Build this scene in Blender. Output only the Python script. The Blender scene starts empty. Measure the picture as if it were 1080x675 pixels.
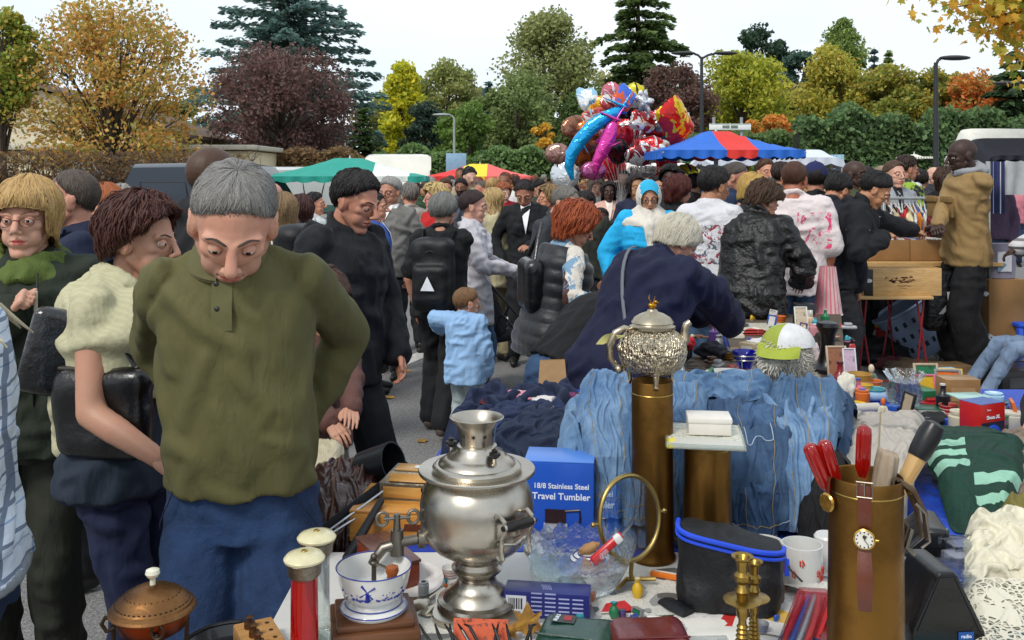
EXPO=0.6
import bpy,bmesh,math,random
import numpy as np
from mathutils import Vector,Matrix,Euler,noise
PI=math.pi
R=math.radians
rnd=random.Random(7)
H0,HOR,F=1.68,186.0,1000.0
SC=bpy.context.scene
COL=SC.collection
TMP=bpy.data.scenes.new('scratch')
def P(px,py,Y):return Vector(((px-540)*Y/F,Y,H0-(py-HOR)*Y/F))
def G(px,py,z=0.0):
 Y=(H0-z)*F/(py-HOR)
 return Vector(((px-540)*Y/F,Y,z))
def srgb(h):
 if isinstance(h,str):
  h=h.lstrip('#');c=[int(h[i:i+2],16)/255 for i in(0,2,4)]
  return tuple(((x/12.92)if x<=.04045 else((x+.055)/1.055)**2.4)for x in c)
 return tuple(h)
MATS={}
class NT:
 def __init__(s,name):
  s.m=bpy.data.materials.new(name);s.m.use_nodes=True
  s.t=s.m.node_tree;s.b=s.t.nodes['Principled BSDF'];s.out=s.t.nodes['Material Output']
 def n(s,typ,ins=None,**kw):
  nd=s.t.nodes.new('ShaderNode'+typ)
  for k,v in kw.items():setattr(nd,k,v)
  for k,v in(ins or{}).items():s.set(nd,k,v)
  return nd
 def set(s,nd,k,v):
  if isinstance(v,bpy.types.NodeSocket):s.t.links.new(v,nd.inputs[k])
  elif isinstance(v,tuple)and len(v)==3 and nd.inputs[k].type=='RGBA':nd.inputs[k].default_value=(*v,1)
  else:nd.inputs[k].default_value=v
 def coord(s,sc=(1,1,1),rot=(0,0,0),src='Object'):
  tc=s.n('TexCoord')
  return s.n('Mapping',{'Vector':tc.outputs[src],'Scale':sc,'Rotation':rot}).outputs[0]
 def noise(s,vec,scale,detail=4,rough=.55,dist=0):
  return s.n('TexNoise',{'Vector':vec,'Scale':scale,'Detail':detail,'Roughness':rough,'Distortion':dist}).outputs['Fac']
 def mix(s,f,a,b,bt='MIX'):
  nd=s.n('Mix',data_type='RGBA',blend_type=bt)
  for i,v in((0,f),(6,a),(7,b)):
   if isinstance(v,bpy.types.NodeSocket):s.t.links.new(v,nd.inputs[i])
   elif i==0:nd.inputs[0].default_value=v
   else:nd.inputs[i].default_value=(*v[:3],1)
  return nd.outputs[2]
 def math(s,op,a,b=0.,c=0.):
  nd=s.n('Math',operation=op)
  for i,v in enumerate((a,b,c)):
   if isinstance(v,bpy.types.NodeSocket):s.t.links.new(v,nd.inputs[i])
   else:nd.inputs[i].default_value=v
  return nd.outputs[0]
 def ramp(s,f,stops,interp='LINEAR'):
  nd=s.n('ValToRGB');cr=nd.color_ramp;cr.interpolation=interp
  while len(cr.elements)>1:cr.elements.remove(cr.elements[-1])
  for i,(p,c)in enumerate(stops):
   e=cr.elements[0]if i==0 else cr.elements.new(p)
   e.position=p;e.color=(*c[:3],1)if len(c)>=3 else(c[0],)*3+(1,)
  s.t.links.new(f,nd.inputs[0]);return nd.outputs[0]
 def bump(s,lst):
  prev=None
  for h,st,d in lst:
   nd=s.n('Bump',{'Height':h,'Strength':st,'Distance':d})
   if prev:s.t.links.new(prev,nd.inputs['Normal'])
   prev=nd.outputs[0]
  s.t.links.new(prev,s.b.inputs['Normal'])
 def fin(s,col=None,r=.6,met=0,tr=0,ior=1.45,coat=0,sheen=0,al=None,em=None,ems=1,sss=0):
  for k,v in(('Base Color',col),('Roughness',r),('Metallic',met),('Transmission Weight',tr),('IOR',ior),('Coat Weight',coat),('Sheen Weight',sheen),('Alpha',al),('Emission Color',em)):
   if v is not None:s.set(s.b,k,v)
  if em is not None:s.b.inputs['Emission Strength'].default_value=ems
  if sss:s.b.inputs['Subsurface Weight'].default_value=sss;s.b.inputs['Subsurface Scale'].default_value=.01
  return s.m
def M(col,r=.6,met=0,var=.12,vs=8,bumps=((60,.15,.002),),col2=None,name='paint',rv=.1,**kw):
 c=srgb(col);c2=srgb(col2)if col2 else tuple(min(1,x*(1+var))for x in c)
 key=(c,c2,r,met,var,vs,tuple(bumps),name,tuple(sorted(kw.items())))
 if key in MATS:return MATS[key]
 t=NT(name);v=t.coord()
 f=t.noise(v,vs,5,.6)
 f2=t.ramp(f,[(.3,(0,)),(.7,(1,))])
 cc=t.mix(f2,tuple(x*(1-var)for x in c)if not col2 else c,c2)
 if rv:rr=t.math('MULTIPLY_ADD',f,rv*2,r-rv)
 else:rr=r
 if bumps:t.bump([(t.noise(v,s_,5,.6),st,d)for s_,st,d in bumps])
 m=t.fin(cc,rr,met,**kw);MATS[key]=m;return m
def cloth(col,name='cloth',var=.14,r=.85,folds=.5,sheen=.0,col2=None):
 key=('cloth',srgb(col),name,var,r,folds,sheen,col2)
 if key in MATS:return MATS[key]
 c=srgb(col);t=NT(name);v=t.coord()
 st=t.coord((1.2,1.2,.45),(.5,.6,.3))
 f=t.noise(v,5,6,.6)
 a=tuple(x*(1-var)for x in c);b=srgb(col2)if col2 else tuple(min(1,x*(1+var))for x in c)
 cc=t.mix(t.ramp(f,[(.3,(0,)),(.7,(1,))]),a,b)
 w=t.noise(v,900,2)
 cc=t.mix(.18,cc,t.mix(w,tuple(x*.6 for x in c),tuple(min(1,x*1.5)for x in c)))
 rg_=t.n('TexNoise',{'Vector':st,'Scale':5.5,'Detail':2.5,'Roughness':.5,'Distortion':.7},noise_type='RIDGED_MULTIFRACTAL').outputs['Fac']
 t.bump([(rg_,min(1,folds*1.3),.05),(t.noise(st,26,3,.5,.5),folds*.8,.015),(w,.25,.001)])
 m=t.fin(cc,r,sheen=sheen);MATS[key]=m;return m
def denim(col='#33506e',fade='#7d9bb8',name='denim',fs=4):
 key=('denim',col,fade,fs)
 if key in MATS:return MATS[key]
 c=srgb(col);f=srgb(fade);t=NT(name);v=t.coord();st=t.coord((1,1,.6))
 n1=t.noise(v,fs,4,.55);n2=t.noise(st,40,4,.7);tw=t.n('TexWave',{'Vector':v,'Scale':260.,'Distortion':2.,'Detail':2.},bands_direction='DIAGONAL').outputs['Fac']
 k=t.ramp(t.math('ADD',t.math('MULTIPLY',n1,.7),t.math('MULTIPLY',t.noise(v,18,4,.7),.3)),[(.38,(0,)),(.66,(1,))])
 cc=t.mix(t.math('MULTIPLY',k,.75),c,f)
 cc=t.mix(t.math('MULTIPLY',n2,.55),cc,tuple(x*.55 for x in c))
 cc=t.mix(t.math('MULTIPLY',tw,.16),cc,tuple(min(1,x*1.5+.03)for x in f))
 rg_=t.n('TexNoise',{'Vector':st,'Scale':9.,'Detail':3.,'Roughness':.55,'Distortion':1.},noise_type='RIDGED_MULTIFRACTAL').outputs['Fac']
 t.bump([(rg_,.9,.03),(t.noise(v,34,4,.6),.6,.010),(tw,.2,.001)])
 m=t.fin(cc,.9);MATS[key]=m;return m
def skin(col,name='skin',blotch=.12):
 key=('skin',col)
 if key in MATS:return MATS[key]
 c=srgb(col);t=NT(name);v=t.coord()
 n1=t.noise(v,14,4,.6);n2=t.noise(v,120,4,.7)
 red=(min(1,c[0]*1.03),c[1]*.80,c[2]*.78)
 cc=t.mix(t.math('MULTIPLY',t.ramp(n1,[(.4,(0,)),(.72,(1,))]),.5),tuple(x*.93+.03*sum(c)/3 for x in c),red)
 cc=t.mix(t.math('MULTIPLY',n2,.18),cc,tuple(x*.6 for x in c))
 t.bump([(t.noise(v,30,3),.12,.004),(n2,.25,.002),(t.noise(v,500,2),.3,.0008)])
 m=t.fin(cc,t.math('MULTIPLY_ADD',n1,.2,.45),sss=.08);MATS[key]=m;return m
def hairm(col,col2=None,name='hair',r=.6):
 key=('hair',col,col2)
 if key in MATS:return MATS[key]
 c=srgb(col);c2=srgb(col2)if col2 else tuple(min(1,x*1.7+.003)for x in c)
 t=NT(name);g=t.n('NewGeometry').outputs['Random Per Island'];v=t.coord((1,1,.12))
 n=t.noise(v,260,4,.7);n2=t.noise(t.coord(),18,3)
 cc=t.mix(t.math('ADD',t.math('MULTIPLY',n,.5),t.math('MULTIPLY',g,.4)),tuple(x*.75 for x in c),c2)
 cc=t.mix(t.math('MULTIPLY',n2,.35),cc,tuple(x*.5 for x in c))
 t.bump([(n,.6,.003),(t.noise(t.coord(),45,3),.4,.006)])
 m=t.fin(cc,r);MATS[key]=m;return m
def metal(col,r=.25,name='metal',dirt='#3a3026',da=.35,vs=14,bumps=((30,.12,.002),(300,.05,.0005))):
 key=('metal',col,r,dirt,da,vs,bumps)
 if key in MATS:return MATS[key]
 c=srgb(col);d=srgb(dirt);t=NT(name);v=t.coord()
 n=t.noise(v,vs,6,.65);n2=t.noise(v,vs*5,5,.7)
 k=t.math('MULTIPLY',t.ramp(n,[(.42,(0,)),(.7,(1,))]),da)
 cc=t.mix(k,t.mix(n2,tuple(x*.85 for x in c),c),d)
 t.bump([(t.noise(v,s_,4),st,dd)for s_,st,dd in bumps])
 m=t.fin(cc,t.math('ADD',t.math('MULTIPLY',n2,.16),t.math('MULTIPLY_ADD',k,.3,r-.05)),1.0);MATS[key]=m;return m
def glass(col='#f4fbfa',r=.03,name='glass',bumps=None,ior=1.5):
 key=('glass',col,r,bumps)
 if key in MATS:return MATS[key]
 t=NT(name);v=t.coord()
 if bumps:t.bump([(t.noise(v,s_,3),st,dd)for s_,st,dd in bumps])
 t.fin(srgb(col),r,0,1.0,ior)
 tb=t.n('BsdfTransparent',{'Color':srgb(col)});mx=t.n('MixShader',{0:.25 if name=='crystal' else .5})
 t.t.links.new(t.b.outputs[0],mx.inputs[1]);t.t.links.new(tb.outputs[0],mx.inputs[2]);t.t.links.new(mx.outputs[0],t.out.inputs[0])
 MATS[key]=t.m;return t.m
def wood(col,col2,name='wood',sc=(1,8,8),r=.45,g=6):
 key=('wood',col,col2,sc,r,g)
 if key in MATS:return MATS[key]
 t=NT(name);v=t.coord(sc)
 n=t.noise(v,g,5,.6,1.2);n2=t.noise(v,g*7,4,.7)
 f=t.math('ADD',t.math('MULTIPLY',t.ramp(n,[(.35,(0,)),(.65,(1,))]),.7),t.math('MULTIPLY',n2,.3))
 t.bump([(n2,.15,.002)])
 m=t.fin(t.mix(f,srgb(col),srgb(col2)),t.math('MULTIPLY_ADD',n2,.2,r-.1));MATS[key]=m;return m
def printed(base,inks,sc=30,name='printed_paper',r=.5,stripes=True):
 """paper with small blocks of print in rows (procedural)"""
 key=('printed',base,tuple(inks),sc,stripes)
 if key in MATS:return MATS[key]
 t=NT(name);v=t.coord()
 cells=t.n('TexVoronoi',{'Vector':v,'Scale':sc*.25,'Randomness':.6},distance='CHEBYCHEV',feature='F1')
 stops=[(i/len(inks),srgb(c))for i,c in enumerate(inks)]
 pic=t.ramp(t.n('SeparateColor',{0:cells.outputs['Color']}).outputs[0],stops,'CONSTANT')
 rows=t.n('TexBrick',{'Vector':v,'Color1':(.9,.9,.9),'Color2':(.15,.15,.15),'Mortar':(1.,1.,1.),'Scale':float(sc*1.4),'Mortar Size':.035,'Bias':-.2,'Brick Width':.35,'Row Height':.16})
 tx=t.mix(t.math('GREATER_THAN',t.noise(v,sc*6,2),.5),srgb(base),t.mix(1.0,srgb(base),rows.outputs[0],'MULTIPLY'))
 cc=t.mix(t.math('GREATER_THAN',t.noise(v,sc*.22,1),.53),tx,pic)
 t.bump([(t.noise(v,12,3),.4,.01)])
 m=t.fin(cc,r);MATS[key]=m;return m
class MB:
 def __init__(s):s.v=[];s.f=[];s.m=[]
 def add(s,vs,fs,mi=0,mat=None):
  o=len(s.v)
  if mat is not None:vs=[mat@Vector(v)for v in vs]
  s.v.extend(tuple(v)for v in vs);s.f.extend(tuple(i+o for i in f)for f in fs)
  s.m.extend([mi]*len(fs)if isinstance(mi,int)else mi);return s
 def box(s,c,d,rz=0,bev=.003,mi=0,rot=None,seg=2):
  bm=bmesh.new();bmesh.ops.create_cube(bm,size=1)
  for v in bm.verts:v.co=Vector((v.co.x*d[0],v.co.y*d[1],v.co.z*d[2]))
  bev=min(bev,min(d)*.45)
  if bev>0:bmesh.ops.bevel(bm,geom=bm.edges[:],offset=bev,segments=seg,profile=.5,affect='EDGES')
  m=Matrix.Translation(c)@(Euler(rot).to_matrix().to_4x4()if rot else Matrix.Rotation(rz,4,'Z'))
  bm.verts.ensure_lookup_table()
  s.add([v.co.copy()for v in bm.verts],[[v.index for v in f.verts]for f in bm.faces],mi,m);bm.free();return s
 def lathe(s,prof,n=32,mi=0,mat=None,cap=True,mfun=None,sx=1,sy=1):
  vs,fs,ms=[],[],[]
  for r_,z in prof:
   for i in range(n):
    a=2*PI*i/n;vs.append((r_*math.cos(a)*sx,r_*math.sin(a)*sy,z))
  k=len(prof)
  for j in range(k-1):
   for i in range(n):
    fs.append((j*n+i,j*n+(i+1)%n,(j+1)*n+(i+1)%n,(j+1)*n+i))
    ms.append(mfun(j,i)if mfun else mi)
  if cap:
   for j,rev in((0,True),(k-1,False)):
    if prof[j][0]>1e-5:
     f=[j*n+i for i in range(n)];fs.append(f[::-1]if rev else f);ms.append(mi)
  return s.add(vs,fs,ms,mat)
 def tube(s,pts,r,n=8,mi=0,cap=True,ratio=1,closed=False,up=None):
  pts=[Vector(p)for p in pts];k=len(pts)
  rs=r if isinstance(r,(list,tuple))else[r]*k
  vs,fs=[],[];prevx=None
  for j,p in enumerate(pts):
   if closed:d=pts[(j+1)%k]-pts[j-1]
   else:d=pts[min(j+1,k-1)]-pts[max(j-1,0)]
   d=d.normalized()if d.length>1e-9 else Vector((0,0,1))
   if prevx is None:
    u=Vector(up)if up else(Vector((0,0,1))if abs(d.z)<.9 else Vector((1,0,0)))
    x=u.cross(d);x=x.normalized()if x.length>1e-6 else Vector((1,0,0))
   else:
    x=prevx-d*prevx.dot(d);x.normalize()
   prevx=x;y=d.cross(x)
   for i in range(n):
    a=2*PI*i/n;vs.append(p+x*(math.cos(a)*rs[j])+y*(math.sin(a)*rs[j]*ratio))
  for j in range(k if closed else k-1):
   for i in range(n):
    a,b=j*n,((j+1)%k)*n
    fs.append((a+i,a+(i+1)%n,b+(i+1)%n,b+i))
  if cap and not closed:fs.append([i for i in range(n)][::-1]);fs.append([(k-1)*n+i for i in range(n)])
  return s.add(vs,fs,mi)
 def cap(s,a,b,ra,rb,n=12,mi=0,ratio=1.,up=None):
  """capsule between two points"""
  a,b=Vector(a),Vector(b);d=(b-a);L=d.length;d=d/L if L>1e-9 else Vector((0,0,1))
  pts,rs=[],[]
  for i in range(5):
   t=PI/2*i/4.0;pts.append(a-d*ra*math.cos(t));rs.append(max(ra*math.sin(t),ra*.04))
  for i in range(1,4):pts.append(a.lerp(b,i/4));rs.append(ra+(rb-ra)*i/4)
  for i in range(5):
   t=PI/2*i/4.0;pts.append(b+d*rb*math.sin(t));rs.append(max(rb*math.cos(t),rb*.04))
  return s.tube(pts,rs,n,mi,True,ratio,up=up)
 def ell(s,c,r,n=16,m=10,mi=0,mat=None,fn=None):
  vs=[(0,0,-1)];fs=[]
  for j in range(1,m):
   t=-PI/2+PI*j/m
   for i in range(n):a=2*PI*i/n;vs.append((math.cos(t)*math.cos(a),math.cos(t)*math.sin(a),math.sin(t)))
  vs.append((0,0,1));T=len(vs)-1
  for i in range(n):
   fs.append((0,1+(i+1)%n,1+i));fs.append((T,1+(m-2)*n+i,1+(m-2)*n+(i+1)%n))
  for j in range(m-2):
   for i in range(n):a=1+j*n;fs.append((a+i,a+(i+1)%n,a+n+(i+1)%n,a+n+i))
  r=r if isinstance(r,(tuple,list))else(r,r,r)
  vv=[Vector((v[0]*r[0],v[1]*r[1],v[2]*r[2]))*(fn(Vector(v))if fn else 1)for v in vs]
  mm=Matrix.Translation(c)@(mat if mat else Matrix.Identity(4))
  return s.add(vv,fs,mi,mm)
 def sheet(s,fn,nu,nv,mi=0,closed_u=False,mfun=None):
  """grid of fn(u,v) 0..1"""
  vs,fs,ms=[],[],[]
  for j in range(nv+1):
   for i in range(nu+(0 if closed_u else 1)):vs.append(fn(i/nu,j/nv))
  w=nu if closed_u else nu+1
  for j in range(nv):
   for i in range(nu):
    i2=(i+1)%w if closed_u else i+1
    fs.append((j*w+i,j*w+i2,(j+1)*w+i2,(j+1)*w+i));ms.append(mfun(i/nu,j/nv)if mfun else mi)
  return s.add(vs,fs,ms)
 def prism(s,poly,h,mi=0,mat=None,z0=0):
  n=len(poly);vs=[(x,y,z0)for x,y in poly]+[(x,y,z0+h)for x,y in poly]
  fs=[list(range(n))[::-1],[n+i for i in range(n)]]+[(i,(i+1)%n,n+(i+1)%n,n+i)for i in range(n)]
  return s.add(vs,fs,mi,mat)
 def join(s,o,mi=None):
  k=len(s.v);s.v.extend(o.v);s.f.extend(tuple(i+k for i in f)for f in o.f);s.m.extend(o.m if mi is None else[mi]*len(o.f));return s
 def xf(s,mat):
  s.v=[tuple(mat@Vector(v))for v in s.v];return s
 def mesh(s,name,mats,smooth=True,ang=40):
  me=bpy.data.meshes.new(name);me.from_pydata([tuple(v)for v in s.v],[],[tuple(f)for f in s.f])
  for m in(mats if isinstance(mats,(list,tuple))else[mats]):me.materials.append(m)
  if len(me.materials)>1:me.polygons.foreach_set('material_index',s.m)
  if smooth:
   me.polygons.foreach_set('use_smooth',[True]*len(me.polygons))
   if ang<180:me.set_sharp_from_angle(angle=R(ang))
  me.update();return me
def link(o,parent=None):
 COL.objects.link(o)
 if parent is not None:o.parent=parent
 return o
def tag(o,label=None,cat=None,group=None,kind=None):
 if label:o['label']=label
 if cat:o['category']=cat
 if group:o['group']=group
 if kind:o['kind']=kind
 return o
def thing(name,label,cat,loc=(0,0,0),rz=0,group=None,rot=None,sc=None):
 o=bpy.data.objects.new(name,None);o.empty_display_size=.05;link(o)
 o.location=loc;o.rotation_euler=rot if rot else(0,0,rz)
 if sc:o.scale=(sc,)*3 if not isinstance(sc,tuple)else sc
 return tag(o,label,cat,group)
def part(par,name,mb,mats,smooth=True,ang=40,label=None):
 o=link(bpy.data.objects.new(name,mb.mesh(name,mats,smooth,ang)),par)
 if label:o['label']=label
 return o
def solo(name,mb,mats,label,cat,loc=(0,0,0),rz=0,group=None,rot=None,smooth=True,ang=40,sc=None):
 o=link(bpy.data.objects.new(name,mb.mesh(name,mats,smooth,ang)))
 o.location=loc;o.rotation_euler=rot if rot else(0,0,rz)
 if sc:o.scale=(sc,)*3 if not isinstance(sc,tuple)else sc
 return tag(o,label,cat,group)
def struct(name,mb,mats,smooth=False,loc=(0,0,0)):
 o=link(bpy.data.objects.new(name,mb.mesh(name,mats,smooth)));o.location=loc;o['kind']='structure';return o
def dup(o,loc=None,rz=None,label=None,parent=None,rot=None,sc=None,cat=None,group=None,mats=None):
 c=o.copy();COL.objects.link(c);c.parent=parent
 if loc is not None:c.location=loc
 if rz is not None:c.rotation_euler=(0,0,rz)
 if rot is not None:c.rotation_euler=rot
 if sc is not None:c.scale=(sc,)*3 if not isinstance(sc,tuple)else sc
 if label:c['label']=label
 if cat:c['category']=cat
 if group:c['group']=group
 for ch in list(o.children):dup(ch,parent=c)
 return c
def evalmesh(vs,fs,mods):
 me=bpy.data.meshes.new('t');me.from_pydata([tuple(v)for v in vs],[],[tuple(f)for f in fs])
 o=bpy.data.objects.new('t',me);TMP.collection.objects.link(o)
 for typ,kw in mods:
  m=o.modifiers.new('m',typ)
  for k,v in kw.items():setattr(m,k,v)
 vl=TMP.view_layers[0];vl.update();dg=vl.depsgraph
 ev=o.evaluated_get(dg);m2=ev.to_mesh()
 n=len(m2.vertices);V=np.empty(n*3,np.float32);m2.vertices.foreach_get('co',V)
 Fs=[tuple(p.vertices)for p in m2.polygons]
 ev.to_mesh_clear();bpy.data.objects.remove(o);bpy.data.meshes.remove(me)
 return V.reshape(-1,3).astype(float),Fs
def remesh(mb,vox,smooth=4,fac=.5):
 return evalmesh(mb.v,mb.f,[('REMESH',dict(mode='VOXEL',voxel_size=vox)),('SMOOTH',dict(factor=fac,iterations=smooth))])
def from_np(V,Fs,mi=0):
 b=MB();b.v=[tuple(v)for v in V];b.f=list(Fs);b.m=[mi]*len(Fs)if isinstance(mi,int)else list(mi);return b
def vnormals(V,Fs):
 Q=np.array([f if len(f)==4 else(*f,f[-1])for f in Fs]);N=np.zeros_like(V)
 fn=np.cross(V[Q[:,2]]-V[Q[:,0]],V[Q[:,3]]-V[Q[:,1]])
 for k in range(4):np.add.at(N,Q[:,k],fn)
 l=np.linalg.norm(N,axis=1,keepdims=True);l[l==0]=1;return N/l
def np_mesh(name,V,quads,mats,mi=None,smooth=False):
 me=bpy.data.meshes.new(name);V=np.asarray(V,np.float32);quads=np.asarray(quads,np.int32);k=quads.shape[1]
 me.vertices.add(len(V));me.vertices.foreach_set('co',V.ravel())
 me.loops.add(quads.size);me.loops.foreach_set('vertex_index',quads.ravel())
 me.polygons.add(len(quads));me.polygons.foreach_set('loop_start',np.arange(0,quads.size,k,dtype=np.int32))
 for m in mats:me.materials.append(m)
 if mi is not None:me.polygons.foreach_set('material_index',np.asarray(mi,np.int32))
 if smooth:me.polygons.foreach_set('use_smooth',np.ones(len(quads),bool))
 me.update(calc_edges=True);return me
FONTS={}
def text_mb(s,size,ext=.001,bold=0.0,shear=0.0):
 c=bpy.data.curves.new('lettering','FONT');c.body=s;c.size=size;c.extrude=ext;c.offset=bold;c.shear=shear
 c.align_x='CENTER';c.align_y='CENTER';c.resolution_u=3
 o=bpy.data.objects.new('lettering',c);TMP.collection.objects.link(o)
 vl=TMP.view_layers[0];vl.update();ev=o.evaluated_get(vl.depsgraph);me=ev.to_mesh()
 b=MB();b.v=[tuple(v.co)for v in me.vertices];b.f=[tuple(p.vertices)for p in me.polygons];b.m=[0]*len(b.f)
 ev.to_mesh_clear();bpy.data.objects.remove(o);bpy.data.curves.remove(c);return b
def text(par,s,size,loc,rot,m,ext=.0006,bold=0.,name='lettering',shear=0.):
 b=text_mb(s,size,ext,bold,shear);b.xf(Matrix.Translation(loc)@Euler(rot).to_matrix().to_4x4())
 return part(par,name,b,m,False)
FR=(PI/2,0,0)
def crumple(seed,eu,ev,n=64,steps=170):
 """wrinkles: a sheet too large for its frame, settled with simple cloth constraints; offsets in cells"""
 g=np.random.default_rng(seed);I,J=np.meshgrid(np.arange(n),np.arange(n),indexing='ij');X=np.stack([I,J,np.zeros((n,n))],2).astype(float)
 ph=g.uniform(0,6.28,14);k=g.normal(size=(14,2))*np.array([.42,.42*(ev-1)/max(.02,eu-1)]).clip(0,.42);X[...,2]=1.2+sum(np.sin(a*I+b_*J+p_)for(a,b_),p_ in zip(k,ph))*.28
 base=X.copy();vel=np.zeros_like(X);edge=np.minimum(np.minimum(I,n-1-I),np.minimum(J,n-1-J))
 var=1+.5*(np.sin(I*.13+ph[0])*np.sin(J*.11+ph[1]));lu=1+(eu-1)*var;lv=1+(ev-1)*var
 def con(P_,di,dj,L,w_,off,step):
  a=(slice(off[0],n-di,step[0]),slice(max(0,-dj)+off[1],n-max(0,dj),step[1]));b_=(slice(off[0]+di,n,step[0]),slice(max(0,-dj)+off[1]+dj,n+min(0,dj)if dj<0 else n,step[1]))
  A,B=P_[a],P_[b_];m=(min(A.shape[0],B.shape[0]),min(A.shape[1],B.shape[1]));A,B=A[:m[0],:m[1]],B[:m[0],:m[1]];D=B-A;l=np.linalg.norm(D,axis=2,keepdims=True)+1e-9;c=D*((l-L[a][:m[0],:m[1],None])/l*.5*w_);A+=c;B-=c
 ld=np.sqrt(lu**2+lv**2);pin=edge==0
 for st_ in range(steps):
  Q=X.copy();vel[...,2]-=.010;X=X+vel
  for it in range(4):
   for o in(0,1):con(X,1,0,lu,.9,(o,0),(2,1));con(X,0,1,lv,.9,(0,o),(1,2))
   for o in(0,1):con(X,1,1,ld,.35,(o,0),(2,1));con(X,1,-1,ld,.35,(o,0),(2,1))
   for o in range(3):con(X,3,0,lu*2.9,.16,(o,0),(6,1));con(X,3,0,lu*2.9,.16,(o+3,0),(6,1));con(X,0,3,lv*2.9,.16,(0,o),(1,6));con(X,0,3,lv*2.9,.16,(0,o+3),(1,6))
   X[...,2]=np.maximum(X[...,2],0);X[pin]=base[pin];
  vel=(X-Q)*.88
 return X-np.stack([I,J,np.zeros((n,n))],2)
CR=[crumple(1,1.20,1.10),crumple(2,1.12,1.16),crumple(3,1.26,1.14),crumple(4,1.10,1.22)]
HF=[(f[...,2]-f[...,2][6:-6,6:-6].mean())/(f[...,2][6:-6,6:-6].std()+1e-9)for f in CR]
def foldh(a,b_,k):
 """height of the settled wrinkles, mirrored across space"""
 h=HF[k][5:-5,5:-5];n=h.shape[0]-1;x,y=np.abs((a%2)-1)*n,np.abs((b_%2)-1)*n;i,j=np.minimum(x.astype(int),n-1),np.minimum(y.astype(int),n-1);fx,fy=x-i,y-j
 return((h[i,j]*(1-fx)+h[i+1,j]*fx)*(1-fy)+(h[i,j+1]*(1-fx)+h[i+1,j+1]*fx)*fy).clip(-2.2,2.2)
cam=bpy.data.cameras.new('camera');co=link(bpy.data.objects.new('camera',cam))
cam.sensor_width=36;cam.lens=36*F/1080;cam.shift_y=-(337.5-HOR)/1080
cam.clip_start=.05;cam.clip_end=2000
co.location=(0,0,H0);co.rotation_euler=(PI/2,0,0);SC.camera=co
SC.view_settings.view_transform='Standard';SC.view_settings.look='None';SC.view_settings.gamma=1;SC.view_settings.exposure=EXPO
w=bpy.data.worlds.new('World');SC.world=w;w.use_nodes=True
nt=w.node_tree;bg=nt.nodes['Background']
sky=nt.nodes.new('ShaderNodeTexSky');sky.sky_type='NISHITA';sky.sun_disc=False
SUN_EL,SUN_AZ=R(48),R(215)
sky.sun_elevation=SUN_EL;sky.sun_rotation=SUN_AZ;sky.air_density=1.2;sky.dust_density=3;sky.ozone_density=1
tc=nt.nodes.new('ShaderNodeTexCoord');nz=nt.nodes.new('ShaderNodeTexNoise');nz.inputs['Scale'].default_value=1.6;nz.inputs['Detail'].default_value=5
mp=nt.nodes.new('ShaderNodeMapping');mp.inputs['Scale'].default_value=(1,1,2.5)
nt.links.new(tc.outputs['Generated'],mp.inputs[0]);nt.links.new(mp.outputs[0],nz.inputs['Vector'])
cr=nt.nodes.new('ShaderNodeValToRGB');cr.color_ramp.elements[0].position=.3;cr.color_ramp.elements[1].position=.7
cr.color_ramp.elements[0].color=(5.3,6.3,7.3,1);cr.color_ramp.elements[1].color=(7.4,7.7,8.0,1)
nt.links.new(nz.outputs['Fac'],cr.inputs[0])
mx=nt.nodes.new('ShaderNodeMix');mx.data_type='RGBA';mx.inputs[0].default_value=.88
nt.links.new(sky.outputs[0],mx.inputs[6]);nt.links.new(cr.outputs[0],mx.inputs[7]);nt.links.new(mx.outputs[2],bg.inputs[0])
bg.inputs[1].default_value=.1
sl=bpy.data.lights.new('sun','SUN');sl.energy=1.5;sl.angle=R(14);sl.color=(1,.96,.9)
so=link(bpy.data.objects.new('sun',sl));so.location=(0,0,30)
d=Vector((math.sin(SUN_AZ)*math.cos(SUN_EL),math.cos(SUN_AZ)*math.cos(SUN_EL),math.sin(SUN_EL)))
so.rotation_euler=d.to_track_quat('Z','Y').to_euler()
def asphalt():
 t=NT('asphalt');v=t.coord()
 n1=t.noise(v,.35,4);n2=t.noise(v,60,3,.8);vor=t.n('TexVoronoi',{'Vector':v,'Scale':110.}).outputs['Distance']
 c=t.mix(t.ramp(n1,[(.35,(0,)),(.7,(1,))]),(.155,.151,.148),(.225,.219,.212))
 c=t.mix(t.ramp(n2,[(.45,(0,)),(.75,(1,))]),c,(.42,.41,.39))
 c=t.mix(t.math('MULTIPLY',vor,.5),c,(.03,.03,.03))
 t.bump([(vor,.6,.006),(n2,.3,.004)])
 return t.fin(c,.85)
b=MB();b.add([(-300,-60,0),(300,-60,0),(300,500,0),(-300,500,0)],[(0,1,2,3)]);struct('ground',b,asphalt())
LN=Vector((.40,.917,0));LS=Vector((-.917*-1,.40*-1,0))
def linestrip(a,e,w):
 a,e=Vector(a),Vector(e);s_=(e-a).normalized().cross(Vector((0,0,1)))*(w/2)
 return[a-s_,a+s_,e+s_,e-s_]
paint=M('#d8d6d0',.7,var=.25,vs=30,col2='#a5a29c',bumps=((80,.4,.004),),name='road_paint')
b=MB();A0=G(404,391);dirv=(G(441,376)-A0).normalized()
for k in range(-3,9):
 o=A0+dirv*(k*3.2-1.2)
 q=linestrip(o,o+dirv*2.4,.17);b.add([(p.x,p.y,.004)for p in q],[(0,1,2,3)])
struct('road_marking',b,paint)
b=MB();b.box((0,33.5,.06),(120,.3,.12),bev=.02);struct('kerb',b,M('#8d8a84',.8,name='concrete'))
b=MB();b.box((0,60,.055),(160,52.6,.1),bev=0)
struct('verge',b,M('#3d4a20',.95,var=.4,vs=2,col2='#5b5a2c',bumps=((8,.8,.1),),name='verge_grass'))
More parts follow.
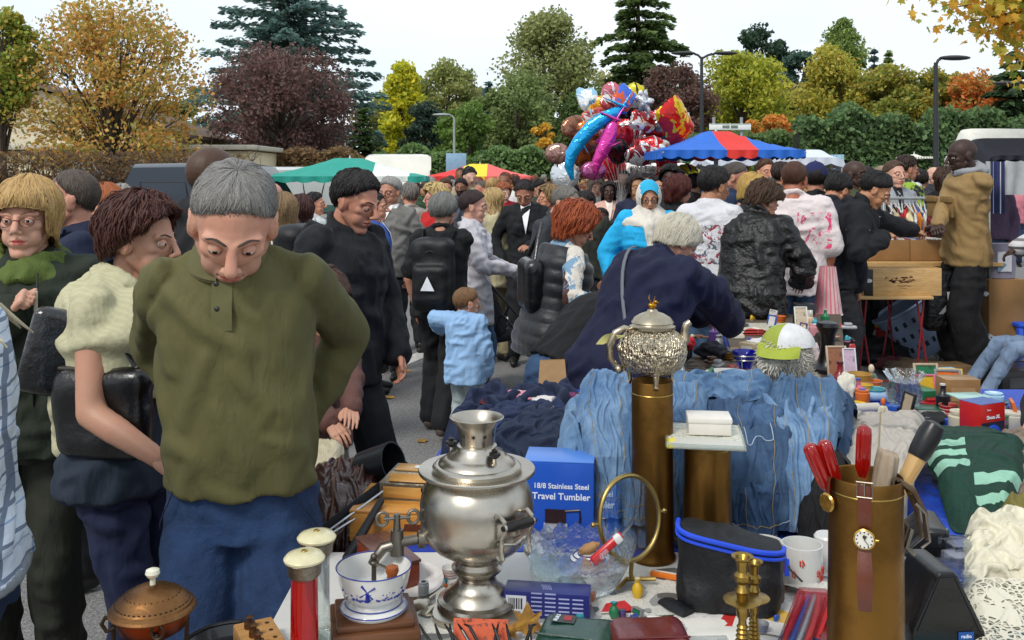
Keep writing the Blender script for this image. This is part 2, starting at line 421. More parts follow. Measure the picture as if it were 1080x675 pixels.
def leafmat(name,cols,trans=.45,r=.6):
 key=('leaf',tuple(cols))
 if key in MATS:return MATS[key]
 t=NT(name);g=t.n('NewGeometry').outputs['Random Per Island'];n=t.noise(t.coord(),.55,3)
 f=t.math('ADD',t.math('MULTIPLY',g,.6),t.math('MULTIPLY',t.ramp(n,[(.3,(0,)),(.7,(1,))]),.4))
 c=t.ramp(f,[((i+.5)/len(cols),tuple(min(.9,q*2.05+.012)for q in srgb(x)))for i,x in enumerate(cols)])
 t.fin(c,r)
 tr=t.n('BsdfTranslucent',{'Color':c});mxx=t.n('MixShader',{0:trans})
 t.t.links.new(t.b.outputs[0],mxx.inputs[1]);t.t.links.new(tr.outputs[0],mxx.inputs[2]);t.t.links.new(mxx.outputs[0],t.out.inputs[0])
 MATS[key]=t.m;return t.m
bark=M('#4a3f35',.9,var=.35,vs=6,bumps=((14,.8,.02),),name='bark')
def quads(C,size,rng,elong=1.6,D=None,flat=0.0):
 """leaf quads at centres C; D optional long-axis directions"""
 n=len(C);a=rng.normal(size=(n,3))if D is None else D+rng.normal(size=(n,3))*.25
 a/=np.linalg.norm(a,axis=1,keepdims=True);b_=rng.normal(size=(n,3));b_[:,2]*=(1-flat)
 b_-=a*np.sum(a*b_,1,keepdims=True);b_/=np.linalg.norm(b_,axis=1,keepdims=True)+1e-9
 s=(size*rng.uniform(.6,1.3,n))[:,None]
 V=np.stack([C-a*s*elong*.5,C+b_*s*.5,C+a*s*elong*.5,C-b_*s*.5],1).reshape(-1,3)
 return V,np.arange(n*4).reshape(-1,4)
def tree(name,px,Y,top,base,wpx,cols,label,kind='round',n=9000,leaf=.16,seed=1,clumps=60,limbs=14,group=None,gap=.35,zb=None,depth=1.0,cat='tree',trunkr=None,loc=None,Ht=None,bz=None,Wd=None,stems=1,bk=None):
 rng=np.random.default_rng(seed);r_=random.Random(seed)
 X=(px-540)*Y/F;H=Ht or H0+(HOR-top)*Y/F;B=bz if bz is not None else max(.3,H0+(HOR-base)*Y/F);W=Wd or wpx*Y/F/2
 root=thing(name,label,cat,loc or(X,Y,0),0,group)
 tb=MB();tr=trunkr or max(.06,.025*H);hmid=B+(H-B)*.5
 cen=[]
 prof={'round':lambda t:math.sqrt(max(0,1-(2*t-1)**2))**.7,'column':lambda t:min(1,3*t+.45)*min(1,(1-t)*3+.12),'cone':lambda t:(1-t)*.95+.05,'spread':lambda t:math.sqrt(max(0,1-(1.25*t-.35)**2))if t<1 else 0,'egg':lambda t:min(1,.35+1.6*t)*math.sqrt(max(0,1-t**2.4))}[kind if kind in('round','column','cone','spread','egg')else'round']
 for k in range(clumps):
  t=(k+r_.random())/clumps;a=r_.uniform(0,2*PI);rr=prof(t)*W*math.sqrt(r_.uniform(.12,1))*.92
  cen.append((rr*math.cos(a),rr*math.sin(a)*depth,B+t*(H-B)*.96))
 cen=np.array(cen)
 sz=(W*.26+(H-B)*.045)*rng.uniform(.55,1.25,clumps)
 n=int(n*1.5);leaf*=.74;idx=rng.integers(0,clumps,n)
 off=rng.normal(size=(n,3));off/=np.linalg.norm(off,axis=1,keepdims=True);off*=rng.uniform(.1,1,(n,1))**.6
 C=cen[idx]+off*sz[idx][:,None]*np.array([1,1,.75])
 C[:,2]=np.maximum(C[:,2],B*.6)
 V,Q=quads(C,leaf,rng)
 me=np_mesh('crown',V,Q,[leafmat('leaves_'+name,cols)]);link(bpy.data.objects.new('crown',me),root)
 for s_ in range(stems):
  ox=0 if stems==1 else r_.uniform(-.3,.3);le=r_.uniform(-.12,.12)if stems==1 else r_.uniform(-.5,.5)
  tb.tube([(ox*.3,0,-.1),(ox,0,B*.6),(ox+le*W*.5,r_.uniform(-.2,.2),hmid),(ox+le*W,r_.uniform(-.2,.2),B+(H-B)*.74)],[tr,tr*.85,tr*.5,tr*.12],8)
 for k in r_.sample(range(clumps),min(limbs,clumps)):
  c=cen[k];z0=max(B*.55,c[2]*r_.uniform(.4,.7))
  tb.tube([(0,0,z0),(c[0]*.45,c[1]*.45,z0+(c[2]-z0)*.4+r_.uniform(0,.2)),tuple(c)],[tr*.4,tr*.25,tr*.06],5)
  for q in range(4):
   e=c+rng.normal(size=3).clip(-1,1)*sz[k]*.5;m_=c*.7+np.array([0,0,z0])*.3
   tb.tube([tuple(m_),tuple((m_+e)/2+rng.normal(size=3)*.05),tuple(e)],[tr*.14,tr*.09,tr*.03],4)
 part(root,'trunk',tb,bk or bark)
 return root
def conifer(name,px,Y,top,base,wpx,cols,label,n_tiers=22,droop=.15,up=.1,n=9000,leaf=.16,seed=1,group=None,layers=True,W=None,H=None,X=None,irregular=.2,cone=1.):
 rng=np.random.default_rng(seed);r_=random.Random(seed)
 X=(px-540)*Y/F if X is None else X;H=H or H0+(HOR-top)*Y/F;B=max(.4,H0+(HOR-base)*Y/F);W=W or wpx*Y/F/2
 root=thing(name,label,'tree',(X,Y,0),0,group);tb=MB();Cs,Ds=[],[]
 tb.tube([(0,0,-.1),(0,0,H*.5),(0,0,H*.99)],[.03*H,.018*H,.015],8)
 br=[]
 for k in range(n_tiers):
  t=(k+.3)/n_tiers;z=B+(H-B)*t
  L=W*(1-t**cone)*1.0+W*.06
  m=r_.randint(5,8)
  for j in range(m):
   a=2*PI*(j+r_.random())/m;l=L*r_.uniform(1-irregular*2,1.08)
   br.append((z+r_.uniform(-.1,.1)*(H-B)/n_tiers,a,l))
 tot=sum(b_[2]for b_ in br)
 for z,a,l in br:
  p=[np.array([math.cos(a)*l*s_,math.sin(a)*l*s_,z+l*(up*s_-droop*s_*s_*1.6)])for s_ in(0,.35,.7,1)]
  tb.tube([tuple(q)for q in p],[.012*H*.4,.008*H*.4,.004*H*.4,.006],4)
  m=max(6,int(n*l/tot));s_=rng.uniform(.12,1.0,m)
  C=np.stack([np.interp(s_,[0,.35,.7,1],[q[i]for q in p])for i in range(3)],1)
  side=np.array([-math.sin(a),math.cos(a),0]);wd=l*.24*(1.15-s_)+.08
  lat=rng.uniform(-1,1,m);C+=side*(lat*wd)[:,None];C[:,2]+=rng.normal(size=m)*.05*(H/8)-np.abs(lat)*wd*.25
  D=np.stack([np.cos(a)*np.ones(m),np.sin(a)*np.ones(m),-.25*np.ones(m)],1)+side*np.sign(lat)[:,None]*.8
  Cs.append(C);Ds.append(D)
 V,Q=quads(np.concatenate(Cs),leaf,rng,2.4,np.concatenate(Ds),.3)
 link(bpy.data.objects.new('crown',np_mesh('crown',V,Q,[leafmat('needles_'+name,cols)])),root)
 part(root,'trunk',tb,bark);return root
GT='trees standing behind the hedge'
ORG=('#74562a','#94692f','#a3803e','#7f7636','#66682f','#a5743a')
tree('autumn_tree',118,24,4,172,190,ORG,'bushy many stemmed orange brown tree behind the bare twig hedge','spread',10500,.10,3,130,80,GT,stems=7,trunkr=.07,cat='tree')
tree('broadleaf_tree',2,23,14,120,88,('#4f6a24','#6f8030','#8a7a30','#3e5520'),'small green tree with thin trunk at the far left beside the house','round',5000,.11,5,40,20,GT)
tree('purple_tree',296,34,54,176,158,('#46302f','#543b37','#5c443d','#3b2b29','#63504a'),'dark purple brown tree in front of the blue cedar','round',11000,.12,8,100,60,GT)
conifer('cedar_tree',303,41,-70,172,225,('#33463f','#435a52','#56706a','#2b3b36','#6a8078'),'huge blue green cedar whose top leaves the picture',30,.10,.20,30000,.13,11,GT,irregular=.42,cone=1.8)
conifer('fir_tree',383,38,112,180,60,('#26331f','#33451f','#3f5526'),'low dark green fir under the cedar behind the green parasol',10,.1,.1,3000,.15,12,GT)
tree('poplar_tree',424,50,66,172,52,('#8d8a1c','#a79c1e','#6d7a22','#b8a82a','#59691f'),'bright yellow poplar left of the olive birch','egg',7000,.2,14,60,10,GT)
tree('birch_tree',470,55,68,175,82,('#66703a','#7a7c44','#565f34','#888450'),'olive green birch between the yellow poplar and the blue spruce','round',9000,.2,15,60,20,GT)
tree('pine_tree',450,44,110,182,54,('#1c2a20','#24352a','#2c3f30'),'round dark pine in front of the yellow poplar','round',6000,.15,16,40,8,GT)
conifer('spruce_tree',515,46,84,180,42,('#3c4f4c','#4d625e','#2f3f3b'),'slim blue grey spruce right of the olive birch',16,.12,.05,3500,.17,17,GT)
tree('broadleaf_tree',492,42,110,180,60,('#3f5522','#4d6428','#5a6f2e'),'green leafy tree below the olive birch near the small street lamp','round',5000,.15,18,40,8,GT)
tree('birch_tree',578,50,12,170,118,('#59633a','#6c7242','#787a48','#4c5634','#868452'),'tall airy olive birch behind the red and yellow stall','egg',15000,.19,19,110,40,GT)
tree('birch_tree',545,45,78,184,96,('#4c5a32','#5b683a','#687242'),'low olive birch at the foot of the tall airy one','round',9000,.17,20,60,20,GT)
conifer('spruce_tree',673,52,-40,178,190,('#2a3a1e','#35481f','#4b5e2a','#1f2c1a','#5c6a34'),'tall dark green spruce with drooping tiers rising out of the picture',19,.20,.18,24000,.17,21,GT,irregular=.34,cone=1.5)
tree('broadleaf_tree',625,46,96,184,90,('#33441f','#3f5424','#4f6230'),'green tree behind the balloon bunch','round',7000,.17,22,50,10,GT)
tree('purple_tree',714,46,70,165,84,('#3f2c2a','#4f3832','#5c443a','#35302a'),'brownish purple tree right of the tall spruce','round',8000,.15,23,50,40,GT)
tree('maple_tree',783,50,58,166,100,('#66701f','#808224','#8f8c2c','#586a22','#a3942f'),'yellow green maple behind the tall double lamp post','round',11000,.19,24,70,16,GT)
tree('pine_tree',803,62,30,130,60,('#1b2a20','#26382b','#30452f'),'dark rounded pine top above the yellow green maple','round',7000,.24,25,40,10,GT)
tree('pine_tree',843,60,56,150,52,('#22342b','#2f453a','#3d5546'),'grey green pine left of the tall poplar','round',6000,.22,26,40,10,GT)
tree('poplar_tree',888,66,20,130,50,('#3f5527','#50632d','#617036','#748040'),'tall olive columnar poplar at right','column',9000,.2,27,70,8,GT)
tree('maple_tree',876,46,50,166,78,('#77762a','#8c8330','#64702a','#a08a38','#526426'),'yellowing maple in front of the tall columnar poplar','egg',10000,.17,28,70,16,GT)
conifer('spruce_tree',922,60,48,150,30,('#31423f','#40534f'),'small blue spruce tip beside the poplar',12,.1,.1,2000,.2,29,GT)
conifer('fir_tree',937,58,52,150,44,('#4a5a2a','#586830','#3c4a22'),'narrow olive fir right of the small blue spruce',14,.1,.1,3000,.2,30,GT)
tree('maple_tree',936,45,72,168,84,('#56662a','#6f7430','#877c30','#465a24','#996f2c'),'green and gold maple between the poplar and the lamp post','round',10000,.17,31,70,16,GT)
tree('maple_tree',988,44,74,160,56,('#7a742a','#8f7a2c','#56642a','#465722'),'golden green maple behind the dark lamp post','round',7000,.16,32,50,12,GT)
tree('maple_tree',1030,42,80,168,84,('#9a5524','#b0602a','#8a5a2a','#6f6a2c','#bb7a3a'),'orange maple right of the dark lamp post','round',9000,.16,33,60,16,GT)
conifer('cedar_tree',1072,40,52,172,92,('#25371f','#314726','#1c2a1a','#42592e'),'dark green cedar at the right edge',12,.1,.1,8000,.2,34,GT,irregular=.25,cone=2)
tree('shrub',815,40,124,150,70,('#9a5a28','#a8702f','#7a6a2a'),'low orange shrub above the hedge behind the blue canopy','round',3000,.14,35,20,6,None,cat='shrub')
tree('shrub',575,41,132,170,30,('#a07a28','#b08a30','#7f7a2c'),'small golden shrub in the hedge left of the balloons','round',1500,.13,36,14,6,None,cat='shrub')
for i,(px,Y,top,W_)in enumerate(((20,52,70,90),(180,56,110,80),(735,62,84,90),(1000,62,84,100),(868,58,80,100))):
 tree('broadleaf_tree',px,Y,top,175,W_,('#2c3a1e','#3a4a24','#4a5a2c'),['dark green tree seen through the orange tree from behind','dull green tree between the orange tree and the cedar','dull green tree behind the purple tree and the spruce','dull green tree behind the golden maple','dark green tree behind the yellowing maple'][i],'round',5000,.22,50+i,40,8,GT)
rt=thing('overhanging_maple','near maple branches with yellow green leaves hanging into the top right corner','tree',(8.2,10.2,0))
rng=np.random.default_rng(77);r_=random.Random(77);tb=MB()
tb.tube([(0,0,0),(.05,0,2),(-.1,.1,4.2),(.1,0,6.5)],[.2,.17,.12,.05],10)
ends=[]
def P3(px,py,Y):p=P(px,py,Y);return Vector((p.x-8.2,p.y-10.2,p.z))
for(px,py,Y)in((982,-2,9.6),(1004,8,9.8),(1022,22,9.9),(1040,34,10),(1010,-20,10),(1060,44,10.2),(1075,52,9.8),(1055,10,10.3),(1078,20,10),(1030,-10,9.7),(1050,-30,10),(1090,0,10),(1100,50,10.4),(1120,20,10),(1130,70,10.2),(1078,84,11)):
 e=P3(px,py,Y);s=Vector((-.1,.1,r_.uniform(3.4,4.2)));m1=s.lerp(e,.5)+Vector((0,0,.18));tb.tube([s,m1,e],[.045,.025,.006],6);ends.append((m1,e))
Cs=[]
for m1,e in ends:
 k=150;t=rng.uniform(.35,1.03,k)[:,None];C=np.array(m1)*(1-t)+np.array(e)*t;Cs.append(C+rng.normal(size=(k,3))*np.array([.17,.25,.1]))
C=np.concatenate(Cs);nL=len(C)
lobes=[(0,-.5),(.28,-.32),(.62,-.28),(.36,0),(.58,.34),(.24,.24),(0,.66),(-.24,.24),(-.58,.34),(-.36,0),(-.62,-.28),(-.28,-.32)]
a=rng.normal(size=(nL,3));a[:,2]-=.8;a/=np.linalg.norm(a,axis=1,keepdims=True);bb=rng.normal(size=(nL,3));bb-=a*np.sum(a*bb,1,keepdims=True);bb/=np.linalg.norm(bb,axis=1,keepdims=True)
s_=rng.uniform(.055,.10,nL)[:,None]
V=np.stack([C+(bb*x+a*y)*s_ for x,y in lobes],1).reshape(-1,3);Q=np.arange(nL*12).reshape(-1,12)
link(bpy.data.objects.new('crown',np_mesh('crown',V,Q,[leafmat('maple_leaves',('#4c5f1e','#66701f','#8a7f28','#a58a2c','#b07a26','#5a6a22'),.45)])),rt)
part(rt,'trunk',tb,bark)
def hedge(name,x0,x1,Y,y0,y1,cols,label,n=20000,leaf=.12,thick=1.4,seed=4,slope=0):
 rng=np.random.default_rng(seed);X0,X1=(x0-540)*Y/F,(x1-540)*Y/F;z1=H0+(HOR-y1)*Y/F
 root=thing(name,label,'hedge',((X0+X1)/2,Y,0));L=X1-X0
 x=rng.uniform(-L/2,L/2,n);hh=z1*(1+.06*np.sin(x*1.7)+.05*np.sin(x*4.1+1))+slope*x
 z=hh*rng.uniform(.02,1.03,n);sel=rng.random(n)<.8;y=np.where(sel,-thick/2+rng.normal(size=n)*.12,rng.uniform(-thick/2,thick/2,n))
 z=np.where(sel,z,hh*rng.uniform(.9,1.06,n));y+=.15*np.sin(x*2.3+z*2)
 V,Q=quads(np.stack([x,y,z],1),leaf,rng)
 link(bpy.data.objects.new('foliage',np_mesh('foliage',V,Q,[leafmat(name,cols)])),root)
 b=MB();r2=random.Random(seed)
 for k in range(int(L*3)):
  xx=r2.uniform(-L/2,L/2);b.tube([(xx,r2.uniform(-.2,.2),0),(xx+r2.uniform(-.3,.3),r2.uniform(-.3,.3),z1*.85)],[.03,.01],4)
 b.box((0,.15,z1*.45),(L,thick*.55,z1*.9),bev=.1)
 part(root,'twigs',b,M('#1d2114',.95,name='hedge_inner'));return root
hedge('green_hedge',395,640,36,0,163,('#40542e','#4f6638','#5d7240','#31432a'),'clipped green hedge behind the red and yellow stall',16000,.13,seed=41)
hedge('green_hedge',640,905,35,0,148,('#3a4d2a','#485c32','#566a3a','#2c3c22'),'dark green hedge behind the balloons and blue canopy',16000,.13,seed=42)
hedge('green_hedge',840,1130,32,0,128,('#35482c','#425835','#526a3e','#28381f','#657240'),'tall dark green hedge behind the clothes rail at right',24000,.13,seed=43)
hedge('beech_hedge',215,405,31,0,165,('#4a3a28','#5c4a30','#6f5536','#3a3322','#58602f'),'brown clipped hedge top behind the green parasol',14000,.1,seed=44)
b=MB();r2=random.Random(5);X0,X1=(-80-540)*.018,(262-540)*.018
root=thing('twig_hedge','bare brown twig hedge standing behind the people at left','hedge',(0,18,0))
for k in range(620):
 x=r2.uniform(X0,X1);y=r2.uniform(-.45,.45);p=[(x,y,0)]
 for s in range(4):p.append((p[-1][0]+r2.uniform(-.16,.16),p[-1][1]+r2.uniform(-.1,.1),p[-1][2]+r2.uniform(.38,.56)))
 b.tube(p,[.017,.014,.012,.008,.003],4)
 for s in range(2):
  q=p[r2.randint(1,4)];b.tube([q,(q[0]+r2.uniform(-.3,.3),q[1]+r2.uniform(-.15,.15),q[2]+r2.uniform(.05,.35))],[.008,.003],3)
part(root,'twigs',b,M('#4a3c30',.9,var=.4,vs=3,name='twig'))
rng=np.random.default_rng(6);n=7000
C=np.stack([rng.uniform(X0,X1,n),rng.normal(size=n)*.3,rng.uniform(.2,2.15,n)],1);V,Q=quads(C,.06,rng)
link(bpy.data.objects.new('dry_leaves',np_mesh('dry_leaves',V,Q,[leafmat('dry_leaves',('#4a3626','#5f452a','#3c3022','#75582f'))])),root)
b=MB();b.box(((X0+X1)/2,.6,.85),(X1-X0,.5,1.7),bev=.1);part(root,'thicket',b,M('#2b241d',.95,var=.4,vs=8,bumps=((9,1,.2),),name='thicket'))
cream=M('#c9bfa6',.85,var=.1,vs=2,name='render');roofm=M('#6a5a50',.85,var=.25,vs=12,name='roof_tiles')
h=thing('house','cream rendered house with grey roof behind the twig hedge','house',(-15.5,31,0))
b=MB();b.box((0,3,1.5),(9,6,3),bev=.02);b.prism([(-4.5,3),(4.5,3),(0,4.5)],5.9,mat=Matrix(((1,0,0,0),(0,0,1,.05),(0,1,0,0),(0,0,0,1))));part(h,'wall',b,cream)
b=MB()
for s in(-1,1):b.add([(0,-.3,4.62),(s*5,-.3,2.92),(s*5,6.3,2.92),(0,6.3,4.62),(0,-.3,4.74),(s*5,-.3,3.04),(s*5,6.3,3.04),(0,6.3,4.74)],[(0,1,2,3),(4,5,6,7),(0,1,5,4),(1,2,6,5),(2,3,7,6)])
part(h,'roof',b,roofm,False)
for x in(-2.6,1.4):
 b=MB();b.box((x,-.02,1.7),(1.3,.08,1.2),bev=.01);wn=part(h,'window',b,M('#5a6468',.15,name='window_glass'))
 b=MB()
 for dx in(-.65,0,.65):b.box((x+dx,-.07,1.7),(.07,.06,1.3))
 for dz in(-.6,.6):b.box((x,-.072,1.7+dz),(1.37,.05,.07))
 part(wn,'frame',b,M('#d9d6cc',.5,name='white_frame'))
h=thing('outbuilding','long low cream building with pale flat roof behind the orange tree','building',(-11.2,27,0))
b=MB();b.box((0,1.5,1.2),(7.5,3,2.4),bev=.02);part(h,'wall',b,M('#d6cba8',.8,var=.1,vs=2,name='render_yellow'))
b=MB();b.box((0,1.4,2.5),(7.9,3.4,.14),bev=.02);part(h,'roof',b,M('#b9b4a4',.7,name='flat_roof'))
b=MB();b.box((.8,-.02,1.9),(5,.06,.5),bev=.01);part(h,'window',b,M('#8d9aa0',.2,name='strip_window'))
dark=M('#2a2c2e',.5,name='dark_metal');galv=M('#8f9496',.45,name='galvanised')
def lamp(px,Y,top,head,label,m=dark,r=.07):
 H=H0+(HOR-top)*Y/F;t=thing('street_lamp',label,'street lamp',((px-540)*Y/F,Y,0),0,'street lamps')
 b=MB();b.lathe([(r*1.8,0),(r*1.8,.9),(r,.95),(r*.6,H)],12);part(t,'pole',b,m)
 for s,ln in head:
  b=MB();b.tube([(0,0,H-.05),(s*ln*.5,0,H+.05),(s*ln,0,H+.08)],r*.45,8);a=part(t,'arm',b,m)
  b=MB();b.ell((s*(ln+.3),0,H+.1),(.34,.12,.055),16,8);b.box((s*(ln+.3),0,H+.075),(.4,.16,.03),bev=.012);part(t,'lamp_head',b,m)
 return t
lamp(740,26,60,((-1,.2),(1,.35)),'tall double headed street lamp beside the direction signs')
lamp(987,20,66,((1,.1),),'dark single headed street lamp in front of the maples at right')
lamp(479,34,124,((-1,.15),),'small street lamp with pale head behind the white van',M('#9a9e9c',.5,name='pale_metal'),.06)
lamp(1084,24,92,((-1,.25),),'street lamp whose head just enters the picture at the right edge')
signw=M('#dfe3e0',.45,var=.04,name='sign_white');grn=M('#2d6a4a',.5,name='sign_green')
def sign(px,Y,plates,label,grp='direction signs'):
 t=thing('direction_sign',label,'road sign',((px-540)*Y/F,Y,0),0,grp)
 H=H0+(HOR-plates[0][1])*Y/F+.25
 for dx in(-.35,.35)if plates[0][2]>30 else(0,):
  b=MB();b.lathe([(.04,0),(.04,H)],10,mat=Matrix.Translation((dx,.06,0)));part(t,'post',b,galv)
 for(dx,py,w_,h_,txt)in plates:
  W_,Hh=w_*Y/F,h_*Y/F;z=H0+(HOR-py)*Y/F;x=dx*Y/F
  b=MB();b.box((x,0,z),(W_,.03,Hh),bev=.012);p=part(t,'sign_plate',b,signw)
  b=MB()
  for s in(-1,1):b.box((x,-.0175,z+s*Hh*.43),(W_*.96,.005,Hh*.05),bev=0)
  part(p,'border',b,grn)
  if txt:text(p,txt,Hh*.62,(x,-.018,z),FR,M('#35523f',.5,name='sign_ink'),.002,.004)
sign(768,24,((2,134,44,7,'IIIIIII IIIIIII'),(-8,158,30,9,'1111 IIII'),(-10,169,26,9,'')),'green bordered direction sign on two posts right of the double lamp')
sign(719,23,((0,122,16,7,'l ,111'),(0,131,17,8,'111 l1'),(0,141,15,6,'')),'stack of small white direction plates left of the double lamp')
b=MB();b.box((0,0,0),(.62,.04,.75),bev=.03);t=thing('blue_sign','small pale blue square sign before the hedge','sign',(*P(481,172,28)[:2],0))
b=MB();b.box((0,0,2.05),(.6,.03,.62),bev=.03);part(t,'sign_plate',b,M('#7fa2bb',.4,name='sign_blue'));b=MB();b.lathe([(.03,0),(.03,1.8)],8);part(t,'post',b,galv)
def wheel(t,x,y,r=.33,side=1):
 b=MB();mt=Matrix.Translation((x,y,r))@Matrix.Rotation(PI/2,4,'X')
 b.lathe([(r*.6,-.1),(r*.97,-.1),(r,-.06),(r,.06),(r*.97,.1),(r*.6,.1)],28,mat=mt);w_=part(t,'wheel',b,M('#1b1b1c',.8,name='rubber'))
 b=MB();b.lathe([(.0,.08),(r*.3,.09),(r*.58,.05),(r*.6,.1),(r*.6,-.1)],20,mat=mt,cap=False);part(w_,'rim',b,M('#8c8f92',.35,.6,name='rim'))
def vehicle(name,label,loc,rz,L,W_,H,prof,col,wins,glasscol='#2b3a40',gate=None):
 """prof: side outline (x,z) in units of L,H from front(0) to back(1)"""
 t=thing(name,label,'van',loc,rz);b=MB();n=len(prof)
 ring=lambda y,s:[((x-.5)*L,y,.25+(H-.25)*(z*s+(1-s)*.45 if z>.45 else z))for x,z in prof]
 ys=[(-W_/2+.0,.93),(-W_/2+.1,.985),(-W_/2+.3,1),(W_/2-.3,1),(W_/2-.1,.985),(W_/2,.93)]
 vs=[];fs=[]
 for y,s in ys:vs+=ring(y*(1 if True else s),s)
 for j in range(len(ys)-1):
  for i in range(n):fs.append((j*n+i,j*n+(i+1)%n,(j+1)*n+(i+1)%n,(j+1)*n+i))
 fs.append(list(range(n))[::-1]);fs.append([(len(ys)-1)*n+i for i in range(n)]);b.add(vs,fs)
 part(t,'body',b,M(col,.3,var=.06,vs=2,bumps=(),coat=.4,name='car_paint'),True,25)
 gm=M(glasscol,.08,name='car_glass',bumps=())
 for(x0,x1,z0,z1)in wins:
  for s in(-1,1):
   b=MB();b.add([((x0-.5)*L,s*(W_/2+.006),z0),((x1-.5)*L,s*(W_/2+.006),z0),((x1-.02-.5)*L,s*(W_/2-.02),z1),((x0+.03-.5)*L,s*(W_/2-.02),z1)],[(0,1,2,3)])
   wn=part(t,'window',b,gm,False)
   b=MB();b.tube([((x0-.5)*L,s*(W_/2+.008),z0),((x1-.5)*L,s*(W_/2+.008),z0),((x1-.02-.5)*L,s*(W_/2-.014),z1),((x0+.03-.5)*L,s*(W_/2-.014),z1)],.018,6,closed=True);part(wn,'frame',b,M('#141516',.5,name='seal'))
 for x in(.18,.8):
  for s in(-1,1):wheel(t,(x-.5)*L,s*(W_/2-.1))
 for s in(-1,1):
  b=MB();b.box(((0.99-.5)*L,s*(W_/2-.12),1.0),(.06,.16,.4),bev=.02);part(t,'tail_light',b,M('#8f1d18',.2,name='tail_light'))
  b=MB();b.box(((0.015-.5)*L,s*(W_/2-.25),.75),(.08,.3,.18),bev=.03);part(t,'headlight',b,M('#cfd6d8',.1,name='headlight'))
  b=MB();b.ell((-.26*L,s*(W_/2+.1),1.15),(.06,.1,.1));part(t,'mirror',b,M('#17181a',.5,name='mirror'))
 return t
VP=[(0,.12),(.02,.38),(.2,.52),(.33,.97),(.4,1),(.95,1),(.99,.9),(1,.4),(1,.1)]
CP=[(0,.12),(.02,.42),(.22,.56),(.36,.97),(.45,1),(.9,.99),(.97,.7),(1,.5),(1,.1)]
vehicle('people_carrier','dark blue people carrier parked behind the bald man',(-4.15,14.2,0),PI,3.0,1.7,1.88,CP,'#2b3440',[(.3,.58,1.05,1.6),(.62,.88,1.05,1.6)])
vehicle('camper_van','white van with windows coloured as teal reflections behind the green parasol',(-4.5,18.4,0),0,4.6,1.9,1.86,VP,'#b8bcb8',[(.26,.42,1.0,1.6),(.46,.66,1.02,1.6),(.70,.9,1.02,1.6)],'#49665f')  # teal reflection is put into the window colour
t=vehicle('delivery_van','white high roofed delivery van with its rear doors open',(-3.45,29,0),PI/2+.08,4.4,1.95,2.35,VP,'#d9d8cc',[(.22,.36,1.25,1.85)])
b=MB();b.add([(2.215,-.85,.5),(2.215,.85,.5),(2.215,.8,2.15),(2.215,-.8,2.15)],[(0,1,2,3)]);part(t,'cargo_opening',b,M('#2a1f1c',.9,name='dark_interior'),False)
vehicle('parked_car','red car nose behind the delivery van',(-1.6,27.5,0),.2,3.6,1.7,1.75,CP,'#a12a26',[(.3,.58,1.0,1.5),(.62,.88,1.0,1.5)])
def canopy(name,px0,px1,Y,ytop,yedge,cols,label,nseg=4,depth=2.2,val=.16,pole=True,flat=False,cat='parasol',rz=0,ridge=.18,frame=True):
 Yn=Y-depth/2;X0,X1=(px0-540)*Yn/F,(px1-540)*Yn/F;W_=X1-X0;zt=H0+(HOR-ytop)*Y/F;ze=H0+(HOR-yedge)*Yn/F
 t=thing(name,label,cat,((X0+X1)/2,Y,0),rz);b=MB();mats=[cloth(c,'canopy',.08,.7,.25)for c in cols]
 nu,nv=40,12;k=len(cols)
 def col_i(u,nstripe=None):return min(k-1,int(u*k*(1 if k<8 else 1)))%k
 def top(u,v):
  x=(u-.5)*W_;y=(v-.5)*depth
  a=max(abs(u-.5)*2,abs(v-.5)*2)if not flat else abs(v-.5)*2
  a2=max(0,(a-ridge)/(1-ridge));z=zt+(ze-zt)*(a2**.92)-.02*math.sin(PI*a2)+.006*noise.noise((x*2,y*2,1))
  if flat:z-=(abs(u-.5)*2)**24*(zt-ze)*.8
  return(x,y,z)
 b.sheet(top,nu,nv,mfun=lambda u,v:col_i(u))
 b.sheet(lambda u,v:(top(u,v)[0],top(u,v)[1],top(u,v)[2]-.012),nu,nv,mfun=lambda u,v:col_i(u))
 part(t,'canopy',b,mats,True,60)
 b=MB();nn=120
 for side in range(4):
  def f(u,v):
   q=[(u,0),(1,u),(1-u,1),(0,1-u)][side];p=top(*q);sc=val*(.72+.28*abs(math.sin(u*PI*9)))
   o=.012*math.sin(u*60)*v;return(p[0]+(o if side%2 else 0),p[1]+(0 if side%2 else o),p[2]-sc*v)
  b.sheet(f,nn,2,mfun=lambda u,v,side=side:col_i(u if side==0 else(1-u if side==2 else(.999 if side==1 else 0))))
 part(t,'valance',b,mats,True,60)
 if pole:
  b=MB();b.lathe([(.028,0),(.028,zt-.02),(.0,zt+.06)],12);part(t,'pole',b,M('#b9b9b4',.4,.5,name='alu'))
  for q in((0,0),(1,0),(1,1),(0,1)):
   p=top(*q);b=MB();b.tube([(0,0,zt-.03),(p[0],p[1],p[2]-.03)],.012,6);part(t,'rib',b,M('#b9b9b4',.4,.5,name='alu'))
 else:
  for q in((.02,.02),(.98,.02),(.98,.98),(.02,.98)):
   p=top(*q);b=MB();b.lathe([(.022,0),(.022,p[2]-.01)],8,mat=Matrix.Translation((p[0],p[1],0)));part(t,'leg',b,M('#b9b9b4',.4,.5,name='alu'))
 return t
GW='#1f8f7f'
canopy('market_parasol',268,444,15.5,167,186,[GW,GW,GW,GW,GW,GW,'#d8ddd4','#d8ddd4',GW],'green market parasol with one white panel shading the vans',rz=.06,val=.1)
canopy('market_parasol',447,562,22,173,186,['#d8322c','#d8322c','#d8322c','#e6c62c','#e6c62c','#e0605a','#e0605a','#e0605a','#e0605a'],'red market parasol with a yellow panel over the far crowd',val=.12)
BL='#2163c0'
canopy('market_parasol',699,850,11.5,139,158,[BL,BL,BL,BL,'#cf3027','#cf3027',BL,BL,BL],'blue market parasol with a red panel and white scalloped edge',val=.1,depth=1.9)
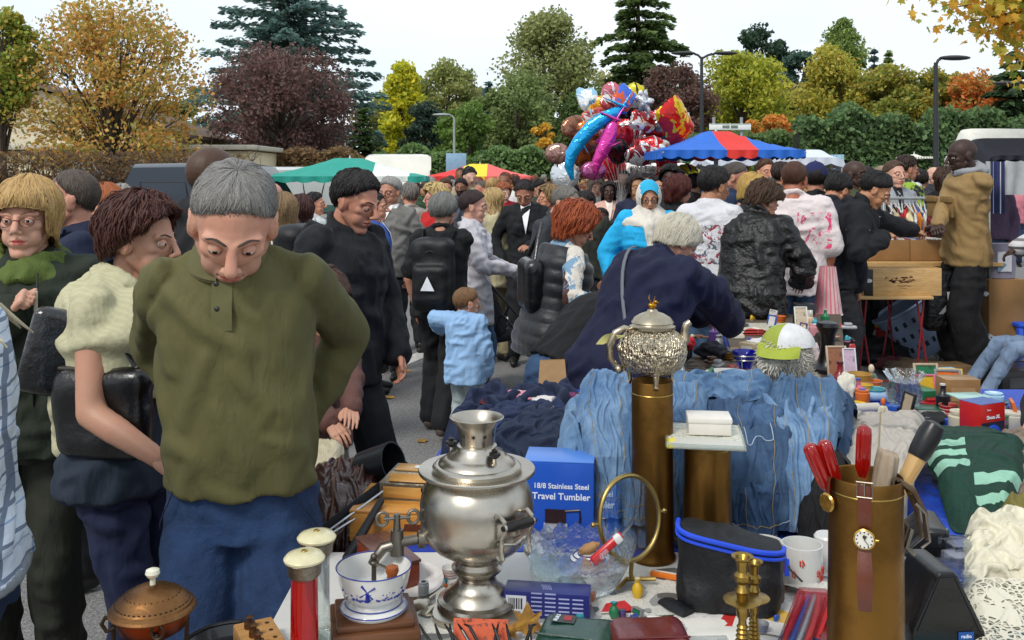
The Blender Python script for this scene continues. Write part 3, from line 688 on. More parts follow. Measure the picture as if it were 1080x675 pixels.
canopy('stall_tent',752,892,17,158,166,['#c8cfdb'],'long pale white stall roof behind the blue parasol',val=.14,pole=False,flat=True,cat='tent')
canopy('stall_tent',660,735,19,172,176,['#e3d9d2'],'low white stall roof behind the hijab woman',val=.12,pole=False,flat=True,cat='tent')
canopy('stall_tent',1028,1130,11.5,136,158,['#e6e3d6'],'cream white stall roof at the right edge',val=.06,pole=False,flat=True,cat='tent',depth=.8)
canopy('stall_tent',1040,1180,9.6,146,164,['#10131f'],'navy blue stall roof in front of the cream one',val=.05,pole=False,flat=True,cat='tent',depth=.7)
canopy('sun_umbrella',957,984,17,163,165,['#e0ddd0'],'small cream parasol above the crowd left of the man in the tan jacket',val=.04,depth=.5)
t=thing('stall_curtain','white and blue striped curtain hanging under the navy stall roof','curtain',P(1046,186,10.2));b=MB()
b.sheet(lambda u,v:((u-.5)*.28,.03*math.sin(u*22),.22-v*.62),30,4,mfun=lambda u,v:int(u*8)%2);part(t,'cloth_strips',b,[cloth('#d5d5dc'),cloth('#39406e')])
solo('hanging_sheet',MB().sheet(lambda u,v:((u-.5)*.36,.03*math.sin(u*9+v),.2-v*.4),24,6),cloth('#b9bcbf'),'plain grey white sheet hanging beside the striped curtain','sheet',P(1066,186,10.3))
for i,(px,py,w_,h_,base,inks,lb)in enumerate(((866,172,11,19,'#c8a23a',('#e8c52a','#5a3a80','#d8d4c0'),'yellow and purple poster panel on the white stall'),(883,168,14,16,'#9fc4d4',('#e6e04a','#3a86c4','#e8e8e0'),'pale blue and yellow poster beside the purple one'),(798,166,8,12,'#3548a0',('#c22a30','#3548a0','#e0dde0'),'red and blue poster under the white stall roof'),(812,169,9,14,'#8a7a4a',('#b8a060','#7a5a30','#d8c890'),'ochre poster under the white stall roof'))):
 Y=16.5;solo('poster',MB().box((0,0,0),(w_*Y/F,.02,h_*Y/F),bev=0),printed(base,inks,9),lb,'poster',P(px,py+3,Y))
solo('yellow_parasol',MB().lathe([(.34,0),(.3,.05),(.16,.1),(.0,.12)],8).tube([(0,0,-1.75),(0,0,.1)],.02),cloth('#d8c520'),'small bright yellow parasol under the white stall roof','parasol',P(791,166,17))
for i,(px,top,W_,lb)in enumerate(((408,104,70,'olive tree filling the gap left of the bright yellow poplar'),(510,96,80,'olive tree behind the slim blue grey spruce'),(640,78,90,'muted green tree directly behind the tall spruce'),(770,84,90,'olive tree behind the yellow green maple'),(820,88,80,'golden olive tree left of the yellowing maple'),(950,82,90,'golden green tree right of the small blue spruce'),(1050,84,80,'rusty olive tree behind the orange maple'))):
 tree('broadleaf_tree',px,57+i%3,top,172,W_,('#5a6336','#6c7040','#7c7644','#4c5832')if i<4 else('#7a7440','#8a7a3c','#66703a','#94703a'),lb,'round',5000,.22,80+i,60,8,GT)
def head_np(vox,jaw=1.,nose=1.,full=1.,fem=0):
 b=MB();E=b.ell;n,m=20,14
 E((0,.016,.032),(.075,.095,.083),n,m);E((0,-.018,.0),(.064,.072,.085),n,m)
 E((0,-.030,-.045),(.054*jaw,.052,.062),n,m);E((0,-.064,-.097),(.021*jaw,.018,.017),n,m)
 for s in(-1,1):
  b.cap((s*.048*jaw,.0,-.045),(s*.016,-.056,-.098),.021,.017,10)
  E((s*.037,-.050,-.012),(.024*full,.022,.020),n,m);E((s*.029,-.047,-.046),(.028*full,.028,.034),n,m)
  b.cap((s*.048,-.066,.024),(s*.010,-.084,.022),.010,.009-.002*fem,8)
  b.cap((s*.002,-.09,.018),(s*.002,-.109-.004*nose,-.022),.0068,.0105*nose,8)
  E((s*.0115,-.099,-.030),(.0085*nose,.010,.008),n,m)
  E((s*.077,.012,-.004),(.007,.019,.031),n,m,mat=Euler((R(-8),0,s*R(22))).to_matrix().to_4x4());E((s*.080,.024,.008),(.006,.011,.018),n,m)
  E((s*.072,.010,-.010),(.009,.022,.030),n,m)
 E((0,-.083,-.0535),(.021,.0092,.0055),n,m);E((0,-.0795,-.0650),(.018,.0092,.0066),n,m);E((0,-.068,-.06),(.032,.018,.024),n,m)
 b.cap((0,.022,-.05),(0,.032,-.165),.054-.006*fem,.060-.008*fem,18)
 b.cap((0,-.02,-.07),(0,.0,-.15),.036,.042,12)
 V,Fs=remesh(b,vox,9 if vox<.005 else 5 if vox<.008 else 3,.5)
 if vox<.008:
  for s in(-1,1):
   e=np.array([s*.031,-.085,.004]);d=V-e;k=np.exp(-((d[:,0]/.017)**2+(d[:,2]/.0105)**2))*(V[:,1]<-.03);V[:,1]+=k*.013
   nn=np.array([s*.006,-.106,-.040]);k=np.exp(-np.sum(((V-nn)/.0045)**2,1));V[:,2]+=k*.004
  k=np.exp(-((V[:,2]+.0592)/.0026)**2)*(np.abs(V[:,0])<.026)*(V[:,1]<-.06);V[:,1]+=k*.0055
 mi=[]
 for f in Fs:
  c=V[list(f)].mean(0);x,y,z=abs(c[0]),c[1],c[2];k=0
  if y<-.055 and x<.0205-abs(z+.0592)*1.0 and abs(z+.0592)<.0080:k=1
  elif z>.078+.004*noise.noise(Vector(c)*60)+.009*(hash((round(x*9e3),round(z*9e3)))%97/97-.5)-max(0,c[1]+.02)*1.25 and not(x>.066 and z<.03)and z>-.075:k=3
  elif z<-.028 and y<-.005 and z>-.125 and not(y<-.085 and z>-.045):k=4
  mi.append(k)
 b=from_np(V,Fs,mi)
 if vox<.008:
  for s in(-1,1):
   c=Vector((s*.0300,-.0738,.0045));N_=16 if vox<.005 else 10
   e=MB();e.ell((0,0,0),.0122,N_,N_);ms=[]
   for f in e.f:
    q=sum((Vector(e.v[i])for i in f),Vector())/len(f);dd=math.hypot(q.x,q.z+.001)if q.y<0 else 1
    ms.append(7 if dd<.0024 else 6 if dd<.0058 else 5)
   e.m=ms;e.xf(Matrix.Translation(c));b.join(e)
   e=MB();pts=[]
   for q in range(9):
    u=q/8;x=.010+.040*u;z=.0245+.0075*math.sin(min(1,u*1.25)*PI*.62)-.008*max(0,u-.6)
    cand=[v[1]for v in V if abs(abs(v[0])-x)<vox*1.2 and abs(v[2]-z)<vox*1.2 and v[1]<-.03]
    pts.append((s*x,(min(cand)if cand else-.08)-.0002,z))
   e.tube(pts,[.0018]+[.0036-.0010*fem]*4+[.0028-.0006*fem]*3+[.0010],6,ratio=.5,mi=2);b.join(e)
   for up,a0 in((1,R(14)),(-1,R(-22))):
    e=MB()
    def lf(u,v,up=up,a0=a0):
     az=(u-.5)*PI*1.05;el=a0*math.cos(az*.95)+(up*PI/2-a0*math.cos(az*.95))*v
     return(math.sin(az)*math.cos(el)*.0142,-math.cos(az)*math.cos(el)*.0142,math.sin(el)*.0142)
    e.sheet(lf,N_,5,mi=0);e.sheet(lambda u,v:tuple(x*.93 for x in lf(u,v*.1)),N_,1,mi=2 if up>0 else 0)
    e.xf(Matrix.Translation(c));b.join(e)
 return b
HEADS={}
def head_mb(lod,kind):
 key=(lod,kind)
 if key not in HEADS:
  p={'m':dict(jaw=1.05,nose=1.12),'f':dict(jaw=.92,nose=.9,fem=1),'heavy':dict(jaw=1.15,nose=1.15,full=1.2),'child':dict(jaw=.95,nose=.8,fem=1,full=1.15)}[kind]
  HEADS[key]=head_np((.0034,.0058,.012)[lod],**p)
 return HEADS[key]
def hand_np(vox,style):
 b=MB();a={'relax':(12,26,22),'fist':(62,80,55),'grip':(35,55,40),'flat':(4,8,8)}[style]
 for i,(y,L)in enumerate(((-.031,.074),(-.0105,.082),(.0105,.076),(.030,.060))):
  b.cap((0,y*.62,-.004),(0.0,y,-.088),.0165,.0125,10)
  p=Vector((0,y,-.086));an=0
  for k,fr in enumerate((.46,.3,.24)):
   an+=R(a[k]*(1+.12*i));q=p+Vector((math.sin(an),(y*.12),-math.cos(an)))*L*fr
   b.cap(p,q,.0088-.001*k,.0080-.001*k,8);p=q
 th=((.006,-.022,-.025),(.016,-.046,-.058),(.020+.004*(style!='flat'),-.052,-.084),(.028 if style in('fist','grip')else .02,-.045,-.106))
 for k in range(3):b.cap(th[k],th[k+1],(.0165,.0125,.0105)[k],(.0125,.0105,.009)[k],8)
 b.cap((0,0,.03),(0,0,-.02),.026,.026,12,ratio=.75,up=(0,1,0))
 V,Fs=remesh(b,vox,3,.45);return V,Fs
HANDS={}
def hand(lod,style,left):
 key=(lod,style,left)
 if key not in HANDS:
  V,Fs=hand_np((.0042,.006,.012)[lod],style)
  if left:V=V*np.array([-1,1,1]);Fs=[tuple(reversed(f))for f in Fs]
  HANDS[key]=(V,Fs)
 return HANDS[key]
def hair_mb(style,lod,seed=0,L=None):
 """in head space"""
 S=dict(buzz=(.0035,58,92,138,0,0,0,0),short=(.016,52,97,142,0,0,.011,1.25),crop=(.009,52,96,142,0,0,.002,1),curly=(.028,55,100,142,.0,.015,.016,1.5),bob=(.020,60,100,130,.07,.07,.004,1),long=(.017,52,98,125,.2,.24,.006,1),tied=(.009,50,96,128,0,0,.001,1),fringe=(.020,80,104,132,.055,.05,.005,1),wavy=(.026,54,100,130,.05,.07,.016,1.3),bushy=(.04,58,102,138,.03,.05,.02,1.6),receding=(.007,22,92,140,0,0,.002,.8))[style]
 th,tf,ts,tbk,Ds,Db,jit,wr=S
 if L is not None:Ds=Db=L
 r_=random.Random(seed*7+3)
 tf,ts,tbk=R(tf),R(ts),R(tbk);ns=Vector((r_.uniform(0,50),r_.uniform(0,50),0))
 def tend(phi):
  c=math.cos(phi);return ts+(tf-ts)*max(0,c)**1.1 if c>0 else ts+(tbk-ts)*min(1,-c*1.3)**.7
 def drop(phi):
  c=math.cos(phi);return 0 if c>.62 else(Ds if c>0 else Ds+(Db-Ds)*(-c))
 def pt(phi,s,off=0.0):
  te,D=tend(phi)+(noise.noise((phi*9,seed,2))*.07+noise.noise((phi*30,seed,5))*.05)*(1 if th<.014 else .5),drop(phi);arc=te*.095;tot=arc+D;l=s*tot
  t=te if l>arc else l/.095
  thk=th*(1 if style not in('short','crop','buzz','receding')else(1-.97*(t/te)**2.5))
  nz=noise.noise(Vector((math.sin(phi)*2,math.cos(phi)*2,t*1.5))*1.6+ns)*th*.45
  if style in('wavy','curly','bushy'):nz+=noise.noise(Vector((math.sin(phi)*6,math.cos(phi)*6,t*5))+ns)*th*.5
  g=off+thk+nz;st=math.sin(t)if t<PI/2 else max(math.sin(t),.80 if D>0 else .74)
  x=(.077+g)*st*math.sin(phi);y=-(.098+g)*st*math.cos(phi);z=(.086+g)*math.cos(t)
  e=max(0,l-arc)
  if e>0:
   k=1-.10*math.sin(min(1,e/.12)*PI);x*=k;y*=k*(1-.1*min(1,e/.3));z-=e;x+=noise.noise((phi*3,e*18,seed))*jit;y+=noise.noise((phi*3,e*18,seed+9))*jit
  return Vector((x,y+.014,z+.03))
 b=MB();nu,nv=((72,22),(40,14),(18,8))[lod]
 b.sheet(lambda u,v:pt(u*2*PI,.001+.999*v),nu,nv,closed_u=True)
 b.sheet(lambda u,v:pt(u*2*PI,.97+.03*(1-v),0)*(1-.0*v)-(pt(u*2*PI,.97+.03*(1-v))-Vector((0,.014,pt(u*2*PI,1).z)))*.10*v,nu,2,closed_u=True)
 if style!='buzz':
  nl=(1700,200,18)[lod]
  for k in range(nl):
   ph=r_.uniform(0,2*PI);s0=r_.uniform(.0,.72);s1=min(1.0+r_.uniform(0,.05),s0+r_.uniform(.25,.6));rr=r_.uniform(.0014,.0032)*wr*(1,2.3,5)[lod]*(.7 if th<.014 else 1)
   w_=r_.uniform(-.25,.25);o=r_.uniform(.0,.5)*jit;pts=[]
   for q in range(5):
    s_=s0+(s1-s0)*q/4;p=pt(ph+w_*q/4,min(s_,1.06),.001+o*math.sin(q/4*PI))
    if jit>.01:p+=Vector((noise.noise((k,q*.9,1)),noise.noise((k,q*.9,5)),noise.noise((k,q*.9,9))))*jit*.7
    pts.append(p)
   b.tube(pts,[rr*.5,rr,rr,rr*.8,rr*.15],4 if lod else 5,ratio=.55)
 if style=='tied':
  c=Vector((0,.125,.02));b.ell(c,(.032,.03,.034),14,10,fn=lambda v:1+.12*noise.noise(v*4))
 return b
HAIRC={}
def hair_cached(style,lod,seed,L):
 k=(style,lod,seed if lod==0 else seed%2,L)
 if k not in HAIRC:HAIRC[k]=hair_mb(style,lod,k[2],L)
 return HAIRC[k]
def sring(b,rings,n=24,pw=2.4):
 """loft of (centre, xaxis, yaxis, w, d) superellipses"""
 vs,fs=[],[]
 for c,X,Y_,w_,d_ in rings:
  for i in range(n):
   a=2*PI*i/n;ca,sa=math.cos(a),math.sin(a)
   vs.append(c+X*(w_*math.copysign(abs(ca)**(2/pw),ca))+Y_*(d_*math.copysign(abs(sa)**(2/pw),sa)))
 k=len(rings)
 for j in range(k-1):
  for i in range(n):fs.append((j*n+i,j*n+(i+1)%n,(j+1)*n+(i+1)%n,(j+1)*n+i))
 fs.append(list(range(n))[::-1]);fs.append([(k-1)*n+i for i in range(n)]);b.add(vs,fs)
TORSO={'m':[(.80,.160,.112,0),(.90,.170,.118,0),(.98,.163,.115,0),(1.08,.158,.112,-.005),(1.20,.168,.120,-.008),(1.30,.176,.124,-.006),(1.37,.168,.112,0),(1.42,.132,.090,.01),(1.455,.086,.072,.018),(1.49,.062,.060,.018)],'f':[(.80,.168,.120,.005),(.90,.178,.125,.005),(.98,.160,.112,0),(1.08,.132,.098,0),(1.20,.145,.108,-.004),(1.30,.158,.112,-.004),(1.37,.146,.100,0),(1.42,.112,.082,.01),(1.455,.074,.064,.018),(1.49,.054,.054,.018)]}
def interp(tab,z):
 if z<=tab[0][0]:return tab[0][1:]
 for a,b_ in zip(tab,tab[1:]):
  if z<=b_[0]:
   t=(z-a[0])/(b_[0]-a[0]);return tuple(x+(y-x)*t for x,y in zip(a[1:],b_[1:]))
 return tab[-1][1:]
class Rig:
 def __init__(s,sex,bulk,lean,twist,side,head,slump=0,nk=0):
  s.nk=nk;s.sex,s.bulk=sex,bulk;T=TORSO[sex];s.T=T
  s.zs=[.80+i*.05 for i in range(16)];s.pos,s.rot=[],[];p=Vector((0,.10*math.sin(lean),.80))
  for i,z in enumerate(s.zs):
   t=min(1,max(0,(z-.88)/.50));ang=lean*(.35+.65*t)if z>=.88 else lean*.35*max(0,(z-.80)/.08)
   m=Matrix.Rotation(twist*t,3,'Z')@Matrix.Rotation(side*t,3,'Y')@Matrix.Rotation(ang+slump*max(0,t-.6),3,'X')
   s.pos.append(p.copy());s.rot.append(m);p=p+m@Vector((0,0,.05))
  hp,hy,hr=head;s.hrot=Matrix.Rotation(hy,3,'Z')@Matrix.Rotation(hp,3,'X')@Matrix.Rotation(hr,3,'Y')
  base=s.U((0,.02,1.475));up=(s.rot[-2]@Vector((0,-.12,1))).normalized();hu=s.hrot@Vector((0,-.12,1))
  s.neck=base;s.hc=base+up*(.008-s.nk)+(s.hrot@Vector((0,-.025,.100)))
 def fr(s,z):
  i=(z-.80)/.05;i=max(0,min(len(s.zs)-1.001,i));k=int(i);t=i-k
  return s.pos[k].lerp(s.pos[k+1],t),s.rot[k].lerp(s.rot[k+1],t)if hasattr(s.rot[k],'lerp')else s.rot[k]
 def U(s,p):
  c,m=s.fr(p[2]);return c+m@Vector((p[0],p[1],0))
 def rings(s,z0,z1,th,flare=0.,belly=0.,step=.035,neckfit=True,zmaxw=None):
  out=[];z=z0
  while z<=z1+1e-6:
   w_,d_,yo=interp(s.T,z);bk=s.bulk if z<1.36 else 1+(s.bulk-1)*.6
   w_=w_*bk+th;d_=d_*bk+th;by=0
   if z<1.36:bb=math.exp(-((z-1.06)/.14)**2)*belly;d_+=bb*.6;by=-bb*.5;w_+=bb*.3
   if z<1.1:fl=flare*min(1,(1.1-z)/.3);w_+=fl;d_+=fl
   if z>=1.45:w_-=th*.4;d_-=th*.4
   c,m=s.fr(max(z,.80))
   if z<.80:c=c+Vector((0,0,z-.80))
   out.append((c+m@Vector((0,yo+by,0)),m@Vector((1,0,0)),m@Vector((0,1,0)),w_,d_));z+=step
  return out
def ik(S,W,l1,l2,hint):
 d=W-S;L=d.length
 if L>(l1+l2)*.995:W=S+d*((l1+l2)*.995/L);d=W-S;L=d.length
 if L<.12:d=Vector((0,-.12,0));L=.12;W=S+d
 a=(l1*l1-l2*l2+L*L)/(2*L);h=math.sqrt(max(0,l1*l1-a*a));u=d/L
 p=Vector(hint)-u*Vector(hint).dot(u)
 if p.length<1e-4:p=Vector((1,0,0))-u*u.x
 return S+u*a+p.normalized()*h,W
def finish_cloth(mb,vox,amp,seed,lod,smooth=3):
 V,Fs=remesh(mb,vox,smooth,.5)
 if amp>0:
  N=vnormals(V,Fs);o=seed*.37%7;k=seed%4;ct,st_=math.cos(.35+(seed%5)*.12),math.sin(.35+(seed%5)*.12);sc_=1/.52
  def H(p_,q_):return foldh((p_*ct+q_*st_)*sc_+o,(q_*ct-p_*st_)*sc_+o*1.7,k)
  wx,wy=np.abs(N[:,0])**2,np.abs(N[:,1])**2+.05;wt=wx+wy;h=(wx*H(V[:,1],V[:,2])+wy*H(V[:,0],V[:,2]))/wt;r2=.75+.5*np.sin(V[:,0]*7+o)*np.sin(V[:,2]*6+o*2)
  V+=N*(amp*1.05*h*r2)[:,None]
 return V,Fs
def person(label,px,top,Y,face=0,lean=0,twist=0,side=0,head=(0,None,0),arms=(None,None),hint=(None,None),hands=('relax','relax'),legs=((0,0),(0,0)),sex='m',bulk=1.,belly=0.,skinc='#c98f72',hair=('short','#2a1c14'),tp=None,bt=None,shoe='#1c1a19',lod=1,kind=None,beard=None,group=None,seed=None,zb=0.,seated=False,slump=0,feat=None,hl=None,cat='person',brow=None,hh=.0,bare=False,hs=1.,nk=0.):
 seed=seed if seed is not None else int(px*7+top);lean,twist,side,slump=R(lean),R(twist),R(side),R(slump);hd=[R(a if a is not None else 0)for a in head];hd[1]=R(head[1]-face)if head[1]is not None else 0.
 kind=kind or('f' if sex=='f' else'm');rg=Rig(sex,bulk,lean,twist,side,hd,slump,nk)
 child=kind=='child';hsc=hs*(1.30 if child else 1.06)
 ztop0=rg.hc.z+.118*hsc*abs(math.cos(hd[0]))+.03*abs(math.sin(hd[0]))+hh
 zt=H0+(HOR-top)*Y/F;s=(zt-zb)/ztop0;face=R(face)
 RZ=Matrix.Rotation(face,3,'Z');hw=RZ@(rg.hc*s);loc=Vector(((px-540)*Y/F-hw.x,Y-hw.y,zb));Sinv=lambda wv:(RZ.inverted()@(Vector(wv)-loc))/s
 vb=(.013,.019,.034)[lod];vg=(.0105 if Y>3.2 else .0085,.015,.028)[lod]
 tp=dict(tp or{});bt=dict(bt or{});sh={}
 l1,l2=.30,.265;joints=[]
 for k,sg in enumerate((-1,1)):
  wS=(.160 if sex=='f' else .178)*(1+(bulk-1)*.5)-.012;S=rg.U((sg*wS,.014,1.392));a=arms[k];hn=hint[k]
  if a is None:W=S+Vector((sg*.045,-.06,-.535));hn=hn or(sg*.5,.6,0)
  elif a[0]=='w':W=Sinv(P(*a[1:4]));hn=hn or(sg*.7,.35,-.8)
  else:W=Vector(a[-3:])if a[0]=='p' else Vector(a);hn=hn or(sg*.7,.35,-.8)
  E_,W=ik(S,W,l1,l2,hn);joints.append((S,E_,W,sg))
 b=MB();sring(b,rg.rings(.84,1.49,-.020),20);b.cap(rg.U((0,.015,1.42)),rg.hc+rg.hrot@Vector((0,.03,-.10)),.058 if sex=='m' else .048,.053 if sex=='m' else .045,14)
 ar=.046*(1+(bulk-1)*.7)if sex=='m' else .041*bulk
 for S,E_,W,sg in joints:
  b.cap(rg.U((sg*.12,.012,1.36)),S,.050,.045,12);b.cap(rg.U((sg*.03,.022,1.45)),rg.U((sg*.12,.018,1.395)),.026,.032,10);b.cap(S,E_,ar+.004,ar*.86,12);b.cap(E_,E_.lerp(W,.4),ar*.86,ar*.84,12);b.cap(E_.lerp(W,.35),W,ar*.84,.0265,12)
 hips=[]
 pel=rg.pos[0]
 for k,sg in enumerate((-1,1)):
  ox,oy=legs[k][:2];Hh=pel+Vector((sg*.088,0,.09))
  if seated:K=Hh+Vector((sg*.05,-.44,.0));A=Vector((K.x+ox,K.y-.02+oy,max(.09,K.z-.43)))
  else:K,A=ik(Hh,Vector((sg*.095+ox,.03+oy,legs[k][2]if len(legs[k])>2 else .085)),.42,.415,(0,-1,0))
  hips.append((Hh,K,A,sg));b.cap(Hh,K,.066,.050,12);b.cap(K,A,.05,.036,10)
 V,Fs=remesh(b,vb,3,.5);body=from_np(V,Fs)
 HM=Matrix.Translation(rg.hc)@rg.hrot.to_4x4()@Matrix.Diagonal((hsc,hsc,hsc*(.95 if child else 1),1))
 h=MB();hb=head_mb(lod,kind);h.join(hb);h.xf(HM);body.join(h)
 for k,(S,E_,W,sg)in enumerate(joints):
  if hands[k]is None:continue
  hv,hf=hand(lod,hands[k],sg>0);z=-(W-E_).normalized();pref=Vector((-sg*.8,.15,-.25))if abs(z.z)>.5 else Vector((-sg*.35,.2,-1));x=(pref-z*pref.dot(z)).normalized()*(1 if sg<0 else-1);y=z.cross(x)
  M4=Matrix(((x.x,y.x,z.x,W.x),(x.y,y.y,z.y,W.y),(x.z,y.z,z.z,W.z),(0,0,0,1)))
  e=from_np(hv,hf);e.xf(M4@Matrix.Scale(.98 if sex=='m' else .88,4));body.join(e)
 hcol=hair[1]if hair else'#2a1c14'
 sk=skin(skinc);c0=srgb(skinc);dk=lambda k,c=c0:'#%02x%02x%02x'%tuple(int(255*min(1,(x*k))**(1/2.2))for x in c)
 lips=M(dk(.62,(c0[0]*1.15,c0[1]*.62,c0[2]*.66))if sex=='m' else dk(.8,(c0[0]*1.15,c0[1]*.45,c0[2]*.5)),.35,name='lips')
 browm=M(brow or hcol,.8,name='brow');
 hc3=srgb(hcol);scalp=sk if(not hair or hair[0]=='bald')else hairm(hcol,hair[2]if len(hair)>2 and isinstance(hair[2],str)else None)if hair[0]=='buzz' else M(tuple(.15*a+.85*b_ for a,b_ in zip(c0,hc3)),.7,name='scalp',vs=40)
 st=M(tuple(.72*a+.28*b_ for a,b_ in zip(c0,hc3)),.6,name='stubble',vs=30)if beard=='stubble' else(M(hcol,.8,name='beard',vs=60,bumps=((200,.6,.004),))if beard else sk)
 mats=[sk,lips,browm,scalp,st,M('#d8d2ca',.2,name='eye_white',bumps=()),M('#3a2a1c',.15,name='iris',bumps=()),M('#080808',.1,name='pupil',bumps=())]
 o=link(bpy.data.objects.new('person',body.xf(Matrix.Scale(s,4)).mesh('person',mats,True,180)));o.location=loc;o.rotation_euler=(0,0,face)
 tag(o,label,cat,group)
 def child_np(name,mb_or_v,mat,lab=None,ang=180):
  mb=mb_or_v if isinstance(mb_or_v,MB)else from_np(*mb_or_v);mb.xf(Matrix.Scale(s,4));return part(o,name,mb,mat,True,ang,lab)
 if hair and hair[0]not in('bald',None,'buzz'):
  hm=MB();hm.join(hair_cached(hair[0],lod,seed,hl));hm.xf(HM);child_np('hair',hm,hair[2]if len(hair)>2 and not isinstance(hair[2],str)else hairm(hcol,hair[2]if len(hair)>2 else None))
 hem_=tp.get('hem',.86);loose=bt.get('loose',.012);b=MB();low=bt.get('len',0)
 if bt.get('kind')=='skirt':
  hz=bt.get('hem',.45);rr=rg.rings(hz,1.0,.02,.05);sring(b,rr,24)
 else:
  sring(b,rg.rings(.82,max(.93,hem_+.05)if not bt.get('high')else 1.0,.007+loose*.2),20)
  for Hh,K,A,sg in hips:
   b.cap(Hh,Hh.lerp(K,.5),.092*(1+(bulk-1)*.6),.080+loose*.6,14);b.cap(Hh.lerp(K,.5),K,.080+loose*.6,.060+loose,14);b.cap(K,A+Vector((0,0,.02+low)),.060+loose,.046+loose*1.5,14)
 child_np('skirt' if bt.get('kind')=='skirt' else'trousers',finish_cloth(b,vg*1.15,(.006,.007,.008)[lod],seed+5,lod),bt.get('mat')or cloth(bt.get('c','#23252b'),'trouser_cloth'))
 if not bt.get('noshoes'):
  for Hh,K,A,sg in hips:
   b=MB();f=(A-K).normalized();b.cap(A+Vector((0,.035,-.035)),A+Vector((sg*.01,-.07,-.042)),.042,.040,12);b.cap(A+Vector((sg*.01,-.07,-.05)),A+Vector((sg*.015,-.15,-.055)),.042,.030,12);b.cap(A+Vector((0,.01,.02)),A+Vector((0,.01,-.03)),.042,.045,12)
   V,Fs=remesh(b,(.009,.014,.024)[lod],3,.5);V[:,2]=np.maximum(V[:,2],A.z-.083);child_np('shoe',(V,Fs),M(shoe,.5,name='shoe_leather'))
 th=tp.get('th',.014);hem=tp.get('hem',.86);kindt=tp.get('kind','shirt');slv=tp.get('sleeve',1.0)
 b=MB();sring(b,rg.rings(hem,1.475 if kindt!='tank' else 1.44,th,tp.get('flare',.012),belly),28)
 if sex=='f':
  for sg in(-1,1):b.ell(rg.U((sg*.066,-.092-th*.6,1.245)),(.062,.055,.062),14,10)
 if slv>0:
  for S,E_,W,sg in joints:
   b.cap(rg.U((sg*.10,.012,1.365)),S,.050+th*.6,.040+th*.8,14);b.cap(rg.U((sg*.035,.022,1.455)),rg.U((sg*.13,.018,1.415)),.034+th*.4,.036+th*.5,12)
   a2=ar+th+.003
   if slv<=.5:e=S.lerp(E_,slv*2);b.cap(S,e,a2+.004,a2+.006,14)
   else:
    b.cap(S,E_,a2+.002,a2-.002,14);t=(slv-.5)*2;Em=E_.lerp(W,t*.97);b.cap(E_,Em,a2-.002,max(.034,a2-.014),14)
 if tp.get('hood'):
  c=rg.U((0,.085,1.46));b.ell(c,(.10,.055,.07),16,10);b.tube([rg.U((math.sin(a)*.088,.01-math.cos(a)*-.075,1.465+.015*math.cos(a)))for a in np.linspace(0,2*PI,17)[:-1]],.024,8,closed=True)
 elif tp.get('collar',.6):
  k=tp.get('collar',.6);nr=.068 if sex=='m' else .058
  b.tube([rg.U((math.sin(a)*nr*1.05,.018+math.cos(a)*nr*.98,1.462+.018*k+.022*math.cos(a)))for a in np.linspace(0,2*PI,17)[:-1]],.011+.009*k,8,ratio=1.2,closed=True)
 Vt,Ft=finish_cloth(b,vg,tp.get('amp',(.0058,.006,.008)[lod]),seed,lod)
 tm=tp.get('mat')or cloth(tp.get('c','#555a60'),'top_cloth',folds=tp.get('folds',.5),r=tp.get('r',.85),sheen=0)
 nm={'shirt':'shirt','jacket':'jacket','sweater':'sweater','coat':'coat','tank':'vest','vest':'vest'}.get(kindt,kindt)
 to=child_np(nm,(Vt,Ft),tm)
 inn=tp.get('inner')
 if inn:
  mi=cloth(inn,'inner_shirt');bb=MB();w0=tp.get('open',.05);zb0=tp.get('vz',1.22)
  def vf(u,v):
   z=zb0+(1.478-zb0)*v;hw_=w0*(v if tp.get('vee',1)else 1);x=(u-.5)*2*hw_;W_,D_,yo=interp(rg.T,z);W_=W_*bulk+th;D_=D_*bulk+th
   if z<1.36:D_+=math.exp(-((z-1.06)/.14)**2)*belly*1.1
   bu=.062*math.exp(-((z-1.245)/.055)**2)*.35 if sex=='f' else 0
   y=yo-D_*(1-min(.95,abs(x/W_))**2.4)**(1/2.4)-.008-bu;return rg.U((x,y,z))
  bb.sheet(vf,8,14);bb.sheet(lambda u,v:vf(u,v)+rg.fr(1.3)[1]@Vector((0,.016,0)),8,14);child_np('undershirt',bb,mi)
  if tp.get('lapel'):
   for sg in(-1,1):
    bb=MB();bb.sheet(lambda u,v:vf(.5+sg*(.5+u*.45),v)+rg.fr(1.3)[1]@Vector((0,-.008-.006*u,0)),4,12);bb.sheet(lambda u,v:vf(.5+sg*(.5+u*.45),v)+rg.fr(1.3)[1]@Vector((0,.004,0)),4,12);child_np('lapel',bb,cloth(tp['lapel'],'lapel')if isinstance(tp['lapel'],str)else tm)
 info=dict(o=o,rg=rg,s=s,loc=loc,RZ=RZ,joints=joints,th=th,hips=hips,tm=tm,HM=HM,child=child_np,vt=Vt)
 def W_(p):return loc+RZ@(Vector(p)*s)
 info['W']=W_;info['head']=lambda p:W_(HM@Vector(p))
 return info
def glasses(pi,col='#3a3230',r=.0012):
 b=MB()
 for s in(-1,1):
  b.tube([(s*.031+math.cos(a)*.021,-.101+abs(math.cos(a))*.004,.002+math.sin(a)*.014)for a in np.linspace(0,2*PI,15)[:-1]],r,5,closed=True)
  b.tube([(s*.051,-.096,.008),(s*.074,-.06,.01),(s*.078,.01,.008)],r,5)
 b.tube([(-.011,-.101,.006),(0,-.104,.009),(.011,-.101,.006)],r,5);b.xf(Matrix.Scale(1,4));b.xf(pi['HM']);pi['child']('glasses',b,metal(col,.3))
def place(pi,mb,mats,name,label,cat,group=None,ang=40):
 """a separate thing worn or held, given in the person's own space"""
 mb.xf(Matrix.Scale(pi['s'],4));o=solo(name,mb,mats,label,cat,pi['loc'],pi['o'].rotation_euler.z,group,ang=ang);return o
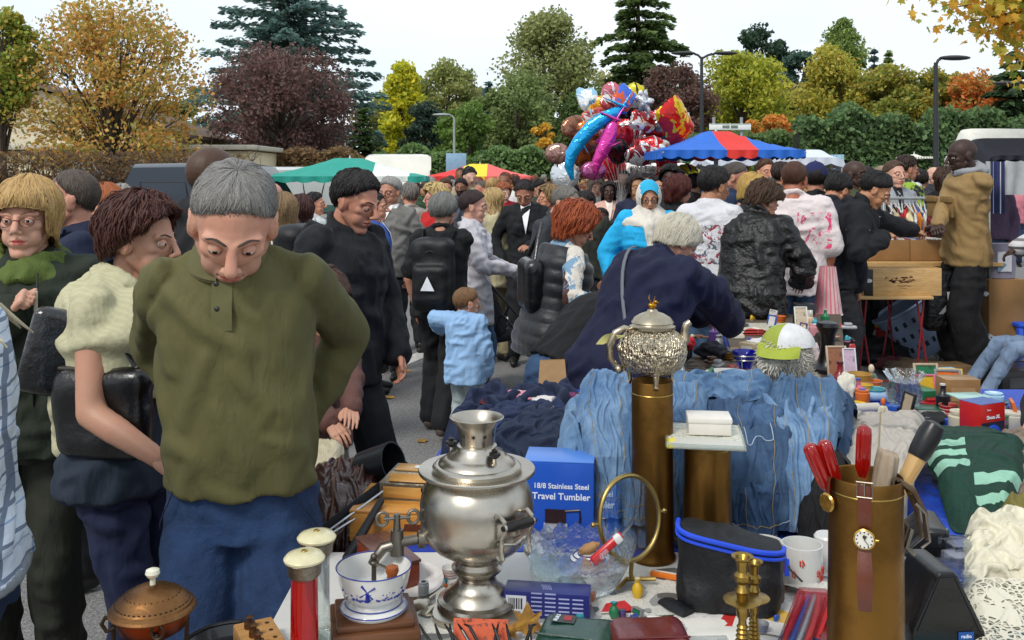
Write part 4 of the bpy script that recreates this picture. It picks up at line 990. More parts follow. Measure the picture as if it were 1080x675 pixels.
def plaid():
 t=NT('plaid_cloth');v=t.coord();sx=t.n('SeparateXYZ',{0:v})
 def lines(o,sc,w_):return t.math('LESS_THAN',t.math('FRACT',t.math('MULTIPLY',o,sc)),w_)
 d1=sx.outputs[1]
 a=t.math('MAXIMUM',lines(d1,16.,.12),lines(sx.outputs[2],16.,.12));b_=t.math('MAXIMUM',lines(t.math('ADD',d1,.021),16.,.06),lines(t.math('ADD',sx.outputs[2],.021),16.,.06))
 c=t.mix(t.math('MULTIPLY',t.noise(v,6),.6),srgb('#d9e1ea'),srgb('#b4cbe0'));c=t.mix(t.math('MULTIPLY',b_,.6),c,srgb('#4d7fb0'));c=t.mix(t.math('MULTIPLY',a,.75),c,srgb('#28456a'))
 t.bump([(t.noise(v,9),.6,.03)]);return t.fin(c,.85)
def stripes(cols,sc,axis=2,name='striped_cloth',wob=.0):
 t=NT(name);v=t.coord();sx=t.n('SeparateXYZ',{0:v});f=t.math('FRACT',t.math('MULTIPLY',sx.outputs[axis],sc))
 c=t.ramp(f,[(i/len(cols),srgb(x))for i,x in enumerate(cols)],'CONSTANT');t.bump([(t.noise(v,9),.6,.03),(t.noise(v,200),.2,.002)]);return t.fin(c,.9)
def patterned(base,ink,sc=14,thr=.52,x0=None,name='printed_cloth',ink2=None,box=None):
 """print on cloth, optionally only within a box of the garment's own space"""
 t=NT(name);v=t.coord();n=t.noise(v,sc,5,.7,.8);k=t.math('GREATER_THAN',n,thr)
 if box:
  sx=t.n('SeparateXYZ',{0:v})
  for ax,lo,hi in box:k=t.math('MULTIPLY',k,t.math('MULTIPLY',t.math('GREATER_THAN',sx.outputs[ax],lo),t.math('LESS_THAN',sx.outputs[ax],hi)))
 i=srgb(ink)if not ink2 else None
 c=t.mix(k,srgb(base),srgb(ink)if not ink2 else t.mix(t.math('GREATER_THAN',t.noise(v,sc*.4,1),.5),srgb(ink),srgb(ink2)))
 t.bump([(t.noise(v,8,3),.7,.04),(t.noise(v,24,3),.4,.01)]);return t.fin(c,.85)
JB=dict(mat=denim('#1e3657','#3f6288'));JM=dict(mat=denim('#2c4462','#5a7896'));BLK=dict(c='#17181c');NVY=dict(c='#161d38')
WHT,TAN,BRN,DRK,OLI='#d0a690','#bd8f75','#80543a','#3f271d','#a87c58'
gm=person('man in an olive green long sleeved polo looking down with grey cropped hair',246,178,2.12,face=4,lean=9,side=-3,hs=1.05,nk=.026,slump=8,head=(36,14,4),arms=(('p',-.10,.17,1.0),('p',.10,.17,1.0)),hint=((-.75,1,0),(.6,1,0)),bulk=.92,belly=.03,skinc='#c9957c',hair=('crop','#504d49','#a5a29c'),tp=dict(c='#55522f',kind='sweater',hem=.935,th=.012,flare=.0,collar=.2,amp=.006,inner='#565433',open=.022,vz=1.33,vee=0),bt=dict(mat=denim('#0e2140','#2a4b78'),loose=.02),lod=0,beard='stubble',brow='#3c332c')
def polo_collar(pi,m,lod=0,lab=None):
 rg=pi['rg']
 for sg in(-1,1):
  b=MB()
  def cf(u,v):
   a=sg*(.12+u*2.9);r_=.071+.012*v*1.6;z=1.492+.010*math.cos(a)*-1-.040*v*(.75+.5*(1-u));y=.018-math.cos(a)*(r_+.006)
   return rg.U((math.sin(a)*(r_+.004),y-.018*v*(1-u),z))
  b.sheet(cf,18,5);b.sheet(lambda u,v:cf(u,v)+Vector((0,.004,-.005)),18,5);pi['child']('collar',b,m,ang=50)
polo_collar(gm,cloth('#5a5736','polo_collar'))
def surf(rg,z,a,th=.0,bulk=1.):
 w_,d_,yo=interp(rg.T,max(z,.80));w_=w_*bulk+th;d_=d_*bulk+th;ca,sa=math.cos(a),math.sin(a);q=rg.fr(max(z,.8));f_=lambda m,c:m*math.copysign(abs(c)**(2/2.4),c)
 return q[0]+Vector((0,0,min(0,z-.80)))+q[1]@Vector((f_(w_,ca),yo+f_(d_,sa),0))
pel_=denim('#0b1a33','#203a60')
for Hh,K_,A,sg in gm['hips']:
 b=MB();b.tube([surf(gm['rg'],.95-.11*t_,-PI/2+sg*(.75+.55*t_**1.6),.016)for t_ in np.linspace(0,1,12)],.0020,6);gm['child']('pocket_edge',b,pel_)
for z in(1.44,1.39):b=MB();b.ell(gm['rg'].U((.0,-.140+(1.44-z)*-.30,z)),(.006,.004,.006),10,6);gm['child']('button',b,M('#2a2a22',.3,name='button'))
wm=person('woman with dark auburn curls in profile, cream cardigan draped over her shoulders',150,210,2.75,face=74,lean=4,head=(8,84,0),sex='f',bulk=1.17,arms=(('p',-.25,-.30,1.00),('p',.22,-.20,.92)),hint=((-.3,.3,-1),None),skinc='#be8e74',hair=('wavy','#2c130d','#5f2d1c'),hl=.02,tp=dict(c='#1d2836',kind='tank',sleeve=0,hem=.84,th=.012),bt=dict(c='#141c3a',loose=.006),shoe='#6d3a22',lod=0,brow='#1c1210')
rg=wm['rg'];b=MB()
sring(b,[(c,X,Y_,w_+.03,d_+.03)for c,X,Y_,w_,d_ in rg.rings(1.12,1.46,.014)],28)
for sg in(-1,1):b.cap(rg.U((sg*.06,.03,1.45)),rg.U((sg*.16,.02,1.385)),.052,.066,12);b.cap(rg.U((sg*.13,.06,1.36)),rg.U((sg*.13,.11,1.05)),.065,.055,12);b.cap(rg.U((sg*.160,.012,1.395)),rg.U((sg*.178,.0,1.33)),.078,.066,12)
b.cap(rg.U((0,.12,1.40)),rg.U((0,.15,.98)),.09,.07,14);b.cap(rg.U((-.09,.10,1.38)),rg.U((-.10,.12,.96)),.07,.05,14);b.cap(rg.U((.09,.10,1.38)),rg.U((.10,.12,.96)),.07,.05,14)
b.tube([rg.U((math.sin(a)*.085,.02+math.cos(a)*.085,1.47+.02*math.cos(a)))for a in np.linspace(0,2*PI,17)[:-1]],.024,8,closed=True)
V,Fs=finish_cloth(b,.011,.012,31,0,4);wm['child']('cardigan',(V,Fs),stripes(['#b4b090','#aeaa8a'],90,0,'ribbed_knit'))
b=MB();b.box((0,0,0),(.09,.30,.25),bev=.04,seg=4);V,Fs=remesh(b,.012,4)
for i in range(len(V)):V[i]+=vnormals(V,Fs)[i]*0 if False else 0
N=vnormals(V,Fs)
for i in range(len(V)):x,y,z=V[i];V[i]+=N[i]*.012*noise.noise((x*9,y*9+z*5,z*11));V[i][1]*=1+.35*(.13-z)*-1.2 if z<.13 else 1
leather=M('#0c0c0e',.32,name='black_leather',var=.2,bumps=((22,.5,.01),(240,.25,.001)),coat=.25)
bag=thing('shoulder_bag','large soft black leather shoulder bag under the arm of the woman in the cream cardigan','bag',P(110,434,2.58),R(80))
part(bag,'body',from_np(V,Fs),leather,ang=180)
b=MB();b.tube([(.0,-.10,.11),(.0,-.07,.16),(.01,-.02,.19),(.01,.03,.19),(.0,.07,.16),(0,.10,.11)],.011,8,ratio=.4);part(bag,'strap',b,leather)
b=MB();b.box((.0,0,.118),(.05,.25,.010),bev=.004);part(bag,'zip',b,M('#55504a',.4,.6,name='zip_metal'))
for y in(-.10,.10):b=MB();b.tube([(.0+math.sin(a)*.014,y,.115+math.cos(a)*.014)for a in np.linspace(0,2*PI,13)[:-1]],.003,6,closed=True);part(bag,'ring',b,metal('#8c8478'))
bw=person('blonde woman with glasses and olive scarf raising a fist to her dark green fleece',29,190,3.0,face=14,head=(4,8,0),sex='f',bulk=1.12,arms=(('p',-.02,-.19,1.30),('p',.22,-.02,.86)),hands=('fist','relax'),skinc='#c99a82',hair=('fringe','#a07a44','#dcb878'),hl=.07,belly=.02,tp=dict(c='#20281d',kind='jacket',hem=.84,th=.028,flare=.02,folds=.6),bt=dict(c='#24261c',loose=.02),lod=0,brow='#8a6a4a')
glasses(bw,'#7a4a44');rg=bw['rg'];b=MB()
for k in range(3):b.tube([rg.U((math.sin(a)*(.092+.012*k),.012-math.cos(a)*(.088+.02*k),1.475-.028*k+.012*math.sin(a*3+k)-.03*(math.cos(a)>0)*math.cos(a)))for a in np.linspace(0,2*PI,25)[:-1]],.026,8,closed=True)
V,Fs=finish_cloth(b,.010,.007,12,0,3);bw['child']('scarf',(V,Fs),cloth('#4f5e26','scarf',folds=.9))
b=MB();b.tube([rg.U((.06,-.160,1.42)),rg.U((.058,-.176,1.30)),rg.U((.05,-.172,1.18)),rg.U((.05,-.16,.95))],.006,6,ratio=.5);bw['child']('zip',b,M('#0f1210',.5,name='zip_black'))
b=MB();b.box(rg.U((.06,-.186,1.335)),(.012,.006,.065),bev=.003);bw['child']('zip_tag',b,M('#b8b4a8',.5,name='zip_tag'))
bag=thing('handbag','glossy black patent handbag hanging in front of the blonde woman','bag',P(60,372,2.62),R(15));b=MB();b.box((0,0,0),(.17,.07,.24),bev=.03,seg=3);b.xf(Matrix.Rotation(.25,4,'Y'))
part(bag,'body',b,M('#0a0a0c',.15,name='patent_leather',bumps=((14,.6,.02),),coat=.6))
pp=person('person in a pale blue checked jacket at the left edge',-80,205,1.95,face=-70,head=(15,-70,0),arms=(None,('p',.14,-.30,1.02)),hint=(None,(.2,.8,-.6)),sex='f',bulk=1.1,hair=('bob','#b9a684'),tp=dict(mat=plaid(),kind='jacket',hem=.90,th=.026,amp=.0075),bt=dict(mat=denim('#10203c','#254063'),loose=.02),lod=0)
b=MB();sring(b,pp['rg'].rings(.875,.925,.034),28);V,Fs=remesh(b,.011,2);pp['child']('waistband',(V,Fs),cloth('#8d9499','ribbed_band'))
b=MB();r_=random.Random(9)
for k in range(90):
 a=r_.uniform(-2.4,2.4);p0=pp['rg'].U((math.sin(a)*.11,.02-math.cos(a)*.11,1.45));L=r_.uniform(.04,.09);d_=Vector((math.sin(a),-math.cos(a),-1.2)).normalized();b.tube([p0,p0+d_*L*.5+Vector((r_.uniform(-.02,.02),0,.01)),p0+d_*L+Vector((r_.uniform(-.03,.03),r_.uniform(-.03,.03),0))],[.008,.006,.002],6)
pp['child']('fringed_shawl',b,cloth('#c9bda0','wool',folds=.9))
mg=person('balding man with glasses in a blue shirt and navy jacket turned to the left',73,180,3.9,face=-60,head=(4,-72,0),skinc='#c08a72',hair=('receding','#4a4038'),bulk=1.08,tp=dict(c='#131c36',kind='jacket',th=.03,inner='#4f8ccc',open=.07,lapel='#16203c'),bt=BLK,lod=0);glasses(mg)
person('woman with a short copper fringe looking over the heads behind the blonde',110,196,5.0,face=0,sex='f',hair=('fringe','#8a4320','#c07038'),hl=.03,tp=dict(c='#1a1c22',kind='jacket'),bt=BLK,lod=0,head=(5,0,0))
person('grey haired head just visible behind the copper haired woman',128,196,6.6,face=160,hair=('short','#8a8680'),tp=dict(c='#5a5348'),bt=BLK,lod=1)
person('tall dark skinned man with shaved head in a black hooded jacket facing away',226,154,3.55,face=150,head=(10,150,0),skinc='#49301f',hair=('bald','#191312'),bulk=1.12,tp=dict(c='#15161a',kind='jacket',th=.035,hood=True,amp=.0075),bt=BLK,lod=0)
bj=person('dark haired man in a black zipped jacket looking down to the right',376,182,4.05,face=58,lean=8,head=(20,62,0),bulk=1.06,skinc='#b98268',hair=('short','#150f0c'),arms=(('p',-.22,-.04,.88),('p',.20,-.16,.90)),legs=((.0,.22),(0,-.16)),tp=dict(c='#131519',kind='jacket',th=.03,hem=.78,amp=.0075,folds=.8,collar=1.0),bt=dict(c='#101116',loose=.03),lod=0,slump=8)
def backpack(pi,label,col='#0e0f11',w_=.30,h_=.44,d_=.17,triangle=False,zc=1.22,lod=0):
 b=MB();b.box((0,0,0),(w_,d_,h_),bev=.06,seg=4);b.box((0,d_*.5,-h_*.12),(w_*.8,.08,h_*.5),bev=.03,seg=3);V,Fs=remesh(b,.013,3);N=vnormals(V,Fs)
 for i in range(len(V)):x,y,z=V[i];V[i]+=N[i]*.010*noise.noise((x*10,y*9,z*12))
 c=pi['rg'].U((0,.12+pi['th']+d_*.5,zc));m3=pi['rg'].fr(zc)[1];s=pi['s']
 t=thing('backpack',label,'backpack',pi['W'](c));t.rotation_euler=(pi['RZ']@m3).to_euler();t.scale=(s,s,s)
 nyl=M(col,.55,name='nylon',bumps=((18,.5,.01),(300,.2,.001)));part(t,'body',from_np(V,Fs),nyl,ang=180)
 for sg in(-1,1):
  b=MB();b.tube([(sg*.10,-d_*.5+.01,h_*.42),(sg*.115,-d_*.5-.05,h_*.56),(sg*.12,-d_*.5-.17,h_*.52),(sg*.135,-d_*.5-.245,h_*.25),(sg*.15,-d_*.5-.22,-.08),(sg*.16,-d_*.5-.05,-h_*.36)],.024,8,ratio=.28,up=(1,0,0));part(t,'shoulder_strap',b,nyl)
 b=MB();b.tube([(-w_*.36,d_*.35,h_*.25),(0,d_*.52,h_*.33),(w_*.36,d_*.35,h_*.25)],.005,5);part(t,'zip',b,M('#3a3c40',.4,.5,name='zip_grey'))
 return t
backpack(bj,'black backpack on the man in the black zipped jacket','#101114')
kid=person('child in beige trousers reaching over the bags behind the man in olive',340,284,3.45,face=35,head=(25,40,0),lean=10,kind='child',sex='f',hair=('bob','#3c2316'),hl=.05,arms=(('w',352,452,3.1),('w',372,446,3.1)),hands=('relax','flat'),tp=dict(c='#5a3b34',kind='sweater',th=.02),bt=dict(c='#7d705c',loose=.02),lod=0,skinc=TAN)
gs=person('grey haired man in a grey v neck sweater with white collar walking toward us',411,188,8.0,face=-12,head=(4,-22,0),skinc='#b07c62',hair=('short','#8b8986'),belly=.02,arms=(('p',-.2,-.12,.95),('p',.24,-.12,.9)),legs=((0,.12),(0,-.14)),tp=dict(c='#6d6b66',kind='sweater',th=.018,inner='#e8e8e6',open=.05,vz=1.36),bt=dict(c='#1c1d20',loose=.02),lod=0)
polo_collar(gs,cloth('#e6e6e4','white_collar'))
person('grey haired man in a pale vest with light blue sleeves behind the grey sweater',432,194,9.2,face=-160,hair=('short','#6d6862'),tp=dict(c='#a9a79f',kind='vest',inner='#c8d8ea'),bt=BLK,lod=1)
w=person('woman with blonde curls and glasses in a red top',458,197,9.0,face=-50,head=(0,-62,0),sex='f',hair=('bushy','#b99a5c','#e0c88c'),skinc='#d39a88',tp=dict(c='#b01e1c',kind='shirt'),bt=BLK,lod=1,bulk=1.1);glasses(w)
gw=person('grey haired woman in black T-shirt with a black backpack leading the boy by the hand',468,205,6.3,face=168,head=(6,160,0),sex='f',bulk=1.15,skinc='#c08b70',hair=('bob','#5c5c58','#8d8d88'),hl=.0,arms=(('w',461,345,6.35),None),hands=('grip','relax'),hint=((.3,.6,0),None),legs=((0,.3,.12),(0,-.05)),tp=dict(c='#101114',sleeve=.42,hem=.82,th=.018),bt=dict(c='#0f1013',loose=.025),shoe='#4a4038',lod=0)
for k in(1,):
 pass
bp=backpack(gw,'black backpack with a white reflective triangle on the grey haired woman','#0b0c0e',.30,.52,.18,zc=1.15)
b=MB();b.add([(-.05,.145,-.10),(.05,.145,-.10),(0.0,.150,.0)],[(0,1,2)]);part(bp,'reflector',b,M('#e8ecf2',.3,name='reflector'),False)
b=MB();b.lathe([(0,0),(.035,0),(.035,.003),(0,.003)],20);b.xf(Matrix.Translation(gw['rg'].U((-.02,.0,0))*0));
boy=person('small boy in a pale blue sweater holding the grey haired woman by the hand',493,303,5.8,face=150,head=(8,120,0),kind='child',sex='m',hs=1.12,skinc='#c9957a',hair=('crop','#6b4a30','#94704a'),arms=(('p',-.2,-.12,.86),('w',464,346,6.1)),hint=(None,(.5,.5,.5)),tp=dict(c='#8fb4dc',kind='sweater',th=.05,hem=.74,flare=.02,collar=.8,amp=.008),bt=dict(c='#9aa5a6',loose=.05),shoe='#c9c9c6',lod=0)
wc=person('woman with tied back dark hair in a long white cardigan pushing a pushchair',500,201,6.9,face=95,head=(6,88,0),sex='f',skinc='#cf9c86',hair=('tied','#1d1211','#3a2420'),arms=(('w',540,285,6.8),('w',545,287,7.0)),hands=('grip','grip'),tp=dict(c='#b9b6bb',kind='sweater',hem=.66,th=.022,flare=.03,amp=.01),bt=JM,lod=0,legs=((0,.1),(0,-.1)))
b=MB();hm=wc['HM']
for k in range(26):
 x=rnd.uniform(-.02,.02);b.tube([hm@Vector((x,.12,.0)),hm@Vector((x*1.5,.16,-.10)),hm@Vector((x*1.3,.13,-.26)),hm@Vector((x,.10,-.40))],[.008,.012,.010,.003],6)
wc['child']('ponytail',b,hairm('#2a1512','#4a2a22'))
person('blonde woman with long hair in a beige jacket facing the far crowd',519,199,8.6,face=-150,head=(10,-125,0),sex='f',hair=('long','#a5824e','#d8bd86'),hl=.16,arms=(('p',-.12,-.3,1.05),('p',.12,-.3,1.08)),tp=dict(c='#b5ab88',kind='jacket',hem=.74,th=.03),bt=dict(c='#8a8064'),lod=1)
person('dark haired woman in a black blazer and white shirt looking down',553,190,8.4,face=0,head=(28,-8,0),sex='f',skinc='#a8745c',hair=('tied','#1a1210'),arms=(('p',-.2,-.1,.95),('p',.04,-.28,1.1)),tp=dict(c='#101114',kind='jacket',th=.022,inner='#e6e6e6',open=.05,vz=1.2),bt=BLK,lod=1)
person('woman with dishevelled fair hair lifting a cup beside the woman in the black blazer',578,197,8.9,face=-70,sex='f',hair=('wavy','#6d5434','#a88a5c'),arms=(('p',-.08,-.28,1.34),('p',.1,-.25,1.1)),hands=('fist','grip'),tp=dict(c='#5a4038',kind='jacket'),bt=BLK,lod=1)
person('balding man with grey temples and dark grey jacket bending over the stall',597,197,6.3,face=60,head=(28,55,0),lean=12,skinc='#bd8a70',hair=('receding','#6a6660'),tp=dict(c='#2f3338',kind='jacket',th=.03),bt=BLK,lod=0)
rv=person('copper haired woman in a quilted black gilet leaning over the clothes',608,219,5.3,face=112,head=(26,100,0),lean=17,sex='f',bulk=1.2,skinc='#bb8870',hair=('bushy','#7a2a10','#b55a28'),hl=.05,arms=(('w',648,330,4.9),('p',.16,-.4,1.05)),tp=dict(mat=patterned('#6f8fa8','#4a2f2c',9,.5,ink2='#c8c0b4'),kind='shirt',hem=.80,th=.012),bt=dict(c='#101116'),lod=0)
rg=rv['rg'];b=MB();sring(b,rg.rings(.80,1.46,.040,.03),32);V,Fs=remesh(b,.0105,3);N=vnormals(V,Fs)
Nz=[rg.zs];
for i in range(len(V)):
 zz=(Vector(V[i])-rg.pos[0]).dot((rg.pos[-1]-rg.pos[0]).normalized());V[i]+=N[i]*(.010*abs(math.sin(zz*38))+.006*noise.noise(Vector(V[i])*9))
rv['child']('quilted_gilet',(V,Fs),M('#0f1318',.5,name='quilting',bumps=((30,.5,.008),),sheen=.2))
b=MB();b.box((0,0,0),(.12,.30,.30),bev=.05,seg=3);V,Fs=remesh(b,.014,4);t=thing('shoulder_bag','black shoulder bag at the hip of the copper haired woman','bag',P(560,300,5.25),R(10));part(t,'body',from_np(V,Fs),leather,ang=180);b=MB();b.tube([(0,-.1,.14),(.03,-.05,.26),(.06,.0,.34),(.05,.06,.26),(0,.1,.14)],.012,8,ratio=.4);part(t,'strap',b,leather)
hj=person('woman in a white headscarf and bright turquoise jacket with glasses',684,189,7.0,face=-4,head=(16,-2,0),sex='f',bulk=1.1,skinc='#b98a6c',hair=None,arms=(('p',-.26,-.02,.9),('p',.2,-.1,.95)),tp=dict(c='#1fa6dc',kind='jacket',th=.035,amp=.0075,hem=.72,flare=.03,folds=.8,sheen=0),bt=BLK,lod=0,brow='#2a1a12',hh=.01)
glasses(hj,'#2a2020',.0016);b=MB();nv=26;HM=hj['HM']
def hij(u,v):
 ph=(u-.5)*2*PI;ct=math.cos(ph)
 t=v*2.25
 if t<2.2:pass
 back=(1+ct)/2
 rx,ry,rz=.089,.110,.100;open_=0
 el=PI/2-v*2.0
 x=rx*math.sin(ph)*math.cos(min(el,PI/2))if el>-.35 else rx*1.0*math.sin(ph)
 return Vector((x,0,0))
cs=[]
def hring(k,n=40):
 """k 0 = at the face, 1 = back of the head"""
 out=[]
 for i in range(n):
  a=2*PI*i/n;c_,s_=math.cos(a),math.sin(a)
  r1=(1-k**3.4)**.5;y=-.082+.215*k
  x=s_*(.062+.032*min(1,k*3))*r1;z=.0+(c_*(.076+.052*min(1,k*3.5))if c_>0 else c_*(.10+.03*min(1,k*3)))*r1
  if c_>.5:y+=.0;
  out.append(Vector((x,y+(.018*(1-k))*(c_<0)*-c_*1.5,z+.006)))
 return out
vs=[];K=16;n=40
for j in range(K):vs+=hring(j/(K-1)*.999,n)
b.add(vs,[(j*n+i,j*n+(i+1)%n,(j+1)*n+(i+1)%n,(j+1)*n+i)for j in range(K-1)for i in range(n)],[1 if(j<8 and math.cos(2*PI*(i+.5)/n)>.45+.05*j)else 0 for j in range(K-1)for i in range(n)]);b.xf(HM)
white_scarf=cloth('#cfc9bd','scarf_white',folds=.9)
b2=MB();rg=hj['rg']
sring(b2,[(hj['rg'].hc+Vector((0,.02,-.05)),Vector((1,0,0)),Vector((0,1,0)),.080,.095),(rg.U((0,.01,1.50)),Vector((1,0,0)),Vector((0,1,0)),.095,.10),(rg.U((0,0,1.44)),Vector((1,0,0)),Vector((0,1,0)),.155,.125),(rg.U((0,-.01,1.38)),Vector((1,0,0)),Vector((0,1,0)),.215,.145),(rg.U((0,-.01,1.35)),Vector((1,0,0)),Vector((0,1,0)),.205,.15)],30,2)
b2.cap(rg.U((0,-.15,1.36)),rg.U((.01,-.18,1.20)),.045,.02,10)
V,Fs=finish_cloth(b2,.011,.010,4,0,3);e=from_np(V,Fs);e.join(b);hj['child']('headscarf',e,[white_scarf,cloth('#2aa4cc','scarf_blue')])
b=MB();b.tube([rg.U((.05,-.165,1.34)),rg.U((-.02,-.19,1.15)),rg.U((-.14,-.15,.92))],.016,8,ratio=.25);hj['child']('bag_strap',b,M('#6a5a50',.6,name='strap'))
nb=person('white haired woman in a navy blazer leaning far over the table',714,232,4.35,face=128,head=(42,120,0),lean=40,sex='f',bulk=1.42,skinc='#c08f78',hair=('bob','#b9b09a','#ded8c6'),hl=.03,arms=(('w',796,366,4.7),('w',800,372,4.9)),hint=((-.6,.3,.9),(.4,.3,-.3)),tp=dict(c='#0d1230',kind='jacket',hem=.80,th=.03,flare=.035,amp=.008,folds=.35,collar=.5),bt=dict(c='#15161c'),lod=0)
b=MB();rg=nb['rg'];pts=[]
for a in np.linspace(0,1,12):z=1.46-a*.5;w_,d_,yo=interp(rg.T,z);x=.10-a*.26;pts.append(rg.U((x,(d_*1.42+.042)*math.sqrt(max(0,1-(x/(w_*1.42+.03))**2))**.8+yo,z)))
b.tube(pts,.009,8,ratio=.4);nb['child']('bag_strap',b,M('#5c6068',.6,name='grey_strap'))
person('person in black bending right down over the table in jeans beside the navy blazer',668,300,4.7,face=120,head=(60,110,0),lean=72,sex='f',bulk=1.15,hair=('short','#15100e'),arms=(('p',-.25,-.6,.75),('p',.2,-.6,.75)),tp=dict(c='#0c0d10',kind='jacket',th=.03,hem=.95),bt=JB,lod=0)
person('dark skinned woman with long dark hair in a pale pink jacket',642,192,11,face=0,sex='f',skinc=DRK,hair=('long','#120c0a'),hl=.1,tp=dict(c='#c9a090',kind='jacket',inner='#e8d8cc',open=.05),bt=JM,lod=1)
person('person in a bright pink red shirt seen from behind next to the pink jacket',652,193,13,face=180,hair=('short','#241812'),tp=dict(c='#b8203c'),bt=JB,lod=1)
person('boy with dark hair in a black top below the pink jacket',634,219,9.6,face=10,kind='child',skinc=DRK,hair=('crop','#120c0a'),tp=dict(c='#15161b'),bt=JB,lod=1)
person('little girl in red with her arm up beside the turquoise jacket',650,231,8.6,face=0,kind='child',sex='f',skinc='#8a5a44',hair=('tied','#120c0a'),arms=(('p',-.3,-.15,1.45),('p',.25,-.2,.9)),hint=((-1,0,-.3),None),tp=dict(c='#b81c30',kind='sweater'),bt=dict(c='#b81c30'),lod=1)
person('dark haired woman in a dark blue top left of the white headscarf',671,185,9.4,face=10,sex='f',skinc=OLI,hair=('long','#1a100e'),hl=.1,tp=dict(c='#1a2038',kind='jacket'),bt=BLK,lod=1)
person('woman with dark red hair in a black top resting her chin on her hand',716,187,8.0,face=150,head=(8,118,0),sex='f',skinc='#c48f78',hair=('wavy','#3a120e','#6a2a1e'),hl=.05,arms=(None,('p',.06,-.2,1.44)),tp=dict(c='#101115'),bt=BLK,lod=0)
mt=person('dark haired young man in a white T-shirt with a winged print on the back',754,177,6.4,face=146,head=(14,120,0),skinc='#a87858',hair=('short','#100c0b'),hl=None,tp=dict(mat=patterned('#c9c9cc','#50586a',22,.52,ink2='#8a3a44',box=((0,-.15,.15),(1,.02,.4),(2,1.10,1.36))),sleeve=.45,hem=.84,th=.02),bt=JM,lod=0)
person('balding man in a dark blue polo shirt looking down beside the white T-shirt',777,172,8.2,face=75,head=(26,65,0),skinc='#b88068',hair=('receding','#4a423c'),tp=dict(c='#1b2a48',sleeve=.5,collar=.8),bt=BLK,lod=0)
person('blonde woman in a dark top behind the black leather jacket',795,184,7.3,face=120,head=(20,60,0),sex='f',skinc='#cf9c80',hair=('long','#a8803c','#dcb868'),hl=.06,tp=dict(c='#26262b',kind='jacket'),bt=BLK,lod=0)
person('man drinking from a can between the blonde woman and the pink shirt',808,169,10.5,face=10,hair=('short','#4a3020'),arms=(('p',-.05,-.2,1.5),None),hands=('grip','relax'),tp=dict(c='#5a5a5c',kind='jacket'),bt=BLK,lod=1)
lj=person('curly brown haired person in a black leather jacket bent over the table',806,195,6.3,face=150,head=(34,122,0),lean=22,skinc='#c08a70',hair=('curly','#2a1a10','#5c4028'),arms=(('p',-.24,-.34,1.0),('p',.15,-.3,1.0)),bulk=1.12,tp=dict(mat=M('#0f0f0e',.38,name='soft_leather',bumps=((9,.8,.04),(26,.5,.015),(260,.2,.001))),kind='jacket',hem=.80,th=.034,flare=.02,amp=.0075,collar=1.0),bt=JM,lod=0)
ps=person('man in a crumpled white shirt with pink splashes seen from behind',838,171,7.0,face=168,head=(14,150,0),skinc='#a5664a',bulk=1.12,hair=('crop','#3a2014','#5f3a26'),arms=(None,('p',.26,-.06,.92)),tp=dict(mat=patterned('#d2c6c4','#d04a72',11,.56,box=((0,-.26,-.02),(1,0,.4),(2,1.16,1.42))),sleeve=.45,hem=.78,th=.035,flare=.02,amp=.0075,collar=.9),bt=JM,lod=0)
of=person('man in a navy cap and black sweatshirt with white lettering on the back',860,172,7.5,face=172,head=(6,160,0),skinc='#b07a5e',hair=('crop','#1c1512'),bulk=1.08,tp=dict(c='#0e0f13',kind='sweater',th=.03,hem=.84),bt=JB,lod=0)
HMo=of['HM'];b=MB();b.sheet(lambda u,v:Vector((.088*math.sin(u*2*PI)*math.sin(v*1.62),.012-.108*math.cos(u*2*PI)*math.sin(v*1.62),.034+.100*math.cos(v*1.62))),32,10,closed_u=True)
b.sheet(lambda u,v:Vector(((u-.5)*.15*(1-.15*v),-.095-.075*v*math.sqrt(max(0,1-(2*u-1)**2*.7)),.045-.02*v+.0*u)),12,5);b.ell((0,.012,.135),(.008,.008,.005));b.xf(HMo);of['child']('cap',b,cloth('#141c4a','cap'))
tb_=text_mb('OFFICIAL',.075,.001,.004);rg=of['rg'];nv_=[]
for x,y,z in tb_.v:
 zz=1.345+y+.03*math.cos(x*6)-.03;w_,d_,yo=interp(rg.T,zz);w_=w_*1.08+.03;d_=d_*1.08+.03;nv_.append(tuple(rg.U((-x,yo+d_*(1-min(.9,abs(x/w_))**2.4)**(1/2.4)+.016+z,zz))))
tb_.v=nv_;of['child']('lettering',tb_,M('#c9ccd0',.6,name='print_white'))
person('black haired person bending over the record boxes with the head turned down',884,186,7.3,face=130,head=(38,120,0),lean=22,skinc='#b07f60',hair=('short','#0c0a0a'),tp=dict(c='#111320',kind='jacket',th=.03),bt=JM,lod=0)
sg_=person('dark skinned man with sunglasses and an olive jacket behind the record boxes',903,169,8.6,face=35,head=(-2,45,0),skinc='#3f281c',hair=('bald','#120c0a'),bulk=1.1,tp=dict(c='#3c402a',kind='jacket',th=.03,inner='#a8852c',open=.05,vz=1.36),bt=BLK,lod=0)
b=MB()
for s_ in(-1,1):b.ell((s_*.032,-.100,.002),(.026,.008,.018),14,8);b.tube([(s_*.056,-.096,.006),(s_*.078,.0,.008)],.003,6)
b.box((0,-.106,.006),(.02,.005,.006));b.xf(sg_['HM']);sg_['child']('sunglasses',b,M('#0a0a0a',.08,name='dark_lens',bumps=()))
am=person('black haired man in a black jacket with white piping sorting the boxed discs',924,184,7.1,face=68,head=(36,72,0),lean=28,skinc='#b8845f',hair=('short','#0c0a0a'),arms=(('w',930,252,7.0),('w',972,247,7.6)),hands=('relax','grip'),tp=dict(c='#101218',kind='jacket',th=.034,hem=.82,amp=.0075,collar=.8),bt=BLK,lod=0)
